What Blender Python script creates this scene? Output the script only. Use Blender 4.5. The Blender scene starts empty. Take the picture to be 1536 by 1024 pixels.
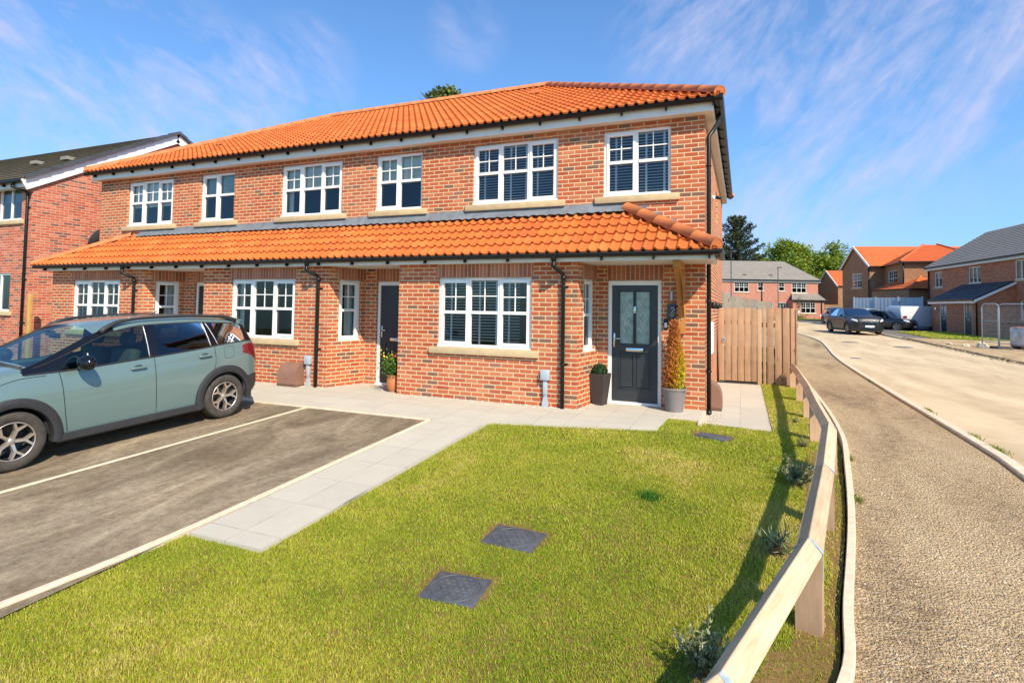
import bpy, bmesh, math, random
import numpy as np
from mathutils import Vector, Matrix
R = math.radians
random.seed(7)
rng = np.random.default_rng(7)
scene = bpy.context.scene
col = scene.collection

# ------------------------------------------------------------------ materials
def new_mat(name):
    m = bpy.data.materials.new(name); m.use_nodes = True
    nt = m.node_tree; b = nt.nodes['Principled BSDF']
    return m, nt, b
def nd(nt, typ, **kw):
    n = nt.nodes.new(typ)
    for k, v in kw.items():
        if k.startswith('i_'):
            key = k[2:]
            n.inputs[int(key) if key.isdigit() else key.replace('_', ' ')].default_value = v
        else: setattr(n, k, v)
    return n
def lk(nt, a, b): nt.links.new(a, b)
def mth(nt, op, a=None, b=None, c=None):
    n = nt.nodes.new('ShaderNodeMath'); n.operation = op
    for i, v in enumerate((a, b, c)):
        if v is None: continue
        if isinstance(v, (int, float)): n.inputs[i].default_value = v
        else: lk(nt, v, n.inputs[i])
    return n.outputs[0]
def ramp(nt, fac, stops, interp='LINEAR'):
    n = nt.nodes.new('ShaderNodeValToRGB'); cr = n.color_ramp; cr.interpolation = interp
    while len(cr.elements) < len(stops): cr.elements.new(0.5)
    for e, (p, c) in zip(cr.elements, stops):
        e.position = p; e.color = (c[0], c[1], c[2], 1) if hasattr(c, '__len__') else (c, c, c, 1)
    lk(nt, fac, n.inputs[0]); return n.outputs[0]
def mix(nt, fac, a, b, mode='MIX'):
    n = nt.nodes.new('ShaderNodeMix'); n.data_type = 'RGBA'; n.blend_type = mode
    for s, v in ((n.inputs[0], fac), (n.inputs[6], a), (n.inputs[7], b)):
        if isinstance(v, (int, float)): s.default_value = v
        elif isinstance(v, tuple): s.default_value = (*v, 1) if len(v) == 3 else v
        else: lk(nt, v, s)
    return n.outputs[2]
def noise(nt, vec, scale, detail=4, rough=.55, dist=0):
    n = nd(nt, 'ShaderNodeTexNoise'); n.inputs['Scale'].default_value = scale
    n.inputs['Detail'].default_value = detail; n.inputs['Roughness'].default_value = rough; n.inputs['Distortion'].default_value = dist
    if vec is not None: lk(nt, vec, n.inputs['Vector'])
    return n
def coords(nt, kind='Object', scale=(1, 1, 1), rot=(0, 0, 0)):
    t = nd(nt, 'ShaderNodeTexCoord'); mp = nd(nt, 'ShaderNodeMapping')
    mp.inputs['Scale'].default_value = scale; mp.inputs['Rotation'].default_value = rot
    lk(nt, t.outputs[kind], mp.inputs[0]); return mp.outputs[0]
def bump(nt, b, h, strength=.3, dist=.01, prev=None):
    n = nd(nt, 'ShaderNodeBump'); n.inputs['Strength'].default_value = strength; n.inputs['Distance'].default_value = dist
    lk(nt, h, n.inputs['Height'])
    if prev is not None: lk(nt, prev, n.inputs['Normal'])
    lk(nt, n.outputs[0], b.inputs['Normal']); return n.outputs[0]
def plain(name, c, rough=.6, metal=0, var=.12, nscale=6, spec=.5, bmp=0, coat=0):
    m, nt, b = new_mat(name)
    v = coords(nt)
    n = noise(nt, v, nscale, 5)
    lo = tuple(x * (1 - var) for x in c); hi = tuple(min(1, x * (1 + var)) for x in c)
    lk(nt, ramp(nt, n.outputs[0], [(.3, lo), (.7, hi)]), b.inputs['Base Color'])
    b.inputs['Roughness'].default_value = rough; b.inputs['Metallic'].default_value = metal
    b.inputs['Specular IOR Level'].default_value = spec
    if coat: b.inputs['Coat Weight'].default_value = coat; b.inputs['Coat Roughness'].default_value = .04
    if bmp:
        n2 = noise(nt, v, nscale * 12, 3); bump(nt, b, n2.outputs[0], bmp, .004)
    return m

def mat_brick(name, cols, mortar, bw=.225, rh=.075, off=True, mj=.010, var=.2, bstr=.6, bloom=.13):
    """bricks laid out in metres on the UV map, each with its own random colour"""
    m, nt, b = new_mat(name)
    uv = nd(nt, 'ShaderNodeUVMap')
    wob = noise(nt, uv.outputs[0], 9, 2)
    wb = nd(nt, 'ShaderNodeVectorMath', operation='MULTIPLY_ADD'); lk(nt, wob.outputs[1], wb.inputs[0])
    wb.inputs[1].default_value = (.006, .006, 0); lk(nt, uv.outputs[0], wb.inputs[2])
    sp = nd(nt, 'ShaderNodeSeparateXYZ'); lk(nt, wb.outputs[0], sp.inputs[0])
    row = mth(nt, 'FLOOR', mth(nt, 'DIVIDE', sp.outputs[1], rh))
    fy = mth(nt, 'FRACT', mth(nt, 'DIVIDE', sp.outputs[1], rh))
    ux = mth(nt, 'DIVIDE', sp.outputs[0], bw)
    if off: ux = mth(nt, 'ADD', ux, mth(nt, 'MULTIPLY', mth(nt, 'FLOORED_MODULO', row, 2.0), .5))
    cx = mth(nt, 'FLOOR', ux); fx = mth(nt, 'FRACT', ux)
    # distance to the joint, in metres
    dx = mth(nt, 'MULTIPLY', mth(nt, 'MINIMUM', fx, mth(nt, 'SUBTRACT', 1.0, fx)), bw)
    dy = mth(nt, 'MULTIPLY', mth(nt, 'MINIMUM', fy, mth(nt, 'SUBTRACT', 1.0, fy)), rh)
    d = mth(nt, 'MINIMUM', dx, dy)
    jn = noise(nt, uv.outputs[0], 60, 3)
    d2 = mth(nt, 'ADD', d, mth(nt, 'MULTIPLY', mth(nt, 'SUBTRACT', jn.outputs[0], .5), .006))
    body = ramp(nt, d2, [(mj * .42, 0), (mj * .80, 1)])
    cb = nd(nt, 'ShaderNodeCombineXYZ'); lk(nt, cx, cb.inputs[0]); lk(nt, row, cb.inputs[1])
    wn = nd(nt, 'ShaderNodeTexWhiteNoise', noise_dimensions='2D'); lk(nt, cb.outputs[0], wn.inputs[0])
    k = len(cols)
    base = ramp(nt, wn.outputs[0], [(i / k, c) for i, c in enumerate(cols)], 'CONSTANT')
    n1 = noise(nt, uv.outputs[0], 45, 4); n2 = noise(nt, uv.outputs[0], .55, 3); n3 = noise(nt, uv.outputs[0], 14, 4, .7)
    c1 = mix(nt, 1.0, base, ramp(nt, n1.outputs[0], [(.25, 1 - var), (.75, 1 + var)]), 'MULTIPLY')
    c1 = mix(nt, ramp(nt, n3.outputs[0], [(.5, 0), (.75, bloom)]), c1, tuple(min(1, .7 * x + .20) for x in cols[0]))
    c2 = mix(nt, ramp(nt, n2.outputs[0], [(.35, 0), (.75, .12)]), c1, tuple(min(1, .8 * x + .10) for x in mortar))
    mc = mix(nt, 1.0, mortar, ramp(nt, n1.outputs[0], [(.2, .8), (.8, 1.1)]), 'MULTIPLY')
    lk(nt, mix(nt, body, mc, c2), b.inputs['Base Color'])
    b.inputs['Roughness'].default_value = .9; b.inputs['Specular IOR Level'].default_value = .2
    h = mth(nt, 'ADD', body, mth(nt, 'MULTIPLY', n1.outputs[0], .35))
    bump(nt, b, h, bstr, .008)
    return m

def mat_tile(name, cols, bw=.34, rh=.285, rough=.75, dirt=(.10, .05, .03)):
    m, nt, b = new_mat(name)
    uv = nd(nt, 'ShaderNodeUVMap')
    sp = nd(nt, 'ShaderNodeSeparateXYZ'); lk(nt, uv.outputs[0], sp.inputs[0])
    cb = nd(nt, 'ShaderNodeCombineXYZ')
    lk(nt, mth(nt, 'FLOOR', mth(nt, 'DIVIDE', sp.outputs[0], bw)), cb.inputs[0])
    lk(nt, mth(nt, 'FLOOR', mth(nt, 'DIVIDE', sp.outputs[1], rh)), cb.inputs[1])
    wn = nd(nt, 'ShaderNodeTexWhiteNoise', noise_dimensions='2D'); lk(nt, cb.outputs[0], wn.inputs[0])
    base = ramp(nt, wn.outputs[0], [(i / max(1, len(cols) - 1), c) for i, c in enumerate(cols)])
    n = noise(nt, coords(nt), 22, 5, .65); n2 = noise(nt, coords(nt), 1.3, 3)
    c = mix(nt, 1.0, base, ramp(nt, n.outputs[0], [(.25, .84), (.75, 1.12)]), 'MULTIPLY')
    c = mix(nt, ramp(nt, n2.outputs[0], [(.5, 0), (.8, .16)]), c, dirt)
    lk(nt, c, b.inputs['Base Color']); b.inputs['Roughness'].default_value = rough
    b.inputs['Specular IOR Level'].default_value = .3
    bump(nt, b, n.outputs[0], .25, .004)
    return m

def mat_wood(name, c1, c2, axis=2, scale=1.0, rough=.75):
    m, nt, b = new_mat(name)
    s = [14.0, 14.0, 14.0]; s[axis] = .9
    v = coords(nt, 'Object', tuple(x * scale for x in s))
    n = noise(nt, v, 2.2, 6, .6, 1.2); w = noise(nt, coords(nt, 'Object', (3, 3, 3)), 1.7, 3)
    c = ramp(nt, n.outputs[0], [(.3, c1), (.72, c2)])
    c = mix(nt, ramp(nt, w.outputs[0], [(.35, 0), (.75, .45)]), c, tuple(x * .72 for x in c1))
    vo = nd(nt, 'ShaderNodeTexVoronoi'); vo.inputs['Scale'].default_value = 3.4
    lk(nt, coords(nt, 'Object', tuple(.55 if i == axis else 1.6 for i in range(3))), vo.inputs['Vector'])
    c = mix(nt, ramp(nt, vo.outputs[0], [(.05, .85), (.085, .25), (.16, 0)]), c, tuple(x * .32 for x in c1))
    oi = nd(nt, 'ShaderNodeObjectInfo')
    c = mix(nt, 1.0, c, ramp(nt, oi.outputs['Random'], [(0, .84), (1, 1.14)]), 'MULTIPLY')
    lk(nt, c, b.inputs['Base Color']); b.inputs['Roughness'].default_value = rough
    b.inputs['Specular IOR Level'].default_value = .25
    bump(nt, b, n.outputs[0], .35, .003)
    return m

def mat_glass(name, tint=(.86, .88, .86), rough=.01, ior=1.5, wave=.04, refl=1.35):
    """thin window glass: a fresnel reflection over tinted transparency"""
    m, nt, b = new_mat(name); nt.nodes.remove(b)
    out = nt.nodes['Material Output']
    tr = nd(nt, 'ShaderNodeBsdfTransparent'); tr.inputs[0].default_value = (*tint, 1)
    gl = nd(nt, 'ShaderNodeBsdfGlossy'); gl.inputs['Roughness'].default_value = rough
    gl.inputs['Color'].default_value = (.9, .95, 1, 1)
    fr = nd(nt, 'ShaderNodeFresnel'); fr.inputs['IOR'].default_value = ior
    if wave:
        n = noise(nt, coords(nt), 1.2, 1)
        bp = nd(nt, 'ShaderNodeBump'); bp.inputs['Strength'].default_value = wave; bp.inputs['Distance'].default_value = .05
        lk(nt, n.outputs[0], bp.inputs['Height']); lk(nt, bp.outputs[0], gl.inputs['Normal'])
    f = mth(nt, 'MINIMUM', mth(nt, 'MULTIPLY', fr.outputs[0], refl), 1.0)
    ms = nd(nt, 'ShaderNodeMixShader'); lk(nt, f, ms.inputs[0]); lk(nt, tr.outputs[0], ms.inputs[1]); lk(nt, gl.outputs[0], ms.inputs[2])
    lk(nt, ms.outputs[0], out.inputs[0]); return m

def mat_leaf(name, cols, rough=.6, trans=.25, rnd=True):
    """per-leaf random colour (stored in the mesh), a little light coming through"""
    m, nt, b = new_mat(name)
    at = nd(nt, 'ShaderNodeAttribute', attribute_name='rnd')
    c = ramp(nt, at.outputs['Fac'], [(i / max(1, len(cols) - 1), x) for i, x in enumerate(cols)])
    lk(nt, c, b.inputs['Base Color']); b.inputs['Roughness'].default_value = rough
    b.inputs['Specular IOR Level'].default_value = .3
    tl = nd(nt, 'ShaderNodeBsdfTranslucent'); lk(nt, c, tl.inputs[0])
    ms = nd(nt, 'ShaderNodeMixShader'); ms.inputs[0].default_value = trans
    out = nt.nodes['Material Output']
    lk(nt, b.outputs[0], ms.inputs[1]); lk(nt, tl.outputs[0], ms.inputs[2]); lk(nt, ms.outputs[0], out.inputs[0])
    return m

# ------------------------------------------------------------------ mesh building
class MB:
    """collects geometry, linked by build() as ONE mesh object"""
    def __init__(s, M=None):
        s.v = []; s.f = []; s.uv = []; s.sm = []; s.M = M or Matrix.Identity(4)
    def add(s, vs, fs, uvs=None, smooth=False):
        n = len(s.v)
        s.v += [tuple(s.M @ Vector(p)) for p in vs]
        for i, f in enumerate(fs):
            s.f.append([n + a for a in f]); s.uv.append(uvs[i] if uvs else None); s.sm.append(smooth)
        return s
    def box(s, x0, x1, y0, y1, z0, z1, rot=None, bev=0):
        if bev:
            return s.bbox(x0, x1, y0, y1, z0, z1, bev, rot)
        vs = [(x0, y0, z0), (x1, y0, z0), (x1, y1, z0), (x0, y1, z0), (x0, y0, z1), (x1, y0, z1), (x1, y1, z1), (x0, y1, z1)]
        if rot is not None: vs = [tuple(rot @ Vector(p)) for p in vs]
        return s.add(vs, [(0, 3, 2, 1), (4, 5, 6, 7), (0, 1, 5, 4), (1, 2, 6, 5), (2, 3, 7, 6), (3, 0, 4, 7)])
    def bbox(s, x0, x1, y0, y1, z0, z1, r, rot=None, seg=2):
        bm = bmesh.new(); bmesh.ops.create_cube(bm, size=1)
        for v in bm.verts: v.co = Vector(((x0 + x1) / 2 + v.co.x * (x1 - x0), (y0 + y1) / 2 + v.co.y * (y1 - y0), (z0 + z1) / 2 + v.co.z * (z1 - z0)))
        r = min(r, .49 * min(x1 - x0, y1 - y0, z1 - z0))
        bmesh.ops.bevel(bm, geom=bm.edges[:], offset=r, segments=seg, affect='EDGES', profile=.5)
        return s.bm(bm, rot, True)
    def bm(s, bm, rot=None, smooth=False):
        bm.verts.index_update()
        vs = [tuple(rot @ v.co) if rot is not None else tuple(v.co) for v in bm.verts]
        fs = [[v.index for v in f.verts] for f in bm.faces]
        bm.free(); return s.add(vs, fs, smooth=smooth)
    def prism(s, pts, a, b, axis='y'):
        """extrude a 2-d outline between a and b along an axis; pts are (x,z) for y, (y,z) for x, (x,y) for z"""
        def P(p, t): return (p[0], t, p[1]) if axis == 'y' else (t, p[0], p[1]) if axis == 'x' else (p[0], p[1], t)
        n = len(pts); vs = [P(p, a) for p in pts] + [P(p, b) for p in pts]
        fs = [list(range(n)), list(range(2 * n - 1, n - 1, -1))] + [(i, i + n, (i + 1) % n + n, (i + 1) % n) for i in range(n)]
        return s.add(vs, fs)
    def tube(s, pts, r, n=10, caps=True, smooth=True, closed=False):
        pts = [Vector(p) for p in pts]; m = len(pts)
        rr = r if hasattr(r, '__len__') else [r] * m
        vs = []; prev = None
        for i, p in enumerate(pts):
            if closed: t = pts[(i + 1) % m] - pts[i - 1]
            else: t = pts[min(i + 1, m - 1)] - pts[max(i - 1, 0)]
            t.normalize()
            if prev is None:
                a = Vector((0, 0, 1)) if abs(t.z) < .9 else Vector((1, 0, 0))
                u = t.cross(a).normalized()
            else: u = (prev - t * prev.dot(t)).normalized()
            prev = u; w = t.cross(u)
            for k in range(n):
                an = 2 * math.pi * k / n
                vs.append(tuple(p + (u * math.cos(an) + w * math.sin(an)) * rr[i]))
        fs = []
        for i in range(m if closed else m - 1):
            j = (i + 1) % m
            for k in range(n): fs.append((i * n + k, i * n + (k + 1) % n, j * n + (k + 1) % n, j * n + k))
        s.add(vs, fs, smooth=smooth)
        if caps and not closed:
            b0 = len(s.v) - len(vs)
            s.f.append([b0 + k for k in range(n - 1, -1, -1)]); s.uv.append(None); s.sm.append(False)
            s.f.append([b0 + (m - 1) * n + k for k in range(n)]); s.uv.append(None); s.sm.append(False)
        return s
    def lathe(s, prof, n=24, c=(0, 0, 0), smooth=True, rot=None, cap=False):
        vs = []
        for r, z in prof:
            for k in range(n):
                a = 2 * math.pi * k / n; p = Vector((r * math.cos(a), r * math.sin(a), z))
                if rot is not None: p = rot @ p
                vs.append((p.x + c[0], p.y + c[1], p.z + c[2]))
        fs = [(i * n + k, i * n + (k + 1) % n, (i + 1) * n + (k + 1) % n, (i + 1) * n + k) for i in range(len(prof) - 1) for k in range(n)]
        if cap: fs += [tuple(range(n - 1, -1, -1)), tuple((len(prof) - 1) * n + k for k in range(n))]
        return s.add(vs, fs, smooth=smooth)
    def ball(s, c, r, seg=12, rings=8, smooth=True):
        rx, ry, rz = r if hasattr(r, '__len__') else (r, r, r); vs = []; fs = []
        for i in range(rings + 1):
            t = math.pi * i / rings
            for k in range(seg):
                a = 2 * math.pi * k / seg
                vs.append((c[0] + rx * math.sin(t) * math.cos(a), c[1] + ry * math.sin(t) * math.sin(a), c[2] - rz * math.cos(t)))
        for i in range(rings):
            for k in range(seg): fs.append((i * seg + k, i * seg + (k + 1) % seg, (i + 1) * seg + (k + 1) % seg, (i + 1) * seg + k))
        return s.add(vs, fs, smooth=smooth)
    def build(s, name, mat, parent=None, local=False, autosmooth=None, uvfn=None):
        me = bpy.data.meshes.new(name)
        vs = np.array(s.v, dtype=float).reshape(-1, 3)
        off = Vector((0, 0, 0))
        if parent is not None and not local:
            off = world_loc(parent)
            vs = vs - np.array(off)
        me.from_pydata(vs.tolist(), [], s.f)
        ul = me.uv_layers.new(name='UVMap'); uvs = []
        for f, uv in zip(s.f, s.uv):
            if uv: uvs += [c for p in uv for c in p]; continue
            P = [s.v[i] for i in f]
            a = np.array(P[0]); n = np.cross(np.array(P[1]) - a, np.array(P[2]) - a) if len(P) < 4 else np.cross(np.array(P[2]) - a, np.array(P[3]) - np.array(P[1]))
            n = np.abs(n)
            if uvfn: uvs += [c for p in P for c in uvfn(p, n)]
            elif n[2] > max(n[0], n[1]) * 1.2: uvs += [c for p in P for c in (p[0], p[1])]
            elif n[0] > n[1]: uvs += [c for p in P for c in (p[1] + .11, p[2])]
            else: uvs += [c for p in P for c in (p[0], p[2])]
        ul.data.foreach_set('uv', uvs)
        me.polygons.foreach_set('use_smooth', s.sm)
        if mat is not None: me.materials.append(mat)
        me.validate(); me.update()
        if autosmooth: me.set_sharp_from_angle(angle=R(autosmooth))
        o = bpy.data.objects.new(name, me); col.objects.link(o)
        if parent is not None: o.parent = parent
        return o

def world_loc(o):
    v = Vector(o.location); p = o.parent
    while p is not None: v = v + Vector(p.location); p = p.parent
    return v
def tag(o, label=None, cat=None, group=None, kind=None):
    if label: o['label'] = label
    if cat: o['category'] = cat
    if group: o['group'] = group
    if kind: o['kind'] = kind
    return o
def empty(name, loc, label, cat, rz=0, group=None):
    o = bpy.data.objects.new(name, None); col.objects.link(o); o.location = loc; o.rotation_euler = (0, 0, rz)
    o.empty_display_size = .2
    return tag(o, label, cat, group)
def copy_tree(o, parent=None):
    c = o.copy(); col.objects.link(c)
    if parent is not None: c.parent = parent; c.matrix_parent_inverse = o.matrix_parent_inverse.copy()
    for ch in [x for x in bpy.data.objects if x.parent == o]: copy_tree(ch, c)
    return c
def frameM(O, U, N):
    """matrix taking (u along the wall, d outward, v up) to the place: x->U, y->-N (so +y goes into the wall), z->up"""
    U = Vector(U).normalized(); N = Vector(N).normalized()
    return Matrix(((U.x, -N.x, 0, O[0]), (U.y, -N.y, 0, O[1]), (0, 0, 1, O[2]), (0, 0, 0, 1)))
def wall(mb, u0, u1, v0, v1, holes=(), reveal=.10, top=None, M=None):
    """wall sheet in the local (u, 0, v) plane with openings and their reveals; top: optional polygon points above v1"""
    us = sorted({u0, u1, *[h[0] for h in holes], *[h[1] for h in holes]}); vs_ = sorted({v0, v1, *[h[2] for h in holes], *[h[3] for h in holes]})
    us = [u for u in us if u0 <= u <= u1]; vs_ = [v for v in vs_ if v0 <= v <= v1]
    def q(pts, uv): mb.add(pts, [(0, 1, 2, 3)], [uv])
    for a, b in zip(us, us[1:]):
        for c, d in zip(vs_, vs_[1:]):
            mu, mv = (a + b) / 2, (c + d) / 2
            if any(h[0] < mu < h[1] and h[2] < mv < h[3] for h in holes): continue
            q([(a, 0, c), (b, 0, c), (b, 0, d), (a, 0, d)], [(a, c), (b, c), (b, d), (a, d)])
    r = reveal
    for h0, h1, g0, g1 in holes:
        q([(h0, 0, g0), (h0, r, g0), (h0, r, g1), (h0, 0, g1)], [(0, g0), (r, g0), (r, g1), (0, g1)])
        q([(h1, 0, g0), (h1, 0, g1), (h1, r, g1), (h1, r, g0)], [(0, g0), (0, g1), (r, g1), (r, g0)])
        q([(h0, 0, g1), (h0, r, g1), (h1, r, g1), (h1, 0, g1)], [(h0, 0), (h0, r), (h1, r), (h1, 0)])
        q([(h0, 0, g0), (h1, 0, g0), (h1, r, g0), (h0, r, g0)], [(h0, 0), (h1, 0), (h1, r), (h0, r)])

def G(x, y):
    return -0.057 * max(0., 8 - y) + max(0., y - 25) * .0135
def patch(name, poly, mat, dz=0., parent=None, kind='structure', cuts=(), zf=None, xcuts=(), skirt=0):
    """a ground sheet over an outline, lying on the terrain"""
    from mathutils.geometry import tessellate_polygon as tess
    bm = bmesh.new(); vs = [bm.verts.new((p[0], p[1], 0)) for p in poly]
    for tri in tess([[Vector((p[0], p[1], 0)) for p in poly]]): bm.faces.new([vs[i] for i in tri])
    ys = [p[1] for p in poly]; xs = [p[0] for p in poly]
    for c in sorted({8., 25., *cuts}):
        if min(ys) < c < max(ys): bmesh.ops.bisect_plane(bm, geom=bm.verts[:] + bm.edges[:] + bm.faces[:], plane_co=(0, c, 0), plane_no=(0, 1, 0))
    for c in xcuts:
        if min(xs) < c < max(xs): bmesh.ops.bisect_plane(bm, geom=bm.verts[:] + bm.edges[:] + bm.faces[:], plane_co=(c, 0, 0), plane_no=(1, 0, 0))
    for v in bm.verts: v.co.z = (zf or G)(v.co.x, v.co.y) + dz
    for f in bm.faces:
        f.normal_update()
        if f.normal.z < 0: f.normal_flip()
    if skirt:
        ed = [e for e in bm.edges if len(e.link_faces) == 1]; r_ = bmesh.ops.extrude_edge_only(bm, edges=ed)
        for v in [x for x in r_['geom'] if isinstance(x, bmesh.types.BMVert)]: v.co.z -= skirt
    mb = MB(); mb.bm(bm)
    o = mb.build(name, mat, parent)
    if kind: o['kind'] = kind
    return o
def smooth_path(pts, n=8):
    """Catmull-Rom through the points"""
    P = [Vector(p) for p in pts]; P = [2 * P[0] - P[1]] + P + [2 * P[-1] - P[-2]]; out = []
    for i in range(1, len(P) - 2):
        for k in range(n):
            t = k / n; a, b, c, d = P[i - 1], P[i], P[i + 1], P[i + 2]
            out.append(.5 * ((2 * b) + (c - a) * t + (2 * a - 5 * b + 4 * c - d) * t * t + (3 * b - a - 3 * c + d) * t ** 3))
    out.append(P[-2]); return out
def ribbon(name, pts, w, h, mat, dz=0, kind='structure', parent=None, joint=0):
    """a low kerb of width w and height h along a path on the terrain"""
    P = [Vector((p[0], p[1], 0)) for p in pts]; mb = MB(); vs = []; fs = []
    for i, p in enumerate(P):
        t = (P[min(i + 1, len(P) - 1)] - P[max(i - 1, 0)]).normalized(); s = Vector((t.y, -t.x, 0)) * w / 2
        z = G(p.x, p.y) + dz
        a = p - s; b = p + s; e = .012
        vs += [(a.x, a.y, z - .15), (a.x, a.y, z + h - e), (a.x + s.x * .2, a.y + s.y * .2, z + h), (b.x - s.x * .2, b.y - s.y * .2, z + h), (b.x, b.y, z + h - e), (b.x, b.y, z - .15)]
    uvs = []; L = 0
    for i in range(len(P) - 1):
        l2 = L + (P[i + 1] - P[i]).length
        for k in range(5):
            fs.append((i * 6 + k, i * 6 + k + 1, i * 6 + 6 + k + 1, i * 6 + 6 + k)); uvs.append([(L, k * .1), (L, k * .1 + .1), (l2, k * .1 + .1), (l2, k * .1)])
        L = l2
    fs = [tuple(reversed(f)) for f in fs]; uvs = [list(reversed(u)) for u in uvs]
    mb.add(vs, fs, uvs)
    o = mb.build(name, mat, parent)
    if kind: o['kind'] = kind
    return o
def fast_mesh(name, V, F, mat, rnd=None, parent=None, smooth=False):
    """V (n,3) array, F (m,k) array, all faces with k corners; rnd: per-face random value"""
    me = bpy.data.meshes.new(name); V = np.asarray(V, dtype=np.float32); F = np.asarray(F, dtype=np.int32)
    if parent is not None: V = V - np.array(world_loc(parent), dtype=np.float32)
    m, k = F.shape
    me.vertices.add(len(V)); me.vertices.foreach_set('co', V.ravel())
    me.loops.add(m * k); me.loops.foreach_set('vertex_index', F.ravel())
    me.polygons.add(m); me.polygons.foreach_set('loop_start', np.arange(0, m * k, k, dtype=np.int32))
    me.polygons.foreach_set('loop_total', np.full(m, k, dtype=np.int32))
    if smooth: me.polygons.foreach_set('use_smooth', np.ones(m, dtype=bool))
    me.update(calc_edges=True)
    if rnd is not None:
        a = me.attributes.new('rnd', 'FLOAT', 'FACE'); a.data.foreach_set('value', np.asarray(rnd, dtype=np.float32))
    me.materials.append(mat)
    o = bpy.data.objects.new(name, me); col.objects.link(o)
    if parent is not None: o.parent = parent
    return o
# ------------------------------------------------------------------ palette
BRICKR = mat_brick('brick_red', [(.40, .080, .026), (.47, .105, .036), (.36, .065, .023), (.44, .125, .050), (.52, .165, .070), (.39, .075, .025), (.45, .090, .030), (.17, .080, .055), (.47, .115, .042), (.42, .085, .026), (.37, .070, .026), (.43, .095, .034), (.49, .14, .058), (.28, .10, .065), (.41, .08, .028), (.45, .10, .034)], (.72, .55, .33), mj=.0125)
BRICKS = mat_brick('brick_soldier', [(.40, .12, .06), (.33, .085, .045), (.44, .16, .09), (.37, .10, .055), (.30, .09, .06)], (.60, .46, .30), off=False)
BRICKN = mat_brick('brick_neighbour', [(.50, .105, .05), (.56, .135, .07), (.45, .09, .045), (.54, .17, .095), (.60, .20, .12), (.22, .09, .07), (.51, .12, .06), (.48, .10, .05)], (.64, .48, .34), bloom=.2)
BRICKB = mat_brick('brick_brown', [(.34, .15, .07), (.30, .12, .06), (.38, .18, .09), (.28, .12, .07), (.36, .17, .08)], (.42, .30, .18))
BRICKF = mat_brick('brick_far_red', [(.46, .15, .10), (.50, .18, .12), (.42, .13, .09), (.48, .20, .14)], (.52, .38, .28))
BRICKM = mat_brick('brick_right_red', [(.50, .145, .065), (.55, .18, .085), (.46, .13, .06), (.52, .20, .10), (.34, .11, .07)], (.48, .33, .21))
CLAY = mat_tile('clay_tile', [(.50, .125, .025), (.57, .148, .031), (.53, .135, .028), (.61, .175, .043), (.47, .112, .027), (.56, .145, .031)])
CLAYR = plain('clay_ridge', (.57, .17, .05), .7, var=.15, nscale=9, bmp=.2)
CLAYF = mat_tile('clay_tile_far', [(.54, .125, .035), (.62, .155, .045), (.57, .135, .04)], .3, .28)
SLATE = mat_tile('grey_tile', [(.25, .225, .19), (.30, .265, .225), (.27, .24, .205)], .33, .3, .6, (.2, .17, .12))
SLATEB = mat_tile('moss_grey_tile', [(.115, .088, .055), (.14, .108, .066), (.10, .08, .055)], .33, .3, .8, (.12, .10, .05))
SLATED = mat_tile('dark_verge_tile', [(.055, .06, .07), (.08, .09, .10)], .33, .3, .6)
UPVC = plain('white_upvc', (.84, .82, .77), .28, var=.02)
UPVCD = plain('white_trim', (.76, .73, .66), .4, var=.04)
SOFFIT = plain('soffit_white', (.70, .67, .62), .5, var=.05)
BLACKP = plain('black_plastic', (.010, .010, .010), .38, var=.2, spec=.35)
STONE = plain('cast_stone', (.52, .39, .22), .85, var=.10, nscale=8, bmp=.25)
LEAD = plain('lead_flashing', (.16, .175, .19), .6, var=.22, nscale=5, bmp=.3)
GLASS = mat_glass('window_glass')
GLASSD = mat_glass('far_window_glass', (.35, .4, .42))
ROOM = plain('room_dark', (.045, .045, .05), .9, var=.3, nscale=2)
BLIND = plain('blind_white', (.62, .63, .64), .5, var=.03)
TAPE = plain('blind_tape', (.75, .78, .82), .7, var=.03)
CURTAIN = plain('curtain_pale', (.78, .79, .72), .85, var=.1, nscale=10)
DOORB = plain('door_charcoal', (.028, .031, .036), .33, var=.12, nscale=30, bmp=.15)
DOORG = plain('obscure_glass', (.20, .29, .27), .12, var=.35, nscale=9, spec=.8)
CHROME = plain('chrome', (.75, .75, .74), .16, metal=1, var=.05)
LEADING = plain('glass_leading', (.66, .70, .70), .35, metal=.3, var=.1)
TAN = plain('meter_box_tan', (.24, .125, .085), .6, var=.06, bmp=.1)
GREYBOX = plain('grey_cable_box', (.38, .43, .47), .5, var=.06)
OAK = mat_wood('gallows_oak', (.50, .20, .05), (.66, .30, .09), 2)
FENCEW = mat_wood('fence_timber', (.36, .21, .12), (.50, .32, .19), 2, .8)
RAILW = mat_wood('rail_timber', (.44, .31, .185), (.68, .53, .35), 1, 1.3)
POSTW = mat_wood('post_timber', (.46, .28, .16), (.60, .40, .25), 2, .8)
GALV = plain('galvanised_strap', (.34, .41, .46), .5, metal=.2, var=.2, nscale=30)
BLUEGREY = plain('blue_grey_board', (.38, .45, .51), .7, var=.06)
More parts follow.
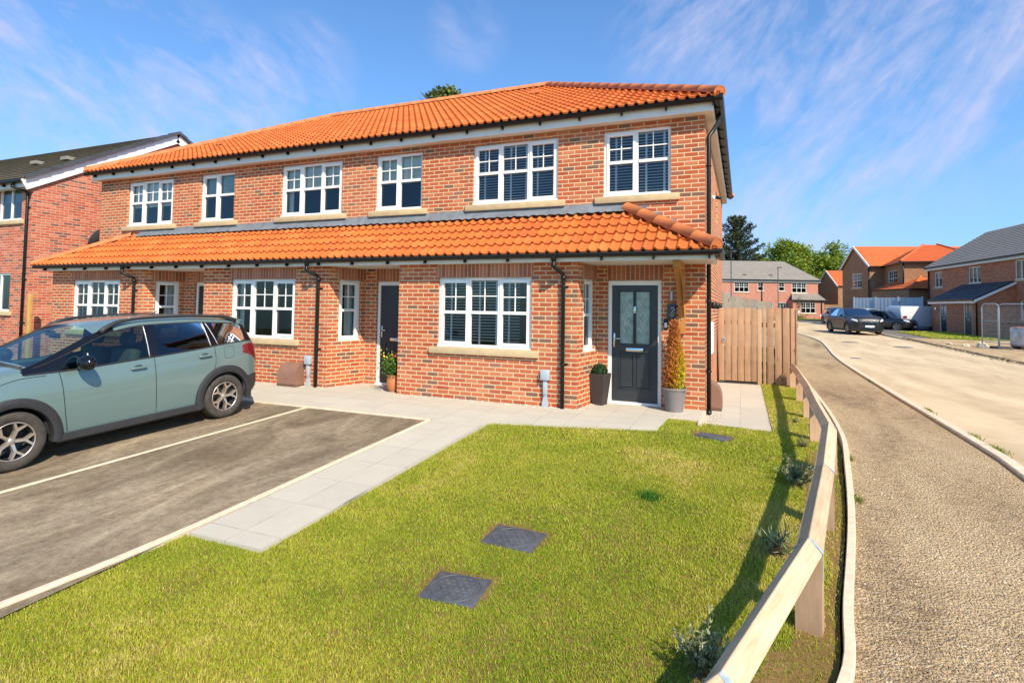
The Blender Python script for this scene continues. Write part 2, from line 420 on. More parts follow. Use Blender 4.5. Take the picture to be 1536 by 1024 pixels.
# ------------------------------------------------------------------ ground materials
def mat_slab(name, bw=.45, rh=.6, ox=0, oy=0, c=(.50, .455, .365)):
    m, nt, b = new_mat(name)
    g = nd(nt, 'ShaderNodeNewGeometry'); sp = nd(nt, 'ShaderNodeSeparateXYZ'); lk(nt, g.outputs['Position'], sp.inputs[0])
    ux = mth(nt, 'DIVIDE', mth(nt, 'ADD', sp.outputs[0], ox), bw); uy = mth(nt, 'DIVIDE', mth(nt, 'ADD', sp.outputs[1], oy), rh)
    fx = mth(nt, 'FRACT', ux); fy = mth(nt, 'FRACT', uy)
    d = mth(nt, 'MINIMUM', mth(nt, 'MULTIPLY', mth(nt, 'MINIMUM', fx, mth(nt, 'SUBTRACT', 1., fx)), bw), mth(nt, 'MULTIPLY', mth(nt, 'MINIMUM', fy, mth(nt, 'SUBTRACT', 1., fy)), rh))
    jt = ramp(nt, d, [(.0022, 1), (.0042, 0)])
    cb = nd(nt, 'ShaderNodeCombineXYZ'); lk(nt, mth(nt, 'FLOOR', ux), cb.inputs[0]); lk(nt, mth(nt, 'FLOOR', uy), cb.inputs[1])
    wn = nd(nt, 'ShaderNodeTexWhiteNoise', noise_dimensions='2D'); lk(nt, cb.outputs[0], wn.inputs[0])
    base = ramp(nt, wn.outputs[0], [(0, tuple(x * .965 for x in c)), (1, tuple(x * 1.035 for x in c))])
    n = noise(nt, g.outputs['Position'], 160, 3, .7); n2 = noise(nt, g.outputs['Position'], 2.3, 5, .65)
    cc = mix(nt, 1., base, ramp(nt, n.outputs[0], [(.3, .86), (.7, 1.12)]), 'MULTIPLY')
    cc = mix(nt, ramp(nt, n2.outputs[0], [(.45, 0), (.8, .35)]), cc, (.36, .33, .27))
    n4 = noise(nt, g.outputs['Position'], 3.1, 2); jm = mth(nt, 'MULTIPLY', jt, ramp(nt, n4.outputs[0], [(.42, .25), (.58, .85)]))
    lk(nt, mix(nt, jm, cc, (.10, .09, .075)), b.inputs['Base Color']); b.inputs['Roughness'].default_value = .85
    h = mth(nt, 'SUBTRACT', mth(nt, 'MULTIPLY', n.outputs[0], .15), jt); bump(nt, b, h, .5, .004)
    return m
def mat_driveway():
    m, nt, b = new_mat('driveway_tarmac')
    g = nd(nt, 'ShaderNodeNewGeometry')
    def mp(sx, sy, rz=0):
        q = nd(nt, 'ShaderNodeMapping'); q.inputs['Scale'].default_value = (sx, sy, 1); q.inputs['Rotation'].default_value = (0, 0, rz)
        lk(nt, g.outputs['Position'], q.inputs[0]); return q.outputs[0]
    st = noise(nt, mp(1.25, .34), 1.1, 7, .68, 1.3); st2 = noise(nt, mp(3.2, .55, .06), 1.0, 6, .66, .9); bl = noise(nt, mp(1, 1), .7, 5, .6)
    gr = noise(nt, mp(1, 1), 85, 4, .85); gm = noise(nt, mp(1, 1), 13, 5, .75)
    c = ramp(nt, st.outputs[0], [(.30, (.110, .079, .047)), (.43, (.168, .124, .076)), (.55, (.245, .187, .118)), (.70, (.40, .315, .205))])
    c = mix(nt, ramp(nt, st2.outputs[0], [(.40, 0), (.7, .38)]), c, (.30, .25, .185))
    c = mix(nt, ramp(nt, bl.outputs[0], [(.48, 0), (.70, .6)]), c, (.085, .062, .034))
    c = mix(nt, 1., c, ramp(nt, gr.outputs[0], [(.3, .68), (.72, 1.36)]), 'MULTIPLY'); c = mix(nt, 1., c, ramp(nt, gm.outputs[0], [(.3, .70), (.7, 1.3)]), 'MULTIPLY')
    lk(nt, c, b.inputs['Base Color']); b.inputs['Roughness'].default_value = .9; b.inputs['Specular IOR Level'].default_value = .25
    bump(nt, b, gr.outputs[0], .4, .004); return m
def mat_gravelly():
    """the unfinished footway: coarse base-course tarmac, dust and pale chippings"""
    m, nt, b = new_mat('base_course')
    g = nd(nt, 'ShaderNodeNewGeometry'); P = g.outputs['Position']
    def mp(sx, sy, rz=0):
        q = nd(nt, 'ShaderNodeMapping'); q.inputs['Scale'].default_value = (sx, sy, 1); q.inputs['Rotation'].default_value = (0, 0, rz)
        lk(nt, P, q.inputs[0]); return q.outputs[0]
    vo = nd(nt, 'ShaderNodeTexVoronoi'); vo.inputs['Scale'].default_value = 52; lk(nt, P, vo.inputs['Vector'])
    vs = nd(nt, 'ShaderNodeTexVoronoi'); vs.inputs['Scale'].default_value = 120; lk(nt, P, vs.inputs['Vector'])
    rip = noise(nt, mp(7, 22, .32), 1.3, 5, .75, .6); big = noise(nt, mp(1.6, .35), .8, 4, .6, .5); mid = noise(nt, mp(1, 1), 5, 4, .65)
    dust = mth(nt, 'ADD', mth(nt, 'MULTIPLY', rip.outputs[0], .55), mth(nt, 'MULTIPLY', big.outputs[0], .6))
    dust = mth(nt, 'ADD', dust, mth(nt, 'MULTIPLY', mid.outputs[0], .25))
    # more dust away from the lawn edging, as the feet spread it
    c = ramp(nt, dust, [(.48, (.14, .095, .055)), (.58, (.33, .225, .125)), (.69, (.56, .395, .215)), (.84, (.70, .52, .30))])
    sepc = nd(nt, 'ShaderNodeSeparateColor'); lk(nt, vo.outputs['Color'], sepc.inputs[0])
    st = ramp(nt, sepc.outputs[0], [(0, (.07, .055, .045)), (.35, (.24, .175, .11)), (.7, (.46, .36, .25)), (.93, (.78, .70, .58))])
    sm = mth(nt, 'MULTIPLY', ramp(nt, vo.outputs['Distance'], [(.25, 1), (.5, 0)]), ramp(nt, mid.outputs[0], [(.35, .3), (.62, .9)]))
    c = mix(nt, mth(nt, 'MULTIPLY', sm, .75), c, st)
    lk(nt, c, b.inputs['Base Color']); b.inputs['Roughness'].default_value = .95; b.inputs['Specular IOR Level'].default_value = .2
    h = mth(nt, 'ADD', mth(nt, 'MULTIPLY', rip.outputs[0], 1.5), mth(nt, 'SUBTRACT', .5, vo.outputs['Distance']))
    h = mth(nt, 'ADD', h, mth(nt, 'MULTIPLY', vs.outputs['Distance'], -.5))
    bump(nt, b, h, .9, .03); return m
def mat_dusty(name, c1, c2, c3, fine=120, sy=.25):
    m, nt, b = new_mat(name)
    g = nd(nt, 'ShaderNodeNewGeometry')
    def mp(sx, sy_, rz=0):
        q = nd(nt, 'ShaderNodeMapping'); q.inputs['Scale'].default_value = (sx, sy_, 1); q.inputs['Rotation'].default_value = (0, 0, rz)
        lk(nt, g.outputs['Position'], q.inputs[0]); return q.outputs[0]
    st = noise(nt, mp(1.2, sy), .8, 6, .62, .5); bl = noise(nt, mp(1, 1), 2.2, 5, .65); gr = noise(nt, mp(1, 1), fine, 3, .75)
    c = ramp(nt, st.outputs[0], [(.3, c1), (.52, c2), (.72, c3)])
    c = mix(nt, ramp(nt, bl.outputs[0], [(.45, 0), (.75, .5)]), c, c3)
    c = mix(nt, 1., c, ramp(nt, gr.outputs[0], [(.3, .82), (.7, 1.15)]), 'MULTIPLY')
    lk(nt, c, b.inputs['Base Color']); b.inputs['Roughness'].default_value = .93; b.inputs['Specular IOR Level'].default_value = .2
    h = mth(nt, 'ADD', gr.outputs[0], mth(nt, 'MULTIPLY', bl.outputs[0], .6))
    bump(nt, b, h, .45, .012); return m
def mat_turf(name, a, b_, c_, far=False):
    m, nt, b = new_mat(name); g = nd(nt, 'ShaderNodeNewGeometry')
    n = noise(nt, g.outputs['Position'], 1.1, 5, .6); f = noise(nt, g.outputs['Position'], 60 if not far else 8, 4, .8)
    c = ramp(nt, n.outputs[0], [(.3, a), (.5, b_), (.7, c_)])
    c = mix(nt, 1., c, ramp(nt, f.outputs[0], [(.25, .55), (.75, 1.4)]), 'MULTIPLY')
    lk(nt, c, b.inputs['Base Color']); b.inputs['Roughness'].default_value = .95; b.inputs['Specular IOR Level'].default_value = .1
    bump(nt, b, f.outputs[0], .6, .02); return m
SLAB_A = mat_slab('patio_slab', .45, .45, .1, .07); SLAB_P = mat_slab('path_slab', .40, .60, 4.25, .04); SLAB_S = mat_slab('side_path_slab', .45, .60, .05, .02)
DRIVE = mat_driveway(); BASEC = mat_gravelly()
ROADM = mat_dusty('dusty_road', (.42, .31, .185), (.56, .43, .265), (.68, .54, .35))
DIRT = mat_dusty('dirt', (.28, .19, .10), (.44, .31, .17), (.56, .42, .25), 40, 1)
TARF = mat_dusty('far_tarmac', (.13, .115, .10), (.17, .15, .13), (.21, .19, .16), 60)
KERB = plain('kerb_concrete', (.62, .51, .36), .9, var=.18, nscale=12, bmp=.4)
EDGE = plain('edging_concrete', (.62, .52, .37), .9, var=.14, nscale=15, bmp=.3)
TURFB = mat_turf('turf_soil', (.17, .115, .04), (.22, .14, .05), (.27, .165, .07))
TURFF = mat_turf('far_turf', (.12, .17, .03), (.17, .20, .035), (.21, .22, .045), True)
SOILM = plain('bed_soil', (.16, .09, .045), .95, var=.35, nscale=30, bmp=.5)
GRNDM = mat_turf('open_ground', (.07, .09, .03), (.10, .12, .035), (.15, .13, .06), True)

# ------------------------------------------------------------------ ground sheets
S = 400.
patch('ground', [(-S, -S), (S, -S), (S, S), (-S, S)], GRNDM, -.22)
patch('driveway', [(-19, -14), (-4.30, -14), (-4.30, 7.29), (-19, 7.29)], DRIVE, -.012)
patch('front_patio', [(-17.6, 7.29), (-3.42, 7.29), (-3.40, 7.46), (-1.1, 7.93), (-1.05, 8.93), (-.60, 8.90), (-.60, 9.8), (-17.6, 9.8)], SLAB_A, 0, skirt=.12)
patch('garden_path', [(-4.25, 3.36), (-3.46, 3.36), (-3.42, 7.288), (-4.25, 7.288)], SLAB_P, 0.0, skirt=.1)
patch('side_path', [(-.595, 8.78), (.385, 8.78), (.385, 14.5), (-.595, 14.5)], SLAB_S, -.08, skirt=.08)
mb = MB(); mb.box(-1.06, -.60, 8.86, 8.93, -.14, -.002); mb.box(-.615, -.56, 8.62, 9.72, -.2, -.004)
tag(mb.build('patio_kerb', EDGE), kind='structure')
ribbon('driveway_edging', smooth_path([(-4.75, .2), (-4.47, 2.0), (-4.33, 3.2), (-4.30, 5.2), (-4.28, 7.25)], 5), .055, .012, EDGE)
ribbon('bay_line', [(-6.98, .5), (-6.83, 3.3), (-6.60, 7.26)], .045, .003, EDGE, -.004)
ribbon('patio_edging', [(-19, 7.27), (-4.27, 7.27)], .05, .010, EDGE)
# lawn outline, shared by the soil sheet and the blades
EDGEP = [(-3.9, -2.0), (-2.1, .1), (-.75, 1.6), (-.05, 2.45), (.42, 3.37), (.57, 4.22), (.80, 5.58), (1.0, 7.1), (1.17, 8.7), (1.26, 11.0), (1.30, 14.6)]
EDGES_ = [(p.x, p.y) for p in smooth_path([(a, b, 0) for a, b in EDGEP], 6)]
LAWN = [(-4.72, -2.0)] + EDGES_ + [(.385, 14.6), (.385, 8.78), (-.62, 8.80), (-.62, 8.86), (-1.06, 8.86), (-1.1, 7.93), (-3.40, 7.46), (-3.46, 3.36), (-4.29, 3.36), (-4.31, 3.0), (-4.45, 2.0), (-4.74, .2)]
def lawn_z(x, y):
    t = min(1, max(0, (x + 1.0) / 1.2)); return G(x, y) - .035 - .035 * t * min(1, max(0, (y - 6) / 2))
patch('lawn', LAWN, TURFB, 0, zf=lawn_z, cuts=[6, 6.5, 7, 7.5, 9, 10], xcuts=[-1, -.7, -.4, -.1, .2])
ribbon('footway_edging', [(x + .045, y) for x, y in EDGES_], .06, .03, EDGE, -.01)
KP = [(-6.0, -5.0), (-2.5, -2.2), (.6, .6), (2.0, 3.4), (2.62, 6.0), (2.74, 8.0), (2.79, 10.5), (2.84, 14.0), (3.05, 21.8), (3.55, 29.5), (3.72, 34.0), (3.3, 40.0), (2.2, 50.0), (-1.5, 57.5), (-9, 61)]
KPS = [(p.x, p.y) for p in smooth_path([(a, b, 0) for a, b in KP], 6)]
E_UP = [p for p in EDGES_]
patch('footway', [(-6.5, -4.8)] + [(x + .02, y) for x, y in E_UP] + [(1.3, 25), (1.0, 38), (-1, 48), (-9, 54), (-9, 61)] + [p for p in reversed(KPS)][1:-1], BASEC, -.03)
ribbon('road_kerb', KPS, .13, .035, KERB, -.02)
FARK = [(9.5, -8), (9.3, 5), (9.1, 18), (8.8, 30), (8.5, 37), (8.3, 45), (8.4, 51), (7.3, 59), (5.0, 66.5), (-3, 72), (-12, 74)]
FKS = [(p.x, p.y) for p in smooth_path([(a, b, 0) for a, b in FARK], 6)]
patch('road', [(x + .05, y) for x, y in KPS] + list(reversed(FKS)) + [(9, -14), (-6, -14)], ROADM, -.075)
ribbon('far_kerb', FKS[25:], .12, .10, KERB, -.07)
# ------------------------------------------------------------------ windows, doors, roofs
def make_window(parent, M, w, h, lights, bars=True, blind=None, sill=True, casements=(), room=True, depth=.05, glass=None, simple=False, transom=.50, curtain=None):
    """white window in the local frame M (origin at the opening's lower left corner on the wall face)"""
    f = MB(M); ft = .05; y0, y1 = depth, depth + .065
    # outer frame, mullions, transoms
    f.box(0, ft, y0, y1, 0, h); f.box(w - ft, w, y0, y1, 0, h); f.box(ft, w - ft, y0, y1, h - ft, h); f.box(ft, w - ft, y0, y1, 0, ft)
    f.box(-.012, w + .012, y0 - .045, y0 - .002, -.002, .028)
    lw = (w - 2 * ft) / lights; panes = []; gb = MB(M); hd = None
    for i in range(lights):
        a = ft + i * lw; b = a + lw
        if i: f.box(a - .022, a + .022, y0 - .001, y1, ft, h - ft)
        cs = i in casements
        k = .045 if cs else .012
        ia, ib = (a + (.022 if i else 0), b - (.022 if i < lights - 1 else 0)); c0, c1 = ft, h - ft
        if cs:
            f.box(ia, ia + k, y0 - .018, y1 - .01, c0, c1); f.box(ib - k, ib, y0 - .018, y1 - .01, c0, c1)
            f.box(ia + k, ib - k, y0 - .018, y1 - .01, c0, c0 + k); f.box(ia + k, ib - k, y0 - .018, y1 - .01, c1 - k, c1)
            f.box(ia + .08, ib - .08, y0 - .026, y0 - .019, c1 - .016, c1 + .012)
        pa, pb, p0, p1 = ia + k, ib - k, c0 + k, c1 - k
        tz = h * transom
        if not simple: f.box(pa, pb, y0 - (.012 if cs else .002), y1 - .012, tz - .026, tz + .026)
        segs = [(p0, p1)] if simple else [(p0, tz - .026), (tz + .026, p1)]
        for q, (s0, s1) in enumerate(segs):
            panes.append((pa, pb, s0, s1))
            if bars and (q == 1 or bars == 'all'):
                mu, mv = (pa + pb) / 2, (s0 + s1) / 2
                gb.box(mu - .009, mu + .009, y0 + .018, y0 + .030, s0, s1); gb.box(pa, pb, y0 + .0185, y0 + .0295, mv - .009, mv + .009)
    fr = f.build('window', UPVC, parent)
    g = MB(M)
    for a, b, c, d in panes: g.add([(a, y0 + .034, c), (b, y0 + .034, c), (b, y0 + .034, d), (a, y0 + .034, d)], [(0, 1, 2, 3)])
    g.build('pane', glass or GLASS, fr)
    if gb.v: gb.build('glazing_bars', UPVC, fr)
    if sill:
        s = MB(M); s.bbox(-.145, w + .145, -.055, .05, -.125, -.006, .008); s.build('sill', STONE, fr)
    if blind:
        bl = MB(M); n = int((h - .12) / .052); yb = y1 + .05
        rot = Matrix.Rotation(R(9), 4, 'X')
        for i in range(n):
            z = h - .07 - i * .052
            T = Matrix.Translation((0, yb, z)) @ rot
            vs = [tuple(T @ Vector(p)) for p in ((ft, -.024, 0), (w - ft, -.024, 0), (w - ft, .024, 0), (ft, .024, 0), (ft, -.024, .010), (w - ft, -.024, .010), (w - ft, .024, .004), (ft, .024, .004))]
            bl.add(vs, [(0, 3, 2, 1), (4, 5, 6, 7), (0, 1, 5, 4), (2, 3, 7, 6)])
        bl.box(ft, w - ft, yb - .03, yb + .03, h - .06, h - .02)
        bo = bl.build('blind', BLIND, fr)
        tp = MB(M)
        for k in range(lights):
            for q in (.28, .86) if lw > .5 else (.32,):
                u = ft + (k + q) * lw; tp.box(u - .017, u + .017, yb - .030, yb - .028, .05, h - .06)
        tp.build('blind_tape', TAPE, bo)
    if curtain:
        c = MB(M); yb = y1 + .08
        for (a, b) in curtain:
            n = max(4, int((b - a) / .025)); vs = []
            for i in range(n + 1):
                u = a + (b - a) * i / n; yy = yb + .018 * math.sin(i * 1.9)
                vs += [(u, yy, .03), (u, yy, h - .03)]
            c.add(vs, [(2 * i, 2 * i + 2, 2 * i + 3, 2 * i + 1) for i in range(n)], smooth=True)
        c.build('curtain', CURTAIN, fr)
    if room:
        r = MB(M); a, b, c, d, y, Y = -.25, w + .25, -.35, h + .12, y1 + .12, 1.5
        r.add([(a, y, c), (b, y, c), (b, Y, c), (a, Y, c), (a, y, d), (b, y, d), (b, Y, d), (a, Y, d)], [(0, 1, 2, 3), (7, 6, 5, 4), (1, 5, 6, 2), (2, 6, 7, 3), (3, 7, 4, 0)])
        r.build('room', ROOM, fr)
    return fr

def make_door(parent, M, w=.915, h=2.12, glazed=2):
    """charcoal composite door in a white frame; M origin at the opening's lower left on the wall face"""
    f = MB(M); ft = .062; y0 = .045
    f.box(0, ft, y0, y0 + .07, 0, h); f.box(w - ft, w, y0, y0 + .07, 0, h); f.box(ft, w - ft, y0, y0 + .07, h - ft - .015, h); f.box(0, w, y0 - .05, y0 + .07, -.02, .035)
    dw = w - 2 * ft; dh = h - ft - .02 - .035; T = M @ Matrix.Translation((ft + .004, y0 + .022, .037)); dw -= .008
    d = MB(T)
    gx = [(.14, .14 + .225), (dw - .14 - .225, dw - .14)]; gz = (.995, dh - .115); pz = (.235, .835)
    holes = [(a, b, gz[0], gz[1]) for a, b in gx] + [(a - .005, b + .005, pz[0], pz[1]) for a, b in gx]
    if glazed == 1: holes[0:1] = []
    wall(d, 0, dw, 0, dh, holes, .014)
    for a, b, c, e in holes:                       # mouldings and recessed faces
        d.box(a + .018, b - .018, .001, .012, c + .018, e - .018) if c < .5 else None
        for q in ((a - .022, a, c - .022, e + .022), (b, b + .022, c - .022, e + .022), (a, b, c - .022, c), (a, b, e, e + .022)):
            d.bbox(q[0], q[1], -.011, .004, q[2], q[3], .004)
        d.add([(a, .014, c), (b, .014, c), (b, .014, e), (a, .014, e)], [(0, 1, 2, 3)])
    do = d.build('door', DOORB, parent)
    f.build('door_frame', UPVC, do)
    for a, b in (gx if glazed == 2 else gx[1:]):
        g = MB(T); g.box(a, b, .004, .0135, gz[0], gz[1]); gp = g.build('glass_panel', DOORG, do)
        L = MB(T); m = (a + b) / 2; z0, z1 = gz; H = z1 - z0
        def curve(fx, t0=0., t1=1., n=40):
            L.tube([(m + fx(t0 + (t1 - t0) * i / n), .002, z0 + .06 + (H - .12) * (t0 + (t1 - t0) * i / n)) for i in range(n + 1)], .0034, 5)
        hw = (b - a) / 2
        for s in (-1, 1):
            curve(lambda t, s=s: s * .62 * hw * math.sin(3 * math.pi * (t - .14) / .72) * (1 - .3 * abs(t - .5)), .14, .86)
            curve(lambda t, s=s: s * .33 * hw * math.sin(3 * math.pi * (t - .2) / .6 + .5 * math.pi), .2, .8)
        L.tube([(m, .002, z0 + .01), (m, .002, z0 + .14)], .003, 5); L.tube([(m, .002, z1 - .2), (m, .002, z1 - .01)], .003, 5)
        for s in (0, 1):
            zc = z0 + .10 if s == 0 else z1 - .10
            L.tube([(m + .075 * math.cos(k * math.pi / 12), .002, zc + (.07 if s else -.07) * math.sin(k * math.pi / 12)) for k in range(13)], .003, 5)
        L.build('leading', LEADING, gp)
    hb = MB(T); hb.bbox(.025, .055, -.016, .0, .93, 1.17, .005); hb.tube([(.04, -.015, 1.08), (.04, -.05, 1.08)], .010, 8); hb.tube([(.04, -.05, 1.08), (.15, -.052, 1.078)], .009, 8)
    hb.build('handle', CHROME, do)
    lb = MB(T); lb.bbox(dw / 2 - .15, dw / 2 + .15, -.014, .002, .862, .925, .008); lb.bbox(dw / 2 - .12, dw / 2 + .12, -.022, -.006, .875, .905, .004); lb.build('letterbox', CHROME, do)
    if glazed == 2:
        kb = MB(T); kb.bbox(dw / 2 - .022, dw / 2 + .022, -.016, .0, 1.52, 1.64, .008)
        kb.tube([(dw / 2 + .02 * math.cos(k * math.pi / 8), -.024, 1.575 + .035 * math.sin(k * math.pi / 8)) for k in range(16)], .0045, 6, closed=True); kb.build('knocker', CHROME, do)
    r = MB(M); r.add([(0, .12, 0), (w, .12, 0), (w, .12, h), (0, .12, h)], [(0, 1, 2, 3)]); r.build('door_lining', ROOM, do)
    return do

def tile_slope(mb, e0, e1, r0, r1, gauge=.285, period=.17, roll=.026, lip=.020, pitch_steps=9, phase=0.):
    """courses of rolled clay tiles on the plane e0-e1 (eave) to r0-r1 (top edge)"""
    e0, e1, r0, r1 = map(Vector, (e0, e1, r0, r1))
    U = (e1 - e0).normalized(); N = U.cross((r0 - e0)).normalized()
    if N.z < 0: N = -N
    Sd = N.cross(U)
    if Sd.dot(r0 - e0) < 0: Sd = -Sd
    Lt = (r0 - e0).dot(Sd); n = max(1, round(Lt / gauge)); g = Lt / n
    W = (e1 - e0).dot(U); a0 = 0.; a1 = (r0 - e0).dot(U); b0 = W; b1 = (r1 - e0).dot(U)
    def lim(t): k = t / Lt; return a0 + (a1 - a0) * k, b0 + (b1 - b0) * k
    ph = [0, .08, .16, .24, .32, .40, .46, .73, 1.0][:pitch_steps]
    pr = [0, .55, .9, 1.0, .9, .55, .12, 0.0, 0]
    for c in range(n):
        t0 = c * g - (.03 if c == 0 else 0.012); t1 = (c + 1) * g
        lo, hi = min(lim(max(0, t0))[0], lim(t1)[0]), max(lim(max(0, t0))[1], lim(t1)[1])
        k0 = math.floor((lo - phase) / period) - 1; k1 = math.ceil((hi - phase) / period) + 1
        us = []; hs = []
        for k in range(k0, k1):
            jit = 0
            for p, hh in list(zip(ph, pr))[:-1]:
                us.append(phase + (k + p) * period); hs.append(hh)
        rows = []
        A, B = lim(max(0., t0)); C, D = lim(t1)
        for (t, l0, l1, base, sc) in ((t0, A, B, .004, 1.), (t0, A, B, .004 + lip, 1.), (t1, C, D, .006, .8)):
            row = []
            for u, hh in zip(us, hs):
                uc = min(max(u, l0), l1); row.append((uc, t, base + hh * roll * sc))
            rows.append(row)
        m = len(us); vs = []; uvs = []
        for row in rows:
            for (u, t, hh) in row: vs.append(tuple(e0 + U * u + Sd * t + N * hh))
        fs = []
        for r in (0, 1):
            for i in range(m - 1):
                if rows[r][i][0] >= rows[r][i + 1][0] and rows[r + 1][i][0] >= rows[r + 1][i + 1][0]: continue
                q = [(r, i), (r, i + 1), (r + 1, i + 1), (r + 1, i)]
                fs.append(tuple(a * m + b for a, b in q))
                uvs.append([(rows[a][b][0] + .001, (c + .5) * .285 + (.1 if a == 2 else -.1)) for a, b in q])
        mb.add(vs, fs, uvs, smooth=False)

def ridge_run(mb, p, q, r=.125, seg=.42, flat=.9, gapmat=None, n=12, cap=True):
    """half-round ridge or hip tiles, one after another from p (low end) up to q"""
    p, q = Vector(p), Vector(q); d = (q - p); L = d.length; d.normalize()
    s = d.cross(Vector((0, 0, 1))).normalized(); u = s.cross(d)
    k = max(1, round(L / seg)); sl = L / k
    for i in range(k):
        a, b = p + d * (i * sl - .012), p + d * ((i + 1) * sl - .006)
        ra, rb = r * 1.025, r * .985
        vs = []
        for c, rr in ((a, ra), (b, rb)):
            for j in range(n + 1):
                an = math.pi * j / n * 1.12 - .06 * math.pi
                vs.append(tuple(c + s * math.cos(an) * rr + u * math.sin(an) * rr * flat))
        for c, rr in ((a, ra * .86), (b, rb * .86)):
            for j in range(n + 1):
                an = math.pi * j / n * 1.12 - .06 * math.pi
                vs.append(tuple(c + s * math.cos(an) * rr + u * math.sin(an) * rr * flat))
        m = n + 1
        fs = [(j, j + 1, m + j + 1, m + j) for j in range(n)]
        mb.add(vs, fs, smooth=True)
        b0 = len(mb.v) - len(vs)
        for j in range(n):
            mb.f.append([b0 + j, b0 + j + 1, b0 + 2 * m + j + 1, b0 + 2 * m + j]); mb.uv.append(None); mb.sm.append(False)
    if cap:
        a = p - d * .008; vs = [tuple(a + s * math.cos(2 * math.pi * j / 20) * r * .98 + u * math.sin(2 * math.pi * j / 20) * r * flat * .98) for j in range(20)]
        mb.add(vs, [tuple(range(20))])
        mb.tube([a - d * .004, a - d * .016], .012, 8)

def gutter(mb, p, q, r=.062, out=(0, -1, 0), n=8):
    """half-round gutter from p to q"""
    p, q = Vector(p), Vector(q); d = (q - p).normalized(); o = Vector(out); vs = []
    for rr in (r, r * .88):
        for c in (p, q):
            for j in range(n + 1):
                an = math.pi * j / n
                vs.append(tuple(c + o * math.cos(an) * rr - Vector((0, 0, 1)) * (math.sin(an) * rr + (.022 if 0 < j < n else 0))))
    m = n + 1; fs = [(j, j + 1, m + j + 1, m + j) for j in range(n)] + [(2 * m + j, 3 * m + j, 3 * m + j + 1, 2 * m + j + 1) for j in range(n)]
    fs += [(0, m, 3 * m, 2 * m), (n, 2 * m + n, 3 * m + n, m + n)]
    mb.add(vs, fs, smooth=True)
    for c in (p, q): mb.tube([c + d * .0, c + d * .004], r * .98, 12) if 0 else None
    for c, sgn in ((p, 1), (q, -1)):
        mb.add([tuple(c + o * math.cos(math.pi * j / n) * r - Vector((0, 0, 1)) * (math.sin(math.pi * j / n) * r + (.022 if 0 < j < n else 0))) for j in range(n + 1)], [tuple(range(n + 1))])

def downpipe(parent, x, ytop, ztop, ywall, zb, zelbow, clips=(), xo=0., M=None, r=.034, shoe=False):
    mb = MB(M); yp = ywall - .055
    mb.tube([(x, ytop, ztop + .02), (x, ytop, ztop - .1)], r * 1.35, 12)
    mb.tube([(x, ytop, ztop - .08), (x, ytop, zelbow + .13), (x + xo * .3, ytop + .02, zelbow + .09), (x + xo * .8, yp - .02, zelbow + .02), (x + xo, yp, zelbow - .03), (x + xo, yp, zb)], r, 12)
    mb.tube([(x, ytop, zelbow + .17), (x, ytop, zelbow + .10)], r * 1.18, 12); mb.tube([(x + xo, yp, zelbow - .02), (x + xo, yp, zelbow - .10)], r * 1.18, 12)
    if shoe: mb.tube([(x + xo, yp, zb + .06), (x + xo, yp - .02, zb)], r * 1.2, 12)
    for z in clips:
        mb.tube([(x + xo, yp, z - .012), (x + xo, yp, z + .012)], r * 1.22, 12); mb.box(x + xo - .012, x + xo + .075, ywall - .02, ywall + .01, z - .012, z + .012)
    return mb.build('downpipe', BLACKP, parent)

# ------------------------------------------------------------------ the brick terrace in front
YW, YB = 9.712, 8.844; ZS = 4.87; ZL = 2.385
H = empty('terraced_house', (-8.4, 9.7, 0), 'long red brick terrace with two tiers of orange clay tiles and three dark doors', 'house')
XL, XR = -16.16, -.58
up = [(-15.05, -13.33, 3, 'curt'), (-12.35, -11.22, 2, 'frost'), (-9.76, -8.035, 3, 'curt2'), (-7.155, -6.025, 2, 'half'), (-4.87, -3.13, 3, 'blind'), (-2.285, -1.125, 2, 'blind')]
wz0, wz1 = 3.605, 4.77
mb = MB(frameM((0, YW, 0), (1, 0, 0), (0, -1, 0)))
wall(mb, XL, XR, 3.1, ZS, [(a, b, wz0, wz1) for a, b, _, _ in up])
# recessed ground-floor walls with the front doors
doors = [(-2.19, -1.275), (-7.055, -6.14), (-12.415, -11.50)]
wall(mb, -2.38, XR, -.15, ZL + .72, [(doors[0][0], doors[0][1], 0, 2.125)], .12)
wall(mb, -7.34, -5.93, -.15, ZL + .72, [(doors[1][0], doors[1][1], 0, 2.125)], .12)
wall(mb, -12.75, -11.03, -.15, ZL + .72, [(doors[2][0], doors[2][1], 0, 2.125)], .12)
H_walls = mb.build('front_wall', BRICKR, H)
mb = MB(frameM((XR, 0, 0), (0, 1, 0), (1, 0, 0)))
wall(mb, YW, 18.12, -.25, ZS, [(13.85, 14.55, 3.75, 4.45)], .09)
mb.build('side_wall', BRICKR, H)
mb = MB(); mb.add([(XL, 18.12, -.2), (XL, YW, -.2), (XL, YW, ZS), (XL, 18.12, ZS)], [(0, 1, 2, 3)]); mb.build('side_wall', BRICKR, H)
mb = MB(); mb.add([(XR, 18.12, -.2), (XL, 18.12, -.2), (XL, 18.12, ZS), (XR, 18.12, ZS)], [(0, 1, 2, 3)]); mb.build('back_wall', BRICKR, H)
make_window(H, frameM((XR, 13.85, 3.75), (0, 1, 0), (1, 0, 0)), .7, .7, 1, False, simple=True, casements=(0,), sill=False)
bays = [(-5.93, -2.49, -2.38, (-5.095, -3.297), 'blind'), (-11.03, -7.58, -7.34, (-10.21, -8.425), 'plain'), (-16.52, -13.02, -12.75, (-15.68, -13.87), 'shut')]
bz0, bz1 = .915, 2.145
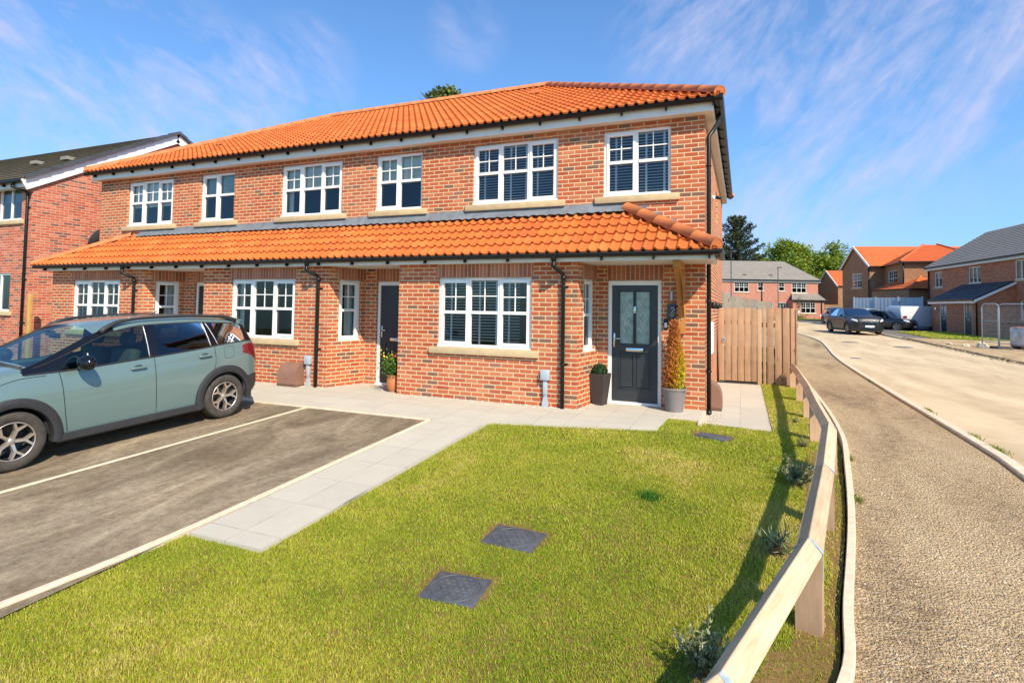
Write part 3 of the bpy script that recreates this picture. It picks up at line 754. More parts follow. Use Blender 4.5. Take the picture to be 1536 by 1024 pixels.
for k, (a, b, c, (w0, w1), st) in enumerate(bays):
    mb = MB(frameM((0, YB, 0), (1, 0, 0), (0, -1, 0)))
    wall(mb, a, b, -.25, ZL, [(w0, w1, bz0, bz1)])
    mb.M = Matrix.Identity(4)
    mb.add([(a, YW + (.0 if a > -16 else 8.4), -.25), (a, YB, -.25), (a, YB, ZL), (a, YW + (.0 if a > -16 else 8.4), ZL)], [(0, 1, 2, 3)])
    Ls = math.hypot(c - b, YW - YB); U = Vector((c - b, YW - YB, 0)) / Ls
    Mx = frameM((b, YB, 0), U, (U.y, -U.x, 0))
    mb.M = Mx; s0, s1 = .255, .775
    wall(mb, 0, Ls, -.25, ZL, [(s0, s1, bz0 - .01, bz1 - .01)], .09)
    mb.build('bay_wall', BRICKR, H)
    cu = None; bl = None
    if st == 'blind': bl = True
    if st == 'plain': cu = [(.06, .20)]
    if st == 'shut': bl = True
    make_window(H, frameM((w0, YB, bz0), (1, 0, 0), (0, -1, 0)), w1 - w0, bz1 - bz0, 3, True, bl, casements=(0, 2), curtain=cu)
    make_window(H, Mx @ Matrix.Translation((s0, 0, bz0 - .01)), s1 - s0, bz1 - bz0, 1, True, st == 'blind', casements=(0,), sill=False, curtain=[(.26, .47)] if st != 'blind' else None)
    # soldier course over the bay window and over the side light
    for Mq, q0, q1 in ((frameM((0, YB - .003, 0), (1, 0, 0), (0, -1, 0)), w0 - .03, w1 + .03), (Mx @ Matrix.Translation((0, -.003, 0)), s0 - .08, Ls)):
        lm = MB(Mq); z0, z1 = bz1 + .004, ZL
        lm.add([(q0, 0, z0), (q1, 0, z0), (q1, 0, z1), (q0, 0, z1)], [(0, 1, 2, 3)], [[(.0, q0), (.0, q1), (.224, q1), (.224, q0)]]); lm.build('soldier_course', BRICKS, H)
    for u in ((a + .87, a + 2.85) if k < 2 else ()):
        ab = MB(frameM((0, YB, 0), (1, 0, 0), (0, -1, 0)))
        for j in range(2):
            for i in range(7): ab.box(u + i * .031, u + i * .031 + .02, -.006, .004, .155 + j * .031, .155 + j * .031 + .022)
        ab.build('air_brick', plain('air_brick_red', (.36, .07, .04), .7, var=.1), H)
for (a, b), gz in zip(doors, (2, 1, 2)):
    make_door(H, frameM((a, YW, 0.0), (1, 0, 0), (0, -1, 0)), b - a, 2.12, gz)
    lm = MB(frameM((0, YW - .003, 0), (1, 0, 0), (0, -1, 0))); z0 = 2.128
    lm.add([(a - .02, 0, z0), (b + .04, 0, z0), (b + .04, 0, ZL + .01), (a - .02, 0, ZL + .01)], [(0, 1, 2, 3)], [[(.0, a), (.0, b), (.224, b), (.224, a)]]); lm.build('soldier_course', BRICKS, H)
FROST = plain('frosted_film', (.42, .50, .48), .35, var=.1)
for a, b, n, st in up:
    cu = {'curt': [(.08, .6), (.66, 1.12), (1.18, 1.6)], 'curt2': [(.06, .22)]}.get(st)
    w = make_window(H, frameM((a, YW, wz0), (1, 0, 0), (0, -1, 0)), b - a, wz1 - wz0, n, st != 'frost', st == 'blind', casements=(0, 2) if n == 3 else (0,), curtain=None if st == 'curt' else cu, transom=.52 if st != 'frost' else .55)
    if st in ('curt', 'curt2', 'half', 'frost'):   # roller blinds let half-way down
        rb = MB(frameM((a, YW, wz0), (1, 0, 0), (0, -1, 0))); rb.box(.06, b - a - .06, .15, .153, {'curt': .50, 'curt2': .66, 'half': .58, 'frost': .62}[st], wz1 - wz0 - .05)
        rb.build('roller_blind', {'curt': CURTAIN, 'frost': FROST}.get(st, plain('roller_cloth', (.72, .74, .66), .8, var=.05)), w)
# ---- upper roof
ZE, YE, YBk = 5.07, 9.40, 18.30; XE0, XE1 = -16.38, -.32; YRg = (YE + YBk) / 2; ZRg = ZE + (YRg - YE) * .539; ov = YRg - YE
r0 = Vector((XE0 + ov, YRg, ZRg)); r1 = Vector((XE1 - ov, YRg, ZRg))
c = [Vector((XE0, YE, ZE)), Vector((XE1, YE, ZE)), Vector((XE1, YBk, ZE)), Vector((XE0, YBk, ZE))]
mb = MB(); tile_slope(mb, c[0], c[1], r0, r1, .285, .165, .044, .032); roof = mb.build('roof', CLAY, H, autosmooth=40)
mb = MB(); tile_slope(mb, c[1] + Vector((-.03, 0, 0)), c[2] + Vector((-.03, 0, 0)), r1, r1 + Vector((0, .001, 0)), .285, .205, .02, .01); tile_slope(mb, c[3], c[0], r0, r0 + Vector((0, .001, 0)), .285, .165, .044, .032)
mb.build('hip_slope', CLAY, roof, autosmooth=40)
mb = MB(); mb.add([tuple(c[2]), tuple(c[3]), tuple(r0), tuple(r1)], [(0, 1, 2, 3)]); mb.build('back_slope', CLAY, roof)
up_ = Vector((0, 0, .045))
for p_, q_, cp_ in ((c[1] + Vector((-.02, .02, .055)), r1 + up_, True), (c[0] + Vector((.02, .02, .055)), r0 + up_, True), (c[2] + up_, r1 + up_, True), (c[3] + up_, r0 + up_, True), (r0 + up_, r1 + up_ + Vector((.1, 0, 0)), False)):
    mb = MB(); ridge_run(mb, p_, q_, .115, cap=cp_); mb.build('hip_tiles' if cp_ else 'ridge_tiles', CLAYR, roof)
for x, t in ((-13.2, 1.55), (-4.6, 3.1)):
    mb = MB()
    mb.box(x - .1, x + .1, YE + t - .1, YE + t + .1, ZE + t * .539 + .03, ZE + t * .539 + .12); mb.build('roof_vent', CLAYR, roof)
# fascia, soffit, gutter
mb = MB(); F0, F1, G0, G1 = YE + .12, YE + .14, XE0 + .12, XE1 - .12; SZ = ZS + .005
mb.box(G0, G1, F0, F0 + .02, SZ, SZ + .17); mb.box(G1 - .02, G1, F0 + .02, YBk - .12, SZ, SZ + .17); mb.box(G0, G0 + .02, F0 + .02, YBk - .12, SZ, SZ + .17)
mb.build('fascia', UPVCD, H)
mb = MB(); mb.box(G0 + .02, G1 - .02, F0 + .02, YW + .02, SZ + .002, SZ + .012); mb.box(XR - .02, G1 - .02, YW + .02, YBk - .1, SZ + .002, SZ + .012); mb.box(G0 + .02, XL + .02, YW + .02, YBk - .1, SZ + .002, SZ + .012)
mb.build('soffit', SOFFIT, H)
mb = MB(); gz = ZE + .012
gutter(mb, (XE0 - .06, F0 - .066, gz), (XE1 + .03, F0 - .066, gz)); gutter(mb, (G1 + .082, F0 - .1, gz + .03), (G1 + .082, YBk - .1, gz + .03), .078, out=(1, 0, 0))
for i in range(22): x = XE0 + .3 + i * .745; mb.box(x - .012, x + .012, F0 - .06, F0 + .0, gz - .12, gz - .03); mb.box(x - .012, x + .012, F0 - .075, F0 - .01, gz - .135, gz - .085)
for i in range(14): y = F0 + .3 + i * .62; mb.tube([(G1 + .066, y, gz - .058), (G1 + .066, y + .05, gz - .058)], .026, 8); mb.box(G1, G1 + .115, y, y + .02, gz - .075, gz + .004)
mb.build('gutter', BLACKP, H)
# ---- lower tiled roof across the bays
zE, yE = 2.515, 8.565; zT = 3.325; x0, x1 = -16.90, -.33; t0, t1 = -14.75, -1.87
e0, e1, q0, q1 = Vector((x0, yE, zE)), Vector((x1, yE, zE)), Vector((t0, YW + .01, zT)), Vector((t1, YW + .01, zT))
mb = MB(); tile_slope(mb, e0, e1, q0, q1, .285, .17, .044, .034); pr = mb.build('porch_roof', CLAY, H, autosmooth=40)
mb = MB(); mb.add([tuple(e1), (x1, YW, zE), tuple(q1)], [(0, 1, 2)]); mb.build('hip_slope', CLAY, pr); mb = MB(); mb.add([(x0, YW + 8.3, zE), tuple(e0), tuple(q0), (XL - .001, YW, zT - .65), (XL - .001, YW + 8.3, zT - .65)], [(0, 1, 2), (0, 2, 3), (0, 3, 4)]); mb.build('hip_slope', CLAY, pr)
mb = MB(); ridge_run(mb, e1 + Vector((-.03, .03, .055)), q1 + Vector((0, -.02, .05)), .125, .43); mb.build('hip_tiles', CLAYR, pr); mb = MB(); ridge_run(mb, e0 + Vector((.03, .03, .04)), q0 + Vector((0, -.02, .03)), .105, .55); mb.build('hip_tiles', CLAYR, pr)
# lead flashing dressed over the top course
mb = MB(); vs = []; n = 330; sl = Vector((0, YW - yE, zT - zE)).normalized()
for i in range(n + 1):
    x = t0 + .25 + (t1 - t0 - .25) * i / n; wv = .018 * abs(math.sin(math.pi * (x - x0) / .17)) + random.uniform(-.006, .006)
    for k, (dn, zz) in enumerate(((-.004, None), (-.03, .105), (-.20 + random.uniform(-.012, .012), .078))):
        if zz is None: vs.append((x, YW - .006, zT + .168 + .01 * math.floor(x * 2) % .02))
        else: vs.append((x, YW + sl.y * (dn), zT + sl.z * dn + .012 + (zz + wv if k == 2 else zz)))
mb.add(vs, [(3 * i + k, 3 * i + 3 + k, 3 * i + 4 + k, 3 * i + 1 + k) for i in range(n) for k in (0, 1)], smooth=True)
for i, x in enumerate((-1.75, -1.5, -1.25)):
    z = 3.40 - i * .13; mb.box(x, x + .22, YW - .006, YW - .002, z - .10, z + .02)
mb.build('flashing', LEAD, pr)
mb = MB(); FY = 8.66
mb.box(x0 + .24, x1 - .06, FY, FY + .02, ZL - .002, ZL + .14); mb.box(x1 - .08, x1 - .06, FY + .02, YW, ZL - .002, ZL + .14); mb.box(x0 + .24, x0 + .26, FY + .02, YW, ZL - .002, ZL + .14)
mb.build('fascia', UPVCD, H)
mb = MB(); mb.box(x0 + .26, x1 - .08, FY + .02, YW + .02, ZL + .001, ZL + .012); mb.build('soffit', SOFFIT, H)
mb = MB(); gz = zE + .005
gutter(mb, (x0 + .05, FY - .066, gz), (x1 + .02, FY - .066, gz)); gutter(mb, (x1 + .0, FY - .1, gz), (x1 + .0, YW - .02, gz), out=(1, 0, 0))
mb.tube([(x1, FY - .02, gz - .058), (x1, YW - .05, gz - .058)], .03, 8)
for i in range(21): x = x0 + .45 + i * .8; mb.box(x - .012, x + .012, FY - .06, FY, gz - .12, gz - .03); mb.box(x - .012, x + .012, FY - .08, FY - .02, gz - .135, gz - .088)
mb.build('gutter', BLACKP, H)
yg = FY - .066
downpipe(H, -2.83, yg, zE - .03, YB, -.02, 2.18, (1.98, .72), .11)
downpipe(H, -7.92, yg, zE - .03, YB, -.06, 2.18, (1.95, .75), .13)
downpipe(H, -13.42, yg, zE - .03, YB, -.06, 2.18, (1.9, .75), .14)
mb = MB(); xp, yp = XR + .055, YW + .14            # the pipe at the corner, down the side wall from the high gutter
mb.tube([(G1 + .066, yp + .35, ZE - .03), (G1 + .066, yp + .30, ZE - .18), (XR + .12, yp + .05, ZE - .42), (xp, yp, ZE - .52), (xp, yp, -.05)], .036, 12)
for z in (4.05, 2.8, 1.78, .62): mb.tube([(xp, yp, z - .014), (xp, yp, z + .014)], .044, 12); mb.box(XR, xp, yp - .012, yp + .012, z - .012, z + .012)
mb.tube([(xp, yp, -.02), (xp - .0, yp - .10, -.075)], .046, 12)
mb.build('downpipe', BLACKP, H)
# oak gallows bracket under the porch roof
mb = MB(); bx0, bx1 = -.985, -.885
mb.box(bx0 - .002, bx1 + .002, YW - .10, YW - .001, 1.235, 1.72); mb.box(bx0, bx1, YW - .085, YW - .001, 1.72, ZL - .004)
mb.box(bx0 - .0, bx1 - .0, FY + .10, YW - .088, ZL - .115, ZL - .006)
mb.add([(x, y, z) for x in (bx0 + .006, bx1 - .006) for y, z in ((FY + .16, ZL - .118), (FY + .34, ZL - .118), (YW - .088, 1.50), (YW - .088, 1.72))][:8],
       [(0, 1, 2, 3), (7, 6, 5, 4), (0, 4, 5, 1), (1, 5, 6, 2), (2, 6, 7, 3), (3, 7, 4, 0)])
br = mb.build('gallows_bracket', OAK, H)
mb = MB(); mb.tube([(-.935, YW - .112, 1.47), (-.935, YW - .098, 1.47)], .012, 10); mb.build('bolt', CHROME, br)
# ------------------------------------------------------------------ grass blades
from mathutils.geometry import tessellate_polygon
def in_poly(P, poly):
    x, y = P[:, 0], P[:, 1]; ins = np.zeros(len(P), bool); n = len(poly)
    for i in range(n):
        x0, y0 = poly[i]; x1, y1 = poly[(i + 1) % n]
        c = ((y0 > y) != (y1 > y)); xi = (x1 - x0) * (y - y0) / ((y1 - y0) if y1 != y0 else 1e-9) + x0
        ins ^= c & (x < xi)
    return ins
def vnoise(x, y, s, seed=0):
    """cheap smooth value noise"""
    r = np.random.default_rng(seed); T = r.random((64, 64)); u = x * s + 13.7; v = y * s + 5.1
    i = np.floor(u).astype(int); j = np.floor(v).astype(int); fu = u - i; fv = v - j; fu = fu * fu * (3 - 2 * fu); fv = fv * fv * (3 - 2 * fv)
    a = T[i % 64, j % 64]; b = T[(i + 1) % 64, j % 64]; c = T[i % 64, (j + 1) % 64]; d = T[(i + 1) % 64, (j + 1) % 64]
    return (a * (1 - fu) + b * fu) * (1 - fv) + (c * (1 - fu) + d * fu) * fv
COVERS = [(-1.73, 4.31, .44, .34, -.05), (-1.82, 3.48, .40, .34, .06)]
def blades(P, zf, h0, w0, seed=1, lean=.6):
    r = np.random.default_rng(seed); n = len(P)
    patchn = .55 * vnoise(P[:, 0], P[:, 1], .9, 3) + .3 * vnoise(P[:, 0], P[:, 1], 3.3, 4) + .15 * vnoise(P[:, 0], P[:, 1], 11, 5)
    h = h0 * r.uniform(.45, 1.25, n) * (.72 + .6 * patchn); w = w0 * r.uniform(.7, 1.3, n)
    a = r.uniform(0, 2 * np.pi, n); l = r.uniform(.05, lean, n) * h * 1.6
    dx, dy = np.cos(a), np.sin(a); t = r.uniform(0, 2 * np.pi, n); tx, ty = np.cos(t), np.sin(t)
    z = zf(P[:, 0], P[:, 1])
    V = np.empty((n, 5, 3), dtype=np.float32)
    V[:, 0] = np.stack([P[:, 0] - tx * w / 2, P[:, 1] - ty * w / 2, z], 1); V[:, 1] = np.stack([P[:, 0] + tx * w / 2, P[:, 1] + ty * w / 2, z], 1)
    mx, my, mz = P[:, 0] + dx * l * .35, P[:, 1] + dy * l * .35, z + h * .6
    V[:, 2] = np.stack([mx + tx * w * .38, my + ty * w * .38, mz], 1); V[:, 3] = np.stack([mx - tx * w * .38, my - ty * w * .38, mz], 1)
    V[:, 4] = np.stack([P[:, 0] + dx * l, P[:, 1] + dy * l, z + h], 1)
    b = (np.arange(n) * 5)[:, None]
    F = np.concatenate([b + np.array([[0, 1, 2]]), b + np.array([[0, 2, 3]]), b + np.array([[3, 2, 4]])], 1).reshape(-1, 3)
    rnd = np.clip(.15 + .75 * patchn + r.normal(0, .16, n), 0, 1); dry = r.random(n) < .10 + .20 * (patchn > .62); rnd[dry] = np.clip(rnd[dry] + .45, 0, 1)
    return V.reshape(-1, 3), F, np.repeat(rnd, 3)
GRASSM = mat_leaf('grass_blade', [(.12, .245, .012), (.245, .36, .018), (.40, .45, .03), (.55, .51, .06), (.68, .57, .20)], .55, .35)
def lz(x, y):
    t = np.clip((x + 1.0) / 1.2, 0, 1); return -0.057 * np.maximum(0, 8 - y) - .035 - .035 * t * np.clip((y - 6) / 2, 0, 1)
def lawn_points(y0, y1, dens, seed):
    r = np.random.default_rng(seed); A = 6.4 * (y1 - y0); P = np.stack([r.uniform(-4.9, 1.5, int(A * dens)), r.uniform(y0, y1, int(A * dens))], 1)
    P = P[in_poly(P, LAWN)]
    for cx_, cy_, w_, h_, a in COVERS + [(-.38, 8.02, .46, .30, -.18)]:
        u = (P[:, 0] - cx_) * math.cos(a) + (P[:, 1] - cy_) * math.sin(a); v = -(P[:, 0] - cx_) * math.sin(a) + (P[:, 1] - cy_) * math.cos(a)
        m = (np.abs(u) < w_ / 2 + .015) & (np.abs(v) < h_ / 2 + .012); P = P[~m]
        u = (P[:, 0] - cx_) * math.cos(a) + (P[:, 1] - cy_) * math.sin(a); v = -(P[:, 0] - cx_) * math.sin(a) + (P[:, 1] - cy_) * math.cos(a)
        m = (np.abs(u) < w_ / 2 + .06) & (np.abs(v) < h_ / 2 + .05) & (v > -h_ * .2) & (r.random(len(P)) < .75); P = P[~m]
    # worn strip beside the edging outside the rail, and scuffed edges of the path
    d = P[:, 0] - np.interp(P[:, 1], [y for _, y in EDGES_], [x for x, _ in EDGES_])
    thin = (d > -.34) & (vnoise(P[:, 0], P[:, 1], 2.6, 9) + .30 * (d + .34) / .34 > .53) & (r.random(len(P)) < .84)
    P = P[~thin]
    keep = r.random(len(P)) < np.clip(.72 + .9 * (vnoise(P[:, 0], P[:, 1], 5., 11) - .2), .35, 1)
    return P[keep]
vis = lambda P: P[(P[:, 1] > 1.55)]
Vs = []; Fs = []; Rs = []; off_ = 0
for (a, b, dn, hh, ww, sd) in ((1.4, 4.2, 27000, .021, .0038, 1), (4.2, 6.6, 17000, .024, .0048, 2), (6.6, 14.6, 10000, .027, .0066, 3)):
    P = vis(lawn_points(a, b, dn, sd))
    # what the camera could never see or nearly see is left out
    P = P[(P[:, 0] > -2.3 * P[:, 1] - .5)]
    v, f, r_ = blades(P, lz, hh, ww, sd); Vs.append(v); Fs.append(f + off_); Rs.append(r_); off_ += len(v)
go = fast_mesh('grass', np.concatenate(Vs), np.concatenate(Fs), GRASSM, np.concatenate(Rs))
tag(go, 'short yellowish green turf covering the front lawn', 'grass', kind='stuff')

# ------------------------------------------------------------------ chippings
def stones(name, P, zf, s0, s1, mat, seed=5, flat=.6):
    r = np.random.default_rng(seed); n = len(P); s = r.uniform(s0, s1, n) * r.uniform(.6, 1.2, n)
    o = np.array([(1, 0, 0), (-1, 0, 0), (0, 1, 0), (0, -1, 0), (0, 0, 1), (0, 0, -1)], dtype=float)
    a = r.uniform(0, 6.28, n); V = np.empty((n, 6, 3))
    st = r.uniform(.6, 1.4, (n, 3)); st[:, 2] *= flat
    q = o[None] * st[:, None, :] * s[:, None, None] + r.normal(0, .12, (n, 6, 3)) * s[:, None, None]
    V[..., 0] = q[..., 0] * np.cos(a)[:, None] - q[..., 1] * np.sin(a)[:, None] + P[:, 0:1]; V[..., 1] = q[..., 0] * np.sin(a)[:, None] + q[..., 1] * np.cos(a)[:, None] + P[:, 1:2]
    V[..., 2] = q[..., 2] + (zf(P[:, 0], P[:, 1]) + s * .25)[:, None]
    t = np.array([(0, 2, 4), (2, 1, 4), (1, 3, 4), (3, 0, 4), (2, 0, 5), (1, 2, 5), (3, 1, 5), (0, 3, 5)])
    F = (np.arange(n) * 6)[:, None, None] + t[None]
    return fast_mesh(name, V.reshape(-1, 3), F.reshape(-1, 3), mat, np.repeat(r.random(n), 8))
CHIP = mat_leaf('chipping', [(.45, .36, .26), (.62, .50, .38), (.74, .66, .55), (.38, .27, .19), (.80, .74, .64)], .85, 0)
CHIPD = mat_leaf('road_chipping', [(.10, .075, .05), (.50, .36, .20), (.25, .18, .11), (.64, .48, .29), (.16, .12, .08), (.68, .56, .40)], .9, 0)
segs = [((-5.95, YB), (-2.49, YB)), ((-2.49, YB), (-2.38, YW)), ((-11.03, YB), (-7.58, YB)), ((-7.58, YB), (-7.34, YW)), ((-5.93, YB + .3), (-5.96, YB))]
Pp = []
for (ax, ay), (bx, by) in segs:
    L = math.hypot(bx - ax, by - ay); n = int(L * 230); t = rng.random(n); d = np.abs(rng.normal(0, .055, n)) + .006
    nx, ny = (by - ay) / L, -(bx - ax) / L
    Pp.append(np.stack([ax + (bx - ax) * t + nx * d, ay + (by - ay) * t + ny * d], 1))
zz = lambda x, y: -0.057 * np.maximum(0, 8 - y)
tag(stones('pebbles', np.concatenate(Pp), zz, .007, .016, CHIP), 'pale pebbles scattered along the foot of the brick wall', 'pebbles', kind='stuff')
P = np.stack([rng.uniform(-.55, -.30, 170), rng.uniform(8.95, 9.9, 170)], 1)
tag(stones('gravel', P, lambda x, y: zz(x, y) - .078, .007, .015, CHIP, 6), 'loose gravel around the foot of the corner drainpipe', 'gravel', kind='stuff')
# loose stone on the unfinished footway
n = 150000; y = 1.3 + (rng.random(n) ** 1.7) * 13; x = rng.uniform(-1, 2.9, n)
xe = np.interp(y, [b for _, b in EDGES_], [a for a, _ in EDGES_]) + .10; xk = np.interp(y, [b for _, b in KPS if b > 0], [a for a, b in KPS if b > 0]) - .08
m = (x > xe) & (x < xk) & (vnoise(x, y, 2.1, 21) * .5 + vnoise(x, y, 7., 22) * .5 > .40); P = np.stack([x[m], y[m]], 1)
tag(stones('loose_stone', P, lambda x, y: zz(x, y) - .034, .003, .0115, CHIPD, 8, .5), 'dark and pale loose stone over the rough footway', 'loose stone', kind='stuff')
# weeds in the kerb line
WEED = mat_leaf('weed', [(.06, .12, .015), (.14, .2, .02), (.25, .26, .04)], .6, .3)
Pw = []
for cx_, cy_, s in ((2.86, 9.4, .10), (2.84, 11.3, .16), (2.9, 11.6, .08), (2.86, 8.6, .12), (2.84, 15.8, .14), (.98, 6.2, .05), (1.1, 7.5, .05)):
    Pw.append(np.stack([rng.normal(cx_, .03, int(1200 * s)), rng.normal(cy_, s, int(1200 * s))], 1))
v, f, r_ = blades(np.concatenate(Pw), lambda x, y: zz(x, y) - .03, .05, .008, 31, .9)
tag(fast_mesh('weeds', v, f, WEED, r_), 'small weeds growing along the kerb stones', 'weeds', kind='stuff')

# ------------------------------------------------------------------ covers, boxes, pots
IRON = plain('cast_cover', (.075, .080, .088), .5, metal=0, var=.3, nscale=14, bmp=.3, spec=.6)
def inspection_cover(x, y, w, d, rz, label, ring=True):
    z = lawn_z(x, y) + .006; t = empty('inspection_cover', (x, y, z), label, 'manhole cover', rz, 'inspection covers in the front lawn')
    slope = math.atan(.057) if y < 8 else 0; t.rotation_euler = (slope, 0, rz)
    f = MB(); f.bbox(-w / 2, w / 2, -d / 2, d / 2, -.05, .006, .005); f.build('frame', IRON, t, local=True)
    l = MB(); r_ = min(w, d) * .47
    if ring:
        l.tube([(r_ * w / max(w, d) * math.cos(k * math.pi / 20) * 1.1, r_ * math.sin(k * math.pi / 20), .0065) for k in range(40)], .0035, 6, closed=True)
        for i in range(-3, 4):
            for j in range(-3, 4):
                a, b = i * w * .115 + (j % 2) * w * .05, j * d * .115
                if a * a + b * b < (r_ * .85) ** 2: l.bbox(a - w * .04, a + w * .04, b - d * .032, b + d * .032, .003, .011, .003, Matrix.Rotation(R(6), 4, 'Z'))
    else:
        l.tube([(w * .40 * math.cos(k * math.pi / 12) + (0), d * .36 * math.sin(k * math.pi / 12), .0065) for k in range(24)], .004, 6, closed=True)
        for i in range(9): l.bbox(-w * .33 + i * w * .073, -w * .33 + i * w * .073 + .014, -d * .27, d * .27, .003, .010, .003)
    l.build('lid', IRON, t, local=True); return t
inspection_cover(-1.73, 4.31, .44, .34, -.05, 'square ringed cover in mid lawn, the one nearer to the house')
inspection_cover(-1.82, 3.48, .40, .34, .06, 'square ringed cover in mid lawn, the one farther from the house')
inspection_cover(-.38, 8.0, .44, .26, -.42, 'narrow grey ribbed cover in the turf by the side path', False)

def meter_box(x, y, z, rz, label):
    t = empty('meter_box', (x, y, z), label, 'meter box', rz, 'brown meter boxes at the foot of the wall'); w, d, h = .46, .24, .46
    prof = [(0, 0), (0, h)] + [(-d * (.25 + .75 * math.sin(a)) if 1 else 0, h * (.42 + .58 * math.cos(a))) for a in [R(k) for k in range(0, 91, 10)]] + [(-d * 1.02, .06), (-d * .94, .045), (-d * .94, 0)]
    b = MB(); b.prism([(p[0], p[1]) for p in prof], -w / 2, w / 2, 'x'); b.build('cover', TAN, t, local=True)
    f = MB(); f.box(-w / 2 - .01, w / 2 + .01, -d * 1.0, .0, 0, .05); f.build('base', plain('meter_base', (.14, .075, .05), .7), t, local=True)
    k = MB(); k.tube([(0, -d * .96, .17), (0, -d * 1.03, .165)], .008, 8); k.build('lock', BLACKP, t, local=True); return t
meter_box(-8.36, YB, -.01, 0, 'tan curved meter box standing under the bay window behind the car')
mx = meter_box(XR, 10.45, -.08, R(90), 'tan curved meter box on the side wall behind the corner drainpipe')
for x, lab in ((-3.02, 'grey cable box on a conduit beside the drainpipe of the nearest bay'), (-7.98 + .28, 'grey cable box on a conduit beside the drainpipe in the middle of the terrace')):
    x_ = x if x > -5 else -7.83 - .17
    t = empty('cable_box', (x_, YB, 0), lab, 'cable box', 0, 'grey cable boxes on the bays')
    b = MB(); b.bbox(-.075, .075, -.085, 0, .44, .61, .008); b.build('box', GREYBOX, t, local=True)
    b = MB(); b.bbox(-.035, .035, -.06, 0, .20, .445, .006); b.bbox(-.028, .028, -.05, 0, .16, .21, .004); b.prism([(-.028, .16), (.028, .16), (.05, .02), (.045, -.02), (-.05, -.02), (-.05, .06)], -.055, 0, 'y'); b.build('conduit', GREYBOX, t, local=True)

def pot_mat(n, c): return plain(n, c, .65, var=.08, nscale=5, bmp=.1)
def leaf_cloud(name, pts, size, mat, parent, seed=0, aspect=.5, up=.0, rv=None):
    """small leaf quads at given points (n,3) in random directions"""
    r = np.random.default_rng(seed); n = len(pts); d = r.normal(0, 1, (n, 3)); d[:, 2] += up; d /= np.linalg.norm(d, axis=1)[:, None]
    e = r.normal(0, 1, (n, 3)); e -= (e * d).sum(1)[:, None] * d; e /= np.linalg.norm(e, axis=1)[:, None]; s = (size * r.uniform(.6, 1.3, n))[:, None]
    V = np.stack([pts - e * s * aspect * .5, pts + d * s * .5 - e * s * aspect * .45, pts + d * s, pts + d * s * .5 + e * s * aspect * .45], 1)
    V[:, 0] = pts; F = (np.arange(n) * 4)[:, None] + np.arange(4)
    return fast_mesh(name, V.reshape(-1, 3), F, mat, r.random(n) if rv is None else rv, parent)
# tall dark square planter with a clipped ball
t = empty('potted_box_ball', (-2.27, 9.48, 0), 'clipped round bush in a tall dark square planter left of the nearest door', 'potted plant', R(-14))
b = MB(); vs = []
for s, z in ((.095, 0), (.145, .50), (.145, .53), (.125, .53), (.12, .46)): vs += [(-s, -s, z), (s, -s, z), (s, s, z), (-s, s, z)]
b.add(vs, [(i * 4 + k, i * 4 + (k + 1) % 4, i * 4 + 4 + (k + 1) % 4, i * 4 + 4 + k) for i in range(4) for k in range(4)] + [(0, 3, 2, 1), (16, 17, 18, 19)])
b.build('planter', pot_mat('planter_dark', (.045, .035, .032)), t, local=True)
q = rng.normal(0, 1, (2600, 3)); q /= np.linalg.norm(q, axis=1)[:, None]; q *= (.125 * rng.uniform(.8, 1.03, 2600))[:, None]
BOXL = mat_leaf('box_leaf', [(.012, .035, .012), (.03, .075, .022), (.06, .12, .04)], .5, .15)
leaf_cloud('foliage', q + np.array([-2.27, 9.48, .56]), .03, BOXL, t, 3, .6)
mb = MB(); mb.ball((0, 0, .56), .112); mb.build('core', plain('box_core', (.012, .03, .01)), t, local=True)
# round ribbed grey pot with a golden conifer
t = empty('potted_conifer', (-1.03, 9.42, 0), 'golden and orange upright conifer in a round ribbed grey pot right of the nearest door', 'potted plant')
b = MB(); pr_ = [(.135, 0)] + [(.135 + .055 * z / .34 + .0022 * (1 if i % 2 else -1), z) for i, z in enumerate(np.linspace(.01, .34, 30))] + [(.197, .345), (.197, .375), (.18, .375), (.178, .30), (0, .30)]
b.lathe(pr_, 40); b.build('pot', pot_mat('pot_grey', (.20, .175, .165)), t, local=True)
b = MB(); b.lathe([(0, .312), (.177, .312)], 24); b.build('soil', SOILM, t, local=True)
def conifer_pts(n, z0, z1, rad, seed):
    r = np.random.default_rng(seed); z = z0 + (z1 - z0) * r.random(n) ** 1.15; k = (z - z0) / (z1 - z0); a = r.uniform(0, 6.283, n)
    R_ = rad(k) * (.55 + .45 * np.sqrt(r.random(n))) * (.82 + .28 * np.sin(a * 5 + z * 23) * np.sin(z * 31 + a * 2)); return np.stack([R_ * np.cos(a), R_ * np.sin(a), z], 1), k, a
P_, k_, a_ = conifer_pts(11000, .30, 1.42, lambda k: .185 * np.clip(1 - k, 0, 1) ** .70 * (.70 + 1.2 * k * (1 - k)) + .028, 4)
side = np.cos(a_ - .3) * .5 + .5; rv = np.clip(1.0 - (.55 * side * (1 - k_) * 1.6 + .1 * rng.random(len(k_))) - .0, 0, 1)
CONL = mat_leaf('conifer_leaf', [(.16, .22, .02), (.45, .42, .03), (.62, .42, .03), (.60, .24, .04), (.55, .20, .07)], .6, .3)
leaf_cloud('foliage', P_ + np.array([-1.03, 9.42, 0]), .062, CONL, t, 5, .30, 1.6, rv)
b = MB(); b.tube([(0, 0, .3), (.005, 0, .8), (0, 0, 1.35)], [.02, .012, .004], 8); b.build('trunk', plain('twig', (.12, .07, .04)), t, local=True)
P_ = np.array([-1.03, 9.42, 0]) + np.stack([rng.uniform(-.15, .17, 260), rng.uniform(-.15, 0.05, 260), rng.uniform(.31, .42, 260)], 1)
leaf_cloud('heather', P_, .035, BOXL, t, 6)
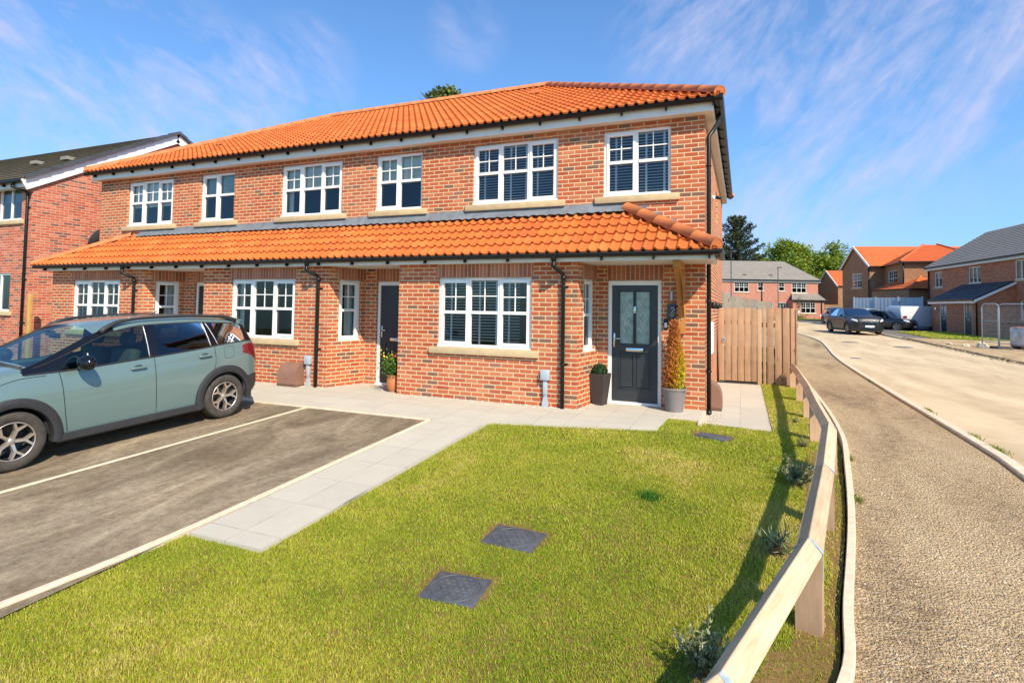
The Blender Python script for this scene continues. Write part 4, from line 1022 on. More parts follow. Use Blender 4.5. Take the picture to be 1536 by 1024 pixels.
# terracotta pot with flowers in front of the middle door
t = empty('flower_pot', (-6.14, 9.05, 0), 'terracotta pot of orange and yellow flowers by the middle door', 'potted plant')
b = MB(); b.lathe([(.08, 0), (.125, .07), (.14, .15), (.135, .23), (.12, .29), (.13, .30), (.13, .315), (.115, .315), (.11, .26), (0, .26)], 28); b.build('pot', pot_mat('terracotta', (.50, .17, .06)), t, local=True)
q = rng.normal(0, 1, (900, 3)) * np.array([.10, .09, .10]) + np.array([-6.16, 9.05, .47]); FL = mat_leaf('flower_leaf', [(.03, .08, .015), (.08, .18, .03), (.16, .28, .04)], .5, .3)
leaf_cloud('foliage', q, .05, FL, t, 8, .6)
q = rng.normal(0, 1, (70, 3)) * np.array([.13, .09, .10]) + np.array([-6.20, 9.02, .57]); leaf_cloud('yellow_flowers', q, .045, mat_leaf('petal_yellow', [(.6, .55, .03), (.75, .6, .08)], .5, .3), t, 9, .9)
q = rng.normal(0, 1, (90, 3)) * np.array([.035, .03, .03]) + np.array([-6.03, 9.03, .68]); leaf_cloud('orange_flowers', q, .045, mat_leaf('petal_orange', [(.75, .12, .04), (.85, .3, .12)], .5, .3), t, 10, .9)

# ------------------------------------------------------------------ small fittings on the walls
t = empty('house_number_sign', (-1.11, YW, 1.59), 'dark square sign with a white number 2 right of the nearest door', 'sign')
b = MB(); b.bbox(-.068, .068, -.022, 0, -.135, .135, .004); b.build('plate', plain('slate_sign', (.035, .045, .052), .3, var=.1), t, local=True)
def stroke(parent, name, pts, r, mat, n=6):
    b = MB(); b.tube(pts, r, n); return b.build(name, mat, parent, local=True)
WHITE = plain('white_paint', (.8, .8, .8), .5, var=.02)
two = [(.018 + .028 * math.cos(a), -.025, .045 + .026 * math.sin(a)) for a in [R(x) for x in range(165, -46, -15)]] + [(-.008, -.025, -.018), (.050, -.025, -.018)]
stroke(t, 'numeral', two, .0045, WHITE)
for i, (a, c) in enumerate(((-.048, .045), (-.03, .045), (-.02, .045))):
    b = MB(); b.box(a, c, -.0245, -.0225, -.045 - i * .017, -.039 - i * .017); b.build('lettering', plain('sign_lettering', (.35, .40, .42), .5), t, local=True)
t = empty('doorbell', (-1.20, YW, 1.385), 'black and white video doorbell beside the nearest door', 'doorbell')
b = MB(); b.bbox(-.035, .035, -.025, 0, -.085, .085, .006); b.build('body', BLACKP, t, local=True)
b = MB(); b.bbox(-.022, .022, -.032, -.022, -.055, .025, .005); b.build('button', UPVC, t, local=True)
t = empty('wall_light', (-1.108, YW, 1.855), 'slim grey wall light above the house number sign', 'wall light')
b = MB(); b.bbox(-.03, .03, -.03, 0, -.085, .085, .004); b.build('body', plain('lamp_grey', (.22, .21, .20), .4, metal=.4), t, local=True)
b = MB(); b.bbox(-.018, .018, -.045, -.028, -.078, .078, .006); b.build('diffuser', plain('lamp_diffuser', (.5, .49, .45), .3), t, local=True)
for i, y in enumerate((11.3, 12.9, 14.6)):
    lab = ('black cylinder light on the side wall, the one nearest the corner pipe', 'black cylinder light on the side wall, the middle one of three', 'black cylinder light on the side wall, the one nearest the gate')[i]
    t = empty('cylinder_light', (XR, y, 1.72), lab, 'wall light', 0, 'cylinder lights on the side wall')
    b = MB(); b.tube([(.065, 0, -.065), (.065, 0, .065)], .045, 16); b.build('body', BLACKP, t, local=True)
    b = MB(); b.box(0, .03, -.03, .03, -.03, .03); b.build('mount', BLACKP, t, local=True)
t = empty('security_camera', (XR, 12.1, 3.93), 'small white security camera high on the side wall', 'camera')
b = MB(); b.tube([(0, 0, 0), (.06, 0, 0)], .05, 16); b.build('base', UPVC, t, local=True)
b = MB(); b.tube([(.07, -.01, 0), (.17, -.05, -.02)], .034, 14); b.build('body', BLACKP, t, local=True)
t = empty('meter_cabinet', (XR, 11.0, 1.13), 'white meter cabinet on the side wall above the tan meter box', 'meter cabinet')
b = MB(); b.bbox(0, .075, -.25, .25, -.30, .28, .02); b.build('door', UPVC, t, local=True)
b = MB(); b.box(.0, .03, .05, .11, -1.15, -.3); b.build('duct', UPVCD, t, local=True)
t = empty('alarm_cable', (XL + .3, YW, 0), None, None); bpy.data.objects.remove(t)
# satellite dish on the far left side wall of the terrace
t = empty('satellite_dish', (XL, 9.98, 3.10), 'dark oval satellite dish behind the left end of the lower tiled roof', 'satellite dish')
b = MB(); dishR = Matrix.Rotation(R(62), 4, 'Y').to_3x3(); rot = Matrix.Rotation(R(-62), 4, 'Z') @ Matrix.Rotation(R(68), 4, 'X')
b.lathe([(r, .12 * (r / .33) ** 2) for r in np.linspace(.005, .33, 8)] + [(.335, .125), (.33, .13)], 32, (-.36, .0, .17), rot=rot)
b.build('dish', plain('dish_grey', (.055, .055, .065), .5, var=.25, nscale=60), t, local=True)
b = MB(); b.tube([(0, 0, -.15), (-.2, 0, -.1), (-.36, 0, .12)], .018, 8); b.build('arm', GALV, t, local=True)

# ------------------------------------------------------------------ plants in the lawn
SHR = mat_leaf('shrub_leaf', [(.05, .08, .035), (.12, .16, .07), (.24, .27, .13), (.42, .44, .24)], .55, .25)
def shrub(x, y, w, h, label, seed, spiky=False, silver=False):
    z = float(lz(np.array(x), np.array(y))); t = empty('garden_shrub', (x, y, z), label, 'shrub', 0, 'young shrubs along the rail fence'); r = np.random.default_rng(seed); P = []; rv = []; b = MB()
    for i in range(int(18 + 60 * w)):
        a = r.uniform(0, 6.28); e = r.uniform(.35, 1.4); L = h * r.uniform(.65, 1.15) / max(.6, math.sin(e)) * .9; p0 = np.array([0, 0, .0]); d = np.array([math.cos(a) * math.cos(e), math.sin(a) * math.cos(e), math.sin(e)])
        d[:2] *= w / h * .9; n = 34 if not spiky else 6; k = np.linspace(.28, 1, n); q = p0 + d * L * k[:, None] + r.normal(0, .010, (n, 3)); P.append(q); rv.append(np.clip(k * .8 + r.normal(0, .15, n), 0, 1))
        b.tube([(0, 0, 0), tuple(d * L * .5), tuple(d * L)], [.006, .004, .002], 5)
    b.build('stem', plain('shrub_stem', (.12, .08, .045), var=.2), t, local=True)
    P = np.concatenate(P) + np.array([x, y, z]); leaf_cloud('foliage', P, .034 if not spiky else .6 * h, SHR, t, seed, .4 if not spiky else .10, 1.2, np.concatenate(rv))
    s = MB(); n = 18; s.add([(0, 0, .012)] + [((w * .62 + .03 * math.sin(3 * k)) * math.cos(k * 6.283 / n), (w * .5 + .02 * math.cos(2 * k)) * math.sin(k * 6.283 / n), .004) for k in range(n)], [(0, k + 1, (k + 1) % n + 1) for k in range(n)]); s.build('soil', SOILM, t, local=True)
shrub(-.17, 3.22, .17, .27, 'grey green shrub in the lawn, nearest the camera beside the first rail', 41)
shrub(.24, 4.80, .15, .17, 'low spiky green shrub in the lawn beside the second fence post', 42, True)
shrub(.52, 6.45, .24, .27, 'widest bushy grey green shrub in the lawn, beside the middle of the rail fence', 43)
shrub(.69, 7.95, .08, .10, 'tiny dark green seedling in the lawn, in the shadow of the rail', 44, True)
shrub(.74, 9.6, .06, .08, 'smallest sprig in the lawn, near the slabs of the side path', 45, True)
P = np.array([-.83, 5.57]) + rng.normal(0, .06, (500, 2)); v, f, r_ = blades(P, lambda x, y: lz(x, y), .055, .005, 77, .7)
tag(fast_mesh('grass_tuft', v, f, mat_leaf('lush_blade', [(.03, .13, .01), (.07, .22, .02)], .5, .3), r_), 'dark green tuft standing out of the lawn', 'grass tuft', kind='stuff')

# ------------------------------------------------------------------ knee rail fence
rail_pts = [(-2.35, -.25), (-1.30, .62), (-.62, 1.55), (-.085, 2.46), (.365, 3.88), (.63, 5.45), (.86, 7.0), (.885, 8.45), (.96, 10.15), (1.0, 12.0), (1.03, 13.95)]
zr = lambda p: lawn_z(p[0], p[1]) + .545
fence = empty('rail_fence', (.37, 3.9, lawn_z(.37, 3.9)), 'low knee rail fence of diamond set timber on short posts along the lawn edge', 'fence')
sd_ = .053 * math.sqrt(2)
def rail_frame(a, b):
    A = Vector((*a, zr(a))); B = Vector((*b, zr(b))); d = (B - A).normalized(); s = d.cross(Vector((0, 0, 1))).normalized(); u = s.cross(d); return A, B, d, s, u
for i in range(len(rail_pts) - 1):
    A, B, d, s, u = rail_frame(rail_pts[i], rail_pts[i + 1]); L = (B - A).length; n = 2; k = sd_
    t = empty('rail', tuple(A - Vector(world_loc(fence))), None, None); t.parent = fence
    M_ = Matrix(((s.x, d.x, u.x, 0), (s.y, d.y, u.y, 0), (s.z, d.z, u.z, 0), (0, 0, 0, 1)))
    mb = MB(); e = .006; dia = [(0, 0), (e * .8, -e * .2), (k - e, -k + e * .6), (k, -k), (k - e, -k - e), (e, -2 * k + e), (0, -2 * k), (-e, -2 * k + e), (-k + e, -k - e), (-k, -k), (-k + e, -k + e * .6), (-e * .8, -e * .2)]
    mb.prism([(p[0], p[1]) for p in dia], .003, L - .003, 'y'); o = mb.build('rail', RAILW, fence, local=True); bpy.data.objects.remove(t)
    o.matrix_local = Matrix.Translation(A - world_loc(fence)) @ M_
for i, p in enumerate(rail_pts):
    a = rail_pts[max(0, i - 1)]; b = rail_pts[min(len(rail_pts) - 1, i + 1)]; d = Vector((b[0] - a[0], b[1] - a[1], 0)).normalized(); an = math.atan2(d.y, d.x) - math.pi / 2
    zt = zr(p) - world_loc(fence).z; zb = lawn_z(*p) - .12 - world_loc(fence).z; base = Vector((p[0], p[1], 0)) - Vector((world_loc(fence).x, world_loc(fence).y, 0))
    hw, hd = .072, .048; zc = zt - sd_
    mb = MB(); prof = [(-hw, zb), (hw, zb), (hw, zc - .004), (.0, zc - hw), (-hw, zc - .004)]; prof = [(-hw, zb), (hw, zb), (hw, zt - .075), (0, zt - 2 * sd_ - .002), (-hw, zt - .075)]
    mb.prism(prof, -hd, hd, 'y'); o = mb.build('post', POSTW, fence, local=True); o.matrix_local = Matrix.Translation(base) @ Matrix.Rotation(an, 4, 'Z')
    mb = MB(); kk = sd_ + .002; w_ = .021
    for s in (-1, 1):
        mb.add([(0, -w_, zt + .002), (s * kk, -w_, zt - sd_), (s * kk, w_, zt - sd_), (0, w_, zt + .002)], [(0, 1, 2, 3)])
        mb.add([(s * kk, -w_, zt - sd_), (s * (hw + .002), -w_, zt - .085), (s * (hw + .002), -w_, zt - .24), (s * (hw + .002), w_, zt - .24), (s * (hw + .002), w_, zt - .085), (s * kk, w_, zt - sd_)], [(0, 1, 4, 5), (1, 2, 3, 4)])
    o = mb.build('strap', GALV, fence, local=True); o.matrix_local = Matrix.Translation(base) @ Matrix.Rotation(an, 4, 'Z')

# ------------------------------------------------------------------ gate and tall fence
YF = 14.2; zg = -.07
gate = empty('wooden_gate', (-.1, YF, zg), 'vertical board side gate with a ring handle between the house and the fence', 'gate')
x = -.53; i = 0; wds = (.13, .145, .135, .15, .14, .13)
for w_ in wds:
    mb = MB(); mb.bbox(x - .0, x + w_ - .012, YF - .01, YF + .012, zg + .06, 1.69 + random.uniform(-.004, .004), .003); mb.build('board', FENCEW, gate); x += w_
xg = x
mb = MB(); mb.box(-.53, xg - .012, YF + .013, YF + .05, .25, .35); mb.box(-.53, xg - .012, YF + .013, YF + .05, 1.3, 1.4); mb.build('ledge', FENCEW, gate)
mb = MB(); mb.tube([(-.42 + .035 * math.cos(k * math.pi / 8), YF - .03, .93 + .035 * math.sin(k * math.pi / 8)) for k in range(16)], .007, 6, closed=True); mb.tube([(-.42, YF - .01, .965), (-.42, YF - .02, .965)], .03, 12); mb.build('ring_handle', GALV, gate)
tf = empty('board_fence', (.68, YF, zg), 'tall fence panel of vertical boards with dark gaps, right of the side gate', 'fence')
mb = MB(); mb.bbox(xg + .005, xg + .095, YF - .005, YF + .09, zg - .05, 1.66, .004); mb.build('post', POSTW, tf)
x = xg + .125; i = 0
for w_ in (.075, .15, .15, .15, .14):
    mb = MB(); mb.bbox(x, x + w_ - .014, YF - .03, YF - .008, zg + .0, 1.70 + random.uniform(-.01, .004), .003); mb.build('board', FENCEW, tf); x += w_ + .012
mb = MB(); mb.box(xg + .1, x, YF - .006, YF + .04, .2, .3); mb.box(xg + .1, x, YF - .006, YF + .04, 1.25, 1.35); mb.build('rail', FENCEW, tf)
for y in (16.0, 18.0, 20.0, 22.0):
    mb = MB(); mb.box(x - .05, x - .02, y - 1.85, y - .05, zg, 1.68); mb.build('panel', FENCEW, tf)
bf = empty('garden_fence', (-.9, 27.5, .1), 'weathered back garden fence seen over the side gate', 'fence')
FGREY = mat_wood('fence_weathered', (.30, .25, .19), (.42, .36, .28), 2, .8)
for i in range(16):
    xx = -3.6 + i * .30; mb = MB(); mb.box(xx, xx + .28, 27.5, 27.53, .0, 2.32 - (.0 if i < 9 else .055 * (i - 9)) + .03 * (i % 2)); mb.build('board', FGREY, bf)
for xx in (-2.2, -.9): mb = MB(); mb.box(xx, xx + .1, 27.4, 27.5, 0, 2.45); mb.build('post', FGREY, bf)
post = MB(); post.bbox(-17.72, -17.62, 8.9, 9.0, -.05, 1.78, .01)
tag(post.build('timber_post', mat_wood('post_yellow', (.50, .28, .08), (.62, .38, .12), 2, .6)), 'yellowish timber post in the gap between the terrace and the left house', 'post')
# ------------------------------------------------------------------ cars
def interp(tbl, x):
    xs = [t[0] for t in tbl]; n = len(tbl)
    if x <= xs[0]: return tbl[0][1]
    if x >= xs[-1]: return tbl[-1][1]
    i = max(k for k in range(n - 1) if xs[k] <= x)
    # monotone cubic
    def slope(k):
        if k <= 0 or k >= n - 1:
            a, b = (0, 1) if k <= 0 else (n - 2, n - 1); return (tbl[b][1] - tbl[a][1]) / (xs[b] - xs[a])
        d0 = (tbl[k][1] - tbl[k - 1][1]) / (xs[k] - xs[k - 1]); d1 = (tbl[k + 1][1] - tbl[k][1]) / (xs[k + 1] - xs[k])
        if d0 * d1 <= 0: return 0
        return 2 * d0 * d1 / (d0 + d1)
    h = xs[i + 1] - xs[i]; t = (x - xs[i]) / h; m0, m1 = slope(i) * h, slope(i + 1) * h
    return (2 * t ** 3 - 3 * t * t + 1) * tbl[i][1] + (t ** 3 - 2 * t * t + t) * m0 + (-2 * t ** 3 + 3 * t * t) * tbl[i + 1][1] + (t ** 3 - t * t) * m1

class CarShape:
    """x runs from the nose to the tail, y to the car's left, z up"""
    def __init__(s, d): s.__dict__.update(d)
    def ring(s, x):
        zb, w, zs, zt = (interp(t, x) for t in (s.zb, s.w, s.zs, s.zt)); we = interp(s.we, x); ze = interp(s.ze, x); wb = w * s.wbelt
        lo = zs - zb; k = s.curve
        return [(0, zb), (w * .80, zb), (w * .955, zb + .05), (w * .984, zb + .16 * lo + .02), (w * .990, zb + .34 * lo), (w, zb + .52 * lo), (w * (1 - .006), zb + .76 * lo), ((w * .988 + wb) / 2 * 1.004, zb + .91 * lo), (wb, zs),
                (wb * .62 + we * .38 + .012, zs * .62 + ze * .38), (wb * .28 + we * .72 + .012, zs * .28 + ze * .72), (we, ze), (we * .93, ze + (zt - ze) * .42), (we * .68, ze + (zt - ze) * .80), (we * .36, ze + (zt - ze) * .955), (0, zt)]
    def pt(s, x, q, off=0, side=1):
        r = s.ring(x); i = min(int(q), len(r) - 2); f = q - i; y = r[i][0] * (1 - f) + r[i + 1][0] * f; z = r[i][1] * (1 - f) + r[i + 1][1] * f
        dy, dz = r[i + 1][0] - r[i][0], r[i + 1][1] - r[i][1]; L = math.hypot(dy, dz) or 1; ny, nz = dz / L, -dy / L
        return (x, side * (y + ny * off), z + nz * off)
BELT, EDGEQ, TOPQ = 8, 11, 15

def comps(faces):
    par = {}
    def fd(a):
        while par.setdefault(a, a) != a: par[a] = par[par[a]]; a = par[a]
        return a
    for f in faces:
        for v in f[1:]: par[fd(v)] = fd(f[0])
    out = {}
    for f in faces: out.setdefault(fd(f[0]), []).append(f)
    return list(out.values())
def build_car(sh, name, label, loc, rz, M, group=None, detail=True):
    t = empty(name, loc, label, 'car', rz, group)
    xs = sorted(set([round(x, 4) for x in list(np.arange(0, sh.L, .05)) + [sh.L] + [v for k in sh.cuts for v in (k,)] + [.012, .03, sh.L - .012, sh.L - .03]]))
    rings = [sh.ring(x) for x in xs]; m = len(rings[0])
    def idx(i, j, side): return ((i * (2 * m - 2)) + (j if side > 0 else (2 * m - 2 - j)) % (2 * m - 2))
    V = []
    for x, r in zip(xs, rings):
        V += [(x, y, z) for y, z in r] + [(x, -y, z) for y, z in reversed(r[1:-1])]
    W = 2 * m - 2; body = []; glass = {'side': [], 'screen': [], 'rear': []}; black = []
    for i in range(len(xs) - 1):
        xm = (xs[i] + xs[i + 1]) / 2
        for side in (1, -1):
            for j in range(m - 1):
                f = [idx(i, j, side), idx(i + 1, j, side), idx(i + 1, j + 1, side), idx(i, j + 1, side)]
                if side < 0: f.reverse()
                k = sh.part(xm, j)
                (body if k == 'body' else black if k == 'black' else glass[k] if k in glass else body).append(f)
    body.append([idx(0, j, 1) for j in range(m)] + [idx(0, j, -1) for j in range(m - 2, 0, -1)])
    body.append(list(reversed([idx(len(xs) - 1, j, 1) for j in range(m)] + [idx(len(xs) - 1, j, -1) for j in range(m - 2, 0, -1)])))
    def sub(faces, nm, mat, par, smooth=True, sharp=35):
        if not faces: return None
        used = sorted({v for f in faces for v in f}); mp = {v: i for i, v in enumerate(used)}; mb = MB(); mb.add([V[v] for v in used], [[mp[v] for v in f] for f in faces], smooth=smooth)
        return mb.build(nm, mat, par, local=True, autosmooth=sharp)
    # body with the wheel wells cut out
    bo = sub(body + black + sum(glass.values(), []), 'body', M['paint'], t)
    me = bo.data; me.materials.append(M['trim']); me.materials.append(M['well'])
    cut = MB()
    for wx in sh.wheels:
        for sd in (1, -1):
            n = 28; r_ = sh.well; pts = [(wx + r_ * math.cos(2 * math.pi * k / n), sh.wr + r_ * math.sin(2 * math.pi * k / n)) for k in range(n)]
            cut.prism(pts, sd * (sh.halfw - .27), sd * (sh.halfw + .3), 'y')
    co = cut.build('cutter', M['well'], t, local=True)
    bm = bmesh.new(); bm.from_mesh(co.data); bmesh.ops.recalc_face_normals(bm, faces=bm.faces); bm.to_mesh(co.data); bm.free()
    bm = bmesh.new(); bm.from_mesh(me); bmesh.ops.recalc_face_normals(bm, faces=bm.faces); bm.to_mesh(me); bm.free()
    md = bo.modifiers.new('b', 'BOOLEAN'); md.object = co; md.operation = 'DIFFERENCE'; md.solver = 'EXACT'
    dg = bpy.context.evaluated_depsgraph_get(); dg.update(); nm_ = bpy.data.meshes.new_from_object(bo.evaluated_get(dg)); bo.modifiers.clear(); bo.data = nm_
    bpy.data.objects.remove(co)
    # remove the window openings from the cut body: faces whose centre lies on a glass patch
    bm = bmesh.new(); bm.from_mesh(nm_); kill = []
    from mathutils.kdtree import KDTree
    gf = sum(glass.values(), []); kd = KDTree(max(1, len(gf)))
    for i_, f in enumerate(gf): kd.insert(sum((Vector(V[v]) for v in f), Vector()) / 4, i_)
    kd.balance()
    for f in bm.faces:
        c = f.calc_center_median()
        c = sum((v.co for v in f.verts), Vector()) / len(f.verts)
        if len(f.verts) == 4 and gf and kd.find(c)[2] < .003: kill.append(f)
    bmesh.ops.delete(bm, geom=kill, context='FACES'); bm.to_mesh(nm_); bm.free()
    while len(nm_.materials) < 1: nm_.materials.append(M['paint'])
    nm_.polygons.foreach_set('use_smooth', [True] * len(nm_.polygons)); nm_.set_sharp_from_angle(angle=R(32))
    for bf in comps(black):
        off = [(V[v]) for v in range(len(V))]
        bl = sub(bf, 'window_surround', M['trimg'], bo)
        bl.scale = (1, 1.0, 1.0)
        for v in bl.data.vertices: v.co.y *= 1.003; v.co.z += .0015
    gs = []
    for k, mt in (('side', 'glass'), ('screen', 'screen'), ('rear', 'privacy')):
        for gc in comps(glass[k]): sub(gc, {'side': 'side_window', 'screen': 'windscreen', 'rear': 'rear_window'}[k], M[mt], t)
    # interior
    it = MB(); hb = sh.halfw - .09; fx0, fx1 = sh.cab
    it.box(fx0, fx1, -hb, hb, .32, .36); it.box(fx0 + .05, fx1, hb - .04, hb, .36, sh.beltz - .03); it.box(fx0 + .05, fx1, -hb, -hb + .04, .36, sh.beltz - .03)
    it.bbox(fx0 - .02, fx0 + .42, -hb, hb, .6, sh.beltz - .02, .08); it.box(fx1 - .05, fx1, -hb, hb, .36, sh.beltz)
    it.build('interior', M['inside'], t, local=True)
    for sx, wid in ((fx0 + 1.02, .5), (fx0 + 1.82, .5)):
        for sy in (-.37, .37):
            s_ = MB(); s_.bbox(sx - .45, sx + .08, sy - wid / 2, sy + wid / 2, .5, .64, .05)
            s_.bbox(-.07, .07, -wid / 2, wid / 2, -.02, .60, .05, Matrix.Translation((sx + .05, sy, .58)) @ Matrix.Rotation(R(14), 4, 'Y'))
            s_.bbox(-.05, .05, -.13, .13, .62, .80, .045, Matrix.Translation((sx + .05, sy, .60)) @ Matrix.Rotation(R(12), 4, 'Y')); s_.build('seat', M['seat'], t, local=True)
    sw = MB(); c_ = Vector((fx0 + .50, sh.drive * .37, sh.beltz - .06)); Rr = Matrix.Rotation(R(-62), 3, 'Y')
    sw.tube([tuple(c_ + Rr @ Vector((.18 * math.cos(k * math.pi / 12), .18 * math.sin(k * math.pi / 12), 0))) for k in range(24)], .016, 8, closed=True); sw.tube([tuple(c_), tuple(c_ - Vector((.25, 0, .12)))], .03, 8); sw.build('steering_wheel', M['inside'], t, local=True)
    # wheels
    for wx in sh.wheels:
        for sd in (1, -1):
            r_, tw = sh.wr, .10; yc = sd * (sh.halfw - tw - .012); rot = Matrix.Rotation(-sd * math.pi / 2, 4, 'X'); T = (wx, yc, r_)
            ty = MB(); rr = sh.rim
            ty.lathe([(rr - .012, .075), (rr + .004, .096), (rr + .03, .104), (r_ - .045, .107), (r_ - .018, .098), (r_ - .006, .083), (r_, .06), (r_, .02), (r_ - .006, .018), (r_ - .006, .010), (r_, .008), (r_, -.06), (r_ - .01, -.09), (rr, -.1)], 40, T, rot=rot)
            tyre = ty.build('wheel', M['tyre'], t, local=True)
            ri = MB(); ri.lathe([(rr + .001, .085), (rr - .008, .094), (rr - .02, .088), (rr - .026, .06), (rr - .03, -.06), (rr - .10, -.075), (0, -.075)], 40, T, rot=rot); ri.build('rim', M['rimd'], tyre, local=True)
            ad = MB()
            if detail:
                ad.lathe([(rr - .003, .088), (rr - .004, .0965), (rr - .016, .0965), (rr - .018, .086)], 40, T, rot=rot)
                ad.lathe([(.0, .074), (.026, .074), (.034, .066), (.046, .058), (.05, .03)], 20, T, rot=rot)
                def spoke(p, q, w0, w1, z0, z1):
                    P, Q = Vector((*p, 0)), Vector((*q, 0)); d = (Q - P).normalized(); n_ = Vector((-d.y, d.x, 0)); vs = []
                    for c, w_, z_ in ((P, w0, z0), (Q, w1, z1)):
                        vs += [c + n_ * w_ + Vector((0, 0, z_ - .05)), c + n_ * w_ * .8 + Vector((0, 0, z_)), c - n_ * w_ * .8 + Vector((0, 0, z_)), c - n_ * w_ + Vector((0, 0, z_ - .05))]
                    vs = [tuple((rot @ v) + Vector(T)) for v in vs]; ad.add(vs, [(0, 1, 5, 4), (1, 2, 6, 5), (2, 3, 7, 6), (0, 3, 2, 1), (4, 5, 6, 7)])
                for k in range(5):
                    a = 2 * math.pi * k / 5 + sh.spin + wx; mid = (.55 * rr * math.cos(a), .55 * rr * math.sin(a)); spoke((.03 * math.cos(a), .03 * math.sin(a)), mid, .021, .017, .066, .080)
                    for e in (-.30, .30): spoke(mid, ((rr - .012) * math.cos(a + e), (rr - .012) * math.sin(a + e)), .016, .014, .080, .090)
            else:
                ad.lathe([(rr - .003, .088), (rr - .004, .0965), (rr - .02, .0965), (rr - .022, .086)], 28, T, rot=rot)
                for k in range(5):
                    a = 2 * math.pi * k / 5; q = [(.04, -.03), (.04, .03), (rr - .01, .045), (rr - .01, -.045)]
                    ad.add([tuple((rot @ Vector((u * math.cos(a) - v * math.sin(a), u * math.sin(a) + v * math.cos(a), .085))) + Vector(T)) for u, v in q], [(0, 1, 2, 3)])
            ad.build('spokes', M['alloy'], tyre, local=True)
    # arches and sills in dark cladding
    if sh.clad:
        for wx in sh.wheels:
            for sd in (1, -1):
                mb = MB(); vs = []; n = 26
                for k in range(n + 1):
                    a = R(-14 + 208 * k / n); sq = 1 + .05 * abs(math.sin(2 * a))
                    for rr_, o_ in ((sh.well - .004, -.03), (sh.well + .002, .020), (sh.well + .03, .028), (sh.well + .075 * sq, .026), (sh.well + .098 * sq, .014), (sh.well + .102 * sq, -.02)):
                        x = wx + rr_ * math.cos(a); z = max(sh.wr + rr_ * math.sin(a), .20); x = min(max(x, .03), sh.L - .03)
                        vs.append((x, sd * (interp(sh.w, x) * sh.archk + o_), z))
                fs = [(k * 6 + j, k * 6 + j + 1, k * 6 + 7 + j, k * 6 + 6 + j) for k in range(n) for j in range(5)]
                mb.add(vs, fs, smooth=True); mb.build('wheel_arch', M['trim'], t, local=True, autosmooth=50)
        for sd in (1, -1):
            mb = MB(); a, b = sh.wheels[0] + sh.well + .03, sh.wheels[1] - sh.well - .03; vs = []; n = 20
            for k in range(n + 1):
                x = a + (b - a) * k / n; w_ = interp(sh.w, x)
                vs += [(x, sd * (w_ * .93), .195), (x, sd * (w_ + .000), .203), (x, sd * (w_ + .018), .225), (x, sd * (w_ + .012), .292), (x, sd * (w_ - .03), .302)]
            mb.add(vs, [(k * 5 + j, k * 5 + j + 1, k * 5 + 6 + j, k * 5 + 5 + j) for k in range(n) for j in range(4)], smooth=True); mb.build('sill_cladding', M['trim'], t, local=True, autosmooth=40)
    def strip(pts, w_, mat, nm, side, par, off=.0015):
        mb = MB(); vs = []
        for i, (x, q) in enumerate(pts):
            a = pts[max(0, i - 1)]; b = pts[min(len(pts) - 1, i + 1)]
            if abs(b[0] - a[0]) < .12 * abs(b[1] - a[1]): p, r2 = sh.pt(x - w_ / 2, q, off, side), sh.pt(x + w_ / 2, q, off, side)
            else:
                P = Vector(sh.pt(x, q, off, side)); p = tuple(P + Vector((0, 0, w_ / 2))); r2 = tuple(P - Vector((0, 0, w_ / 2)))
            vs += [p, r2]
        mb.add(vs, [(2 * i, 2 * i + 2, 2 * i + 3, 2 * i + 1) for i in range(len(pts) - 1)]); return mb.build(nm, mat, par, local=True)
    def spatch(x0, x1, q0, q1, mat, nm, side, off=.006, nx=10, nq=6, shape=None, par=None):
        mb = MB(); vs = []
        for i in range(nx + 1):
            x = x0 + (x1 - x0) * i / nx; a, b = (q0, q1) if shape is None else shape(i / nx)
            for j in range(nq + 1):
                e = min(i, nx - i, j, nq - j); vs.append(sh.pt(x, a + (b - a) * j / nq, off if e > 0 else -.004, side))
        mb.add(vs, [(i * (nq + 1) + j, (i + 1) * (nq + 1) + j, (i + 1) * (nq + 1) + j + 1, i * (nq + 1) + j + 1) for i in range(nx) for j in range(nq)], smooth=True)
        return mb.build(nm, mat, par or t, local=True)
    return t, bo, strip, spatch

CARTRIM = plain('car_trim', (.026, .026, .028), .55, var=.25, nscale=40, bmp=.15)
CARGLOSS = plain('car_gloss_black', (.006, .006, .008), .08, var=.05)
TYRE = plain('tyre', (.035, .031, .028), .8, var=.3, nscale=20, bmp=.2); TYRE_D = plain('tyre_dusty', (.052, .044, .036), .85, var=.3, nscale=14, bmp=.2)
RIMD = plain('rim_dark', (.02, .02, .022), .4, var=.1); ALLOY = plain('alloy', (.60, .52, .45), .32, metal=.75, var=.12)
WELL = plain('wheel_well', (.008, .008, .008), .9); INSIDE = plain('car_inside', (.018, .019, .02), .7, var=.2); SEAT = plain('car_seat', (.03, .032, .035), .8, var=.2, nscale=25)
CGLASS = mat_glass('car_glass', (.62, .80, .68), .005, 1.5, .0, .85); SGLASS = mat_glass('windscreen_glass', (.62, .82, .70), .005, 1.5, .0, .22); PRIV = mat_glass('privacy_glass', (.10, .12, .12), .01, 1.5, .0, 1.0); LENSR = plain('lamp_red', (.16, .008, .012), .12, var=.2, nscale=20, coat=.5); LENSW = plain('lamp_clear', (.62, .66, .70), .08, var=.25, nscale=30)
def paint(name, c, rough=.28, dust=.25, coat=.9):
    m, nt, b = new_mat(name); v = coords(nt); n = noise(nt, v, 2.5, 5, .65); n2 = noise(nt, coords(nt, 'Object', (1, 1, 3)), 5, 4, .6)
    cc = mix(nt, ramp(nt, n.outputs[0], [(.4, 0), (.75, dust)]), c, tuple(.6 * x + .12 for x in c))
    lk(nt, cc, b.inputs['Base Color']); b.inputs['Metallic'].default_value = .15; lk(nt, ramp(nt, n2.outputs[0], [(.3, rough * .95), (.7, rough * 1.1)]), b.inputs['Roughness'])
    b.inputs['Coat Weight'].default_value = coat; b.inputs['Coat Roughness'].default_value = .05; return m
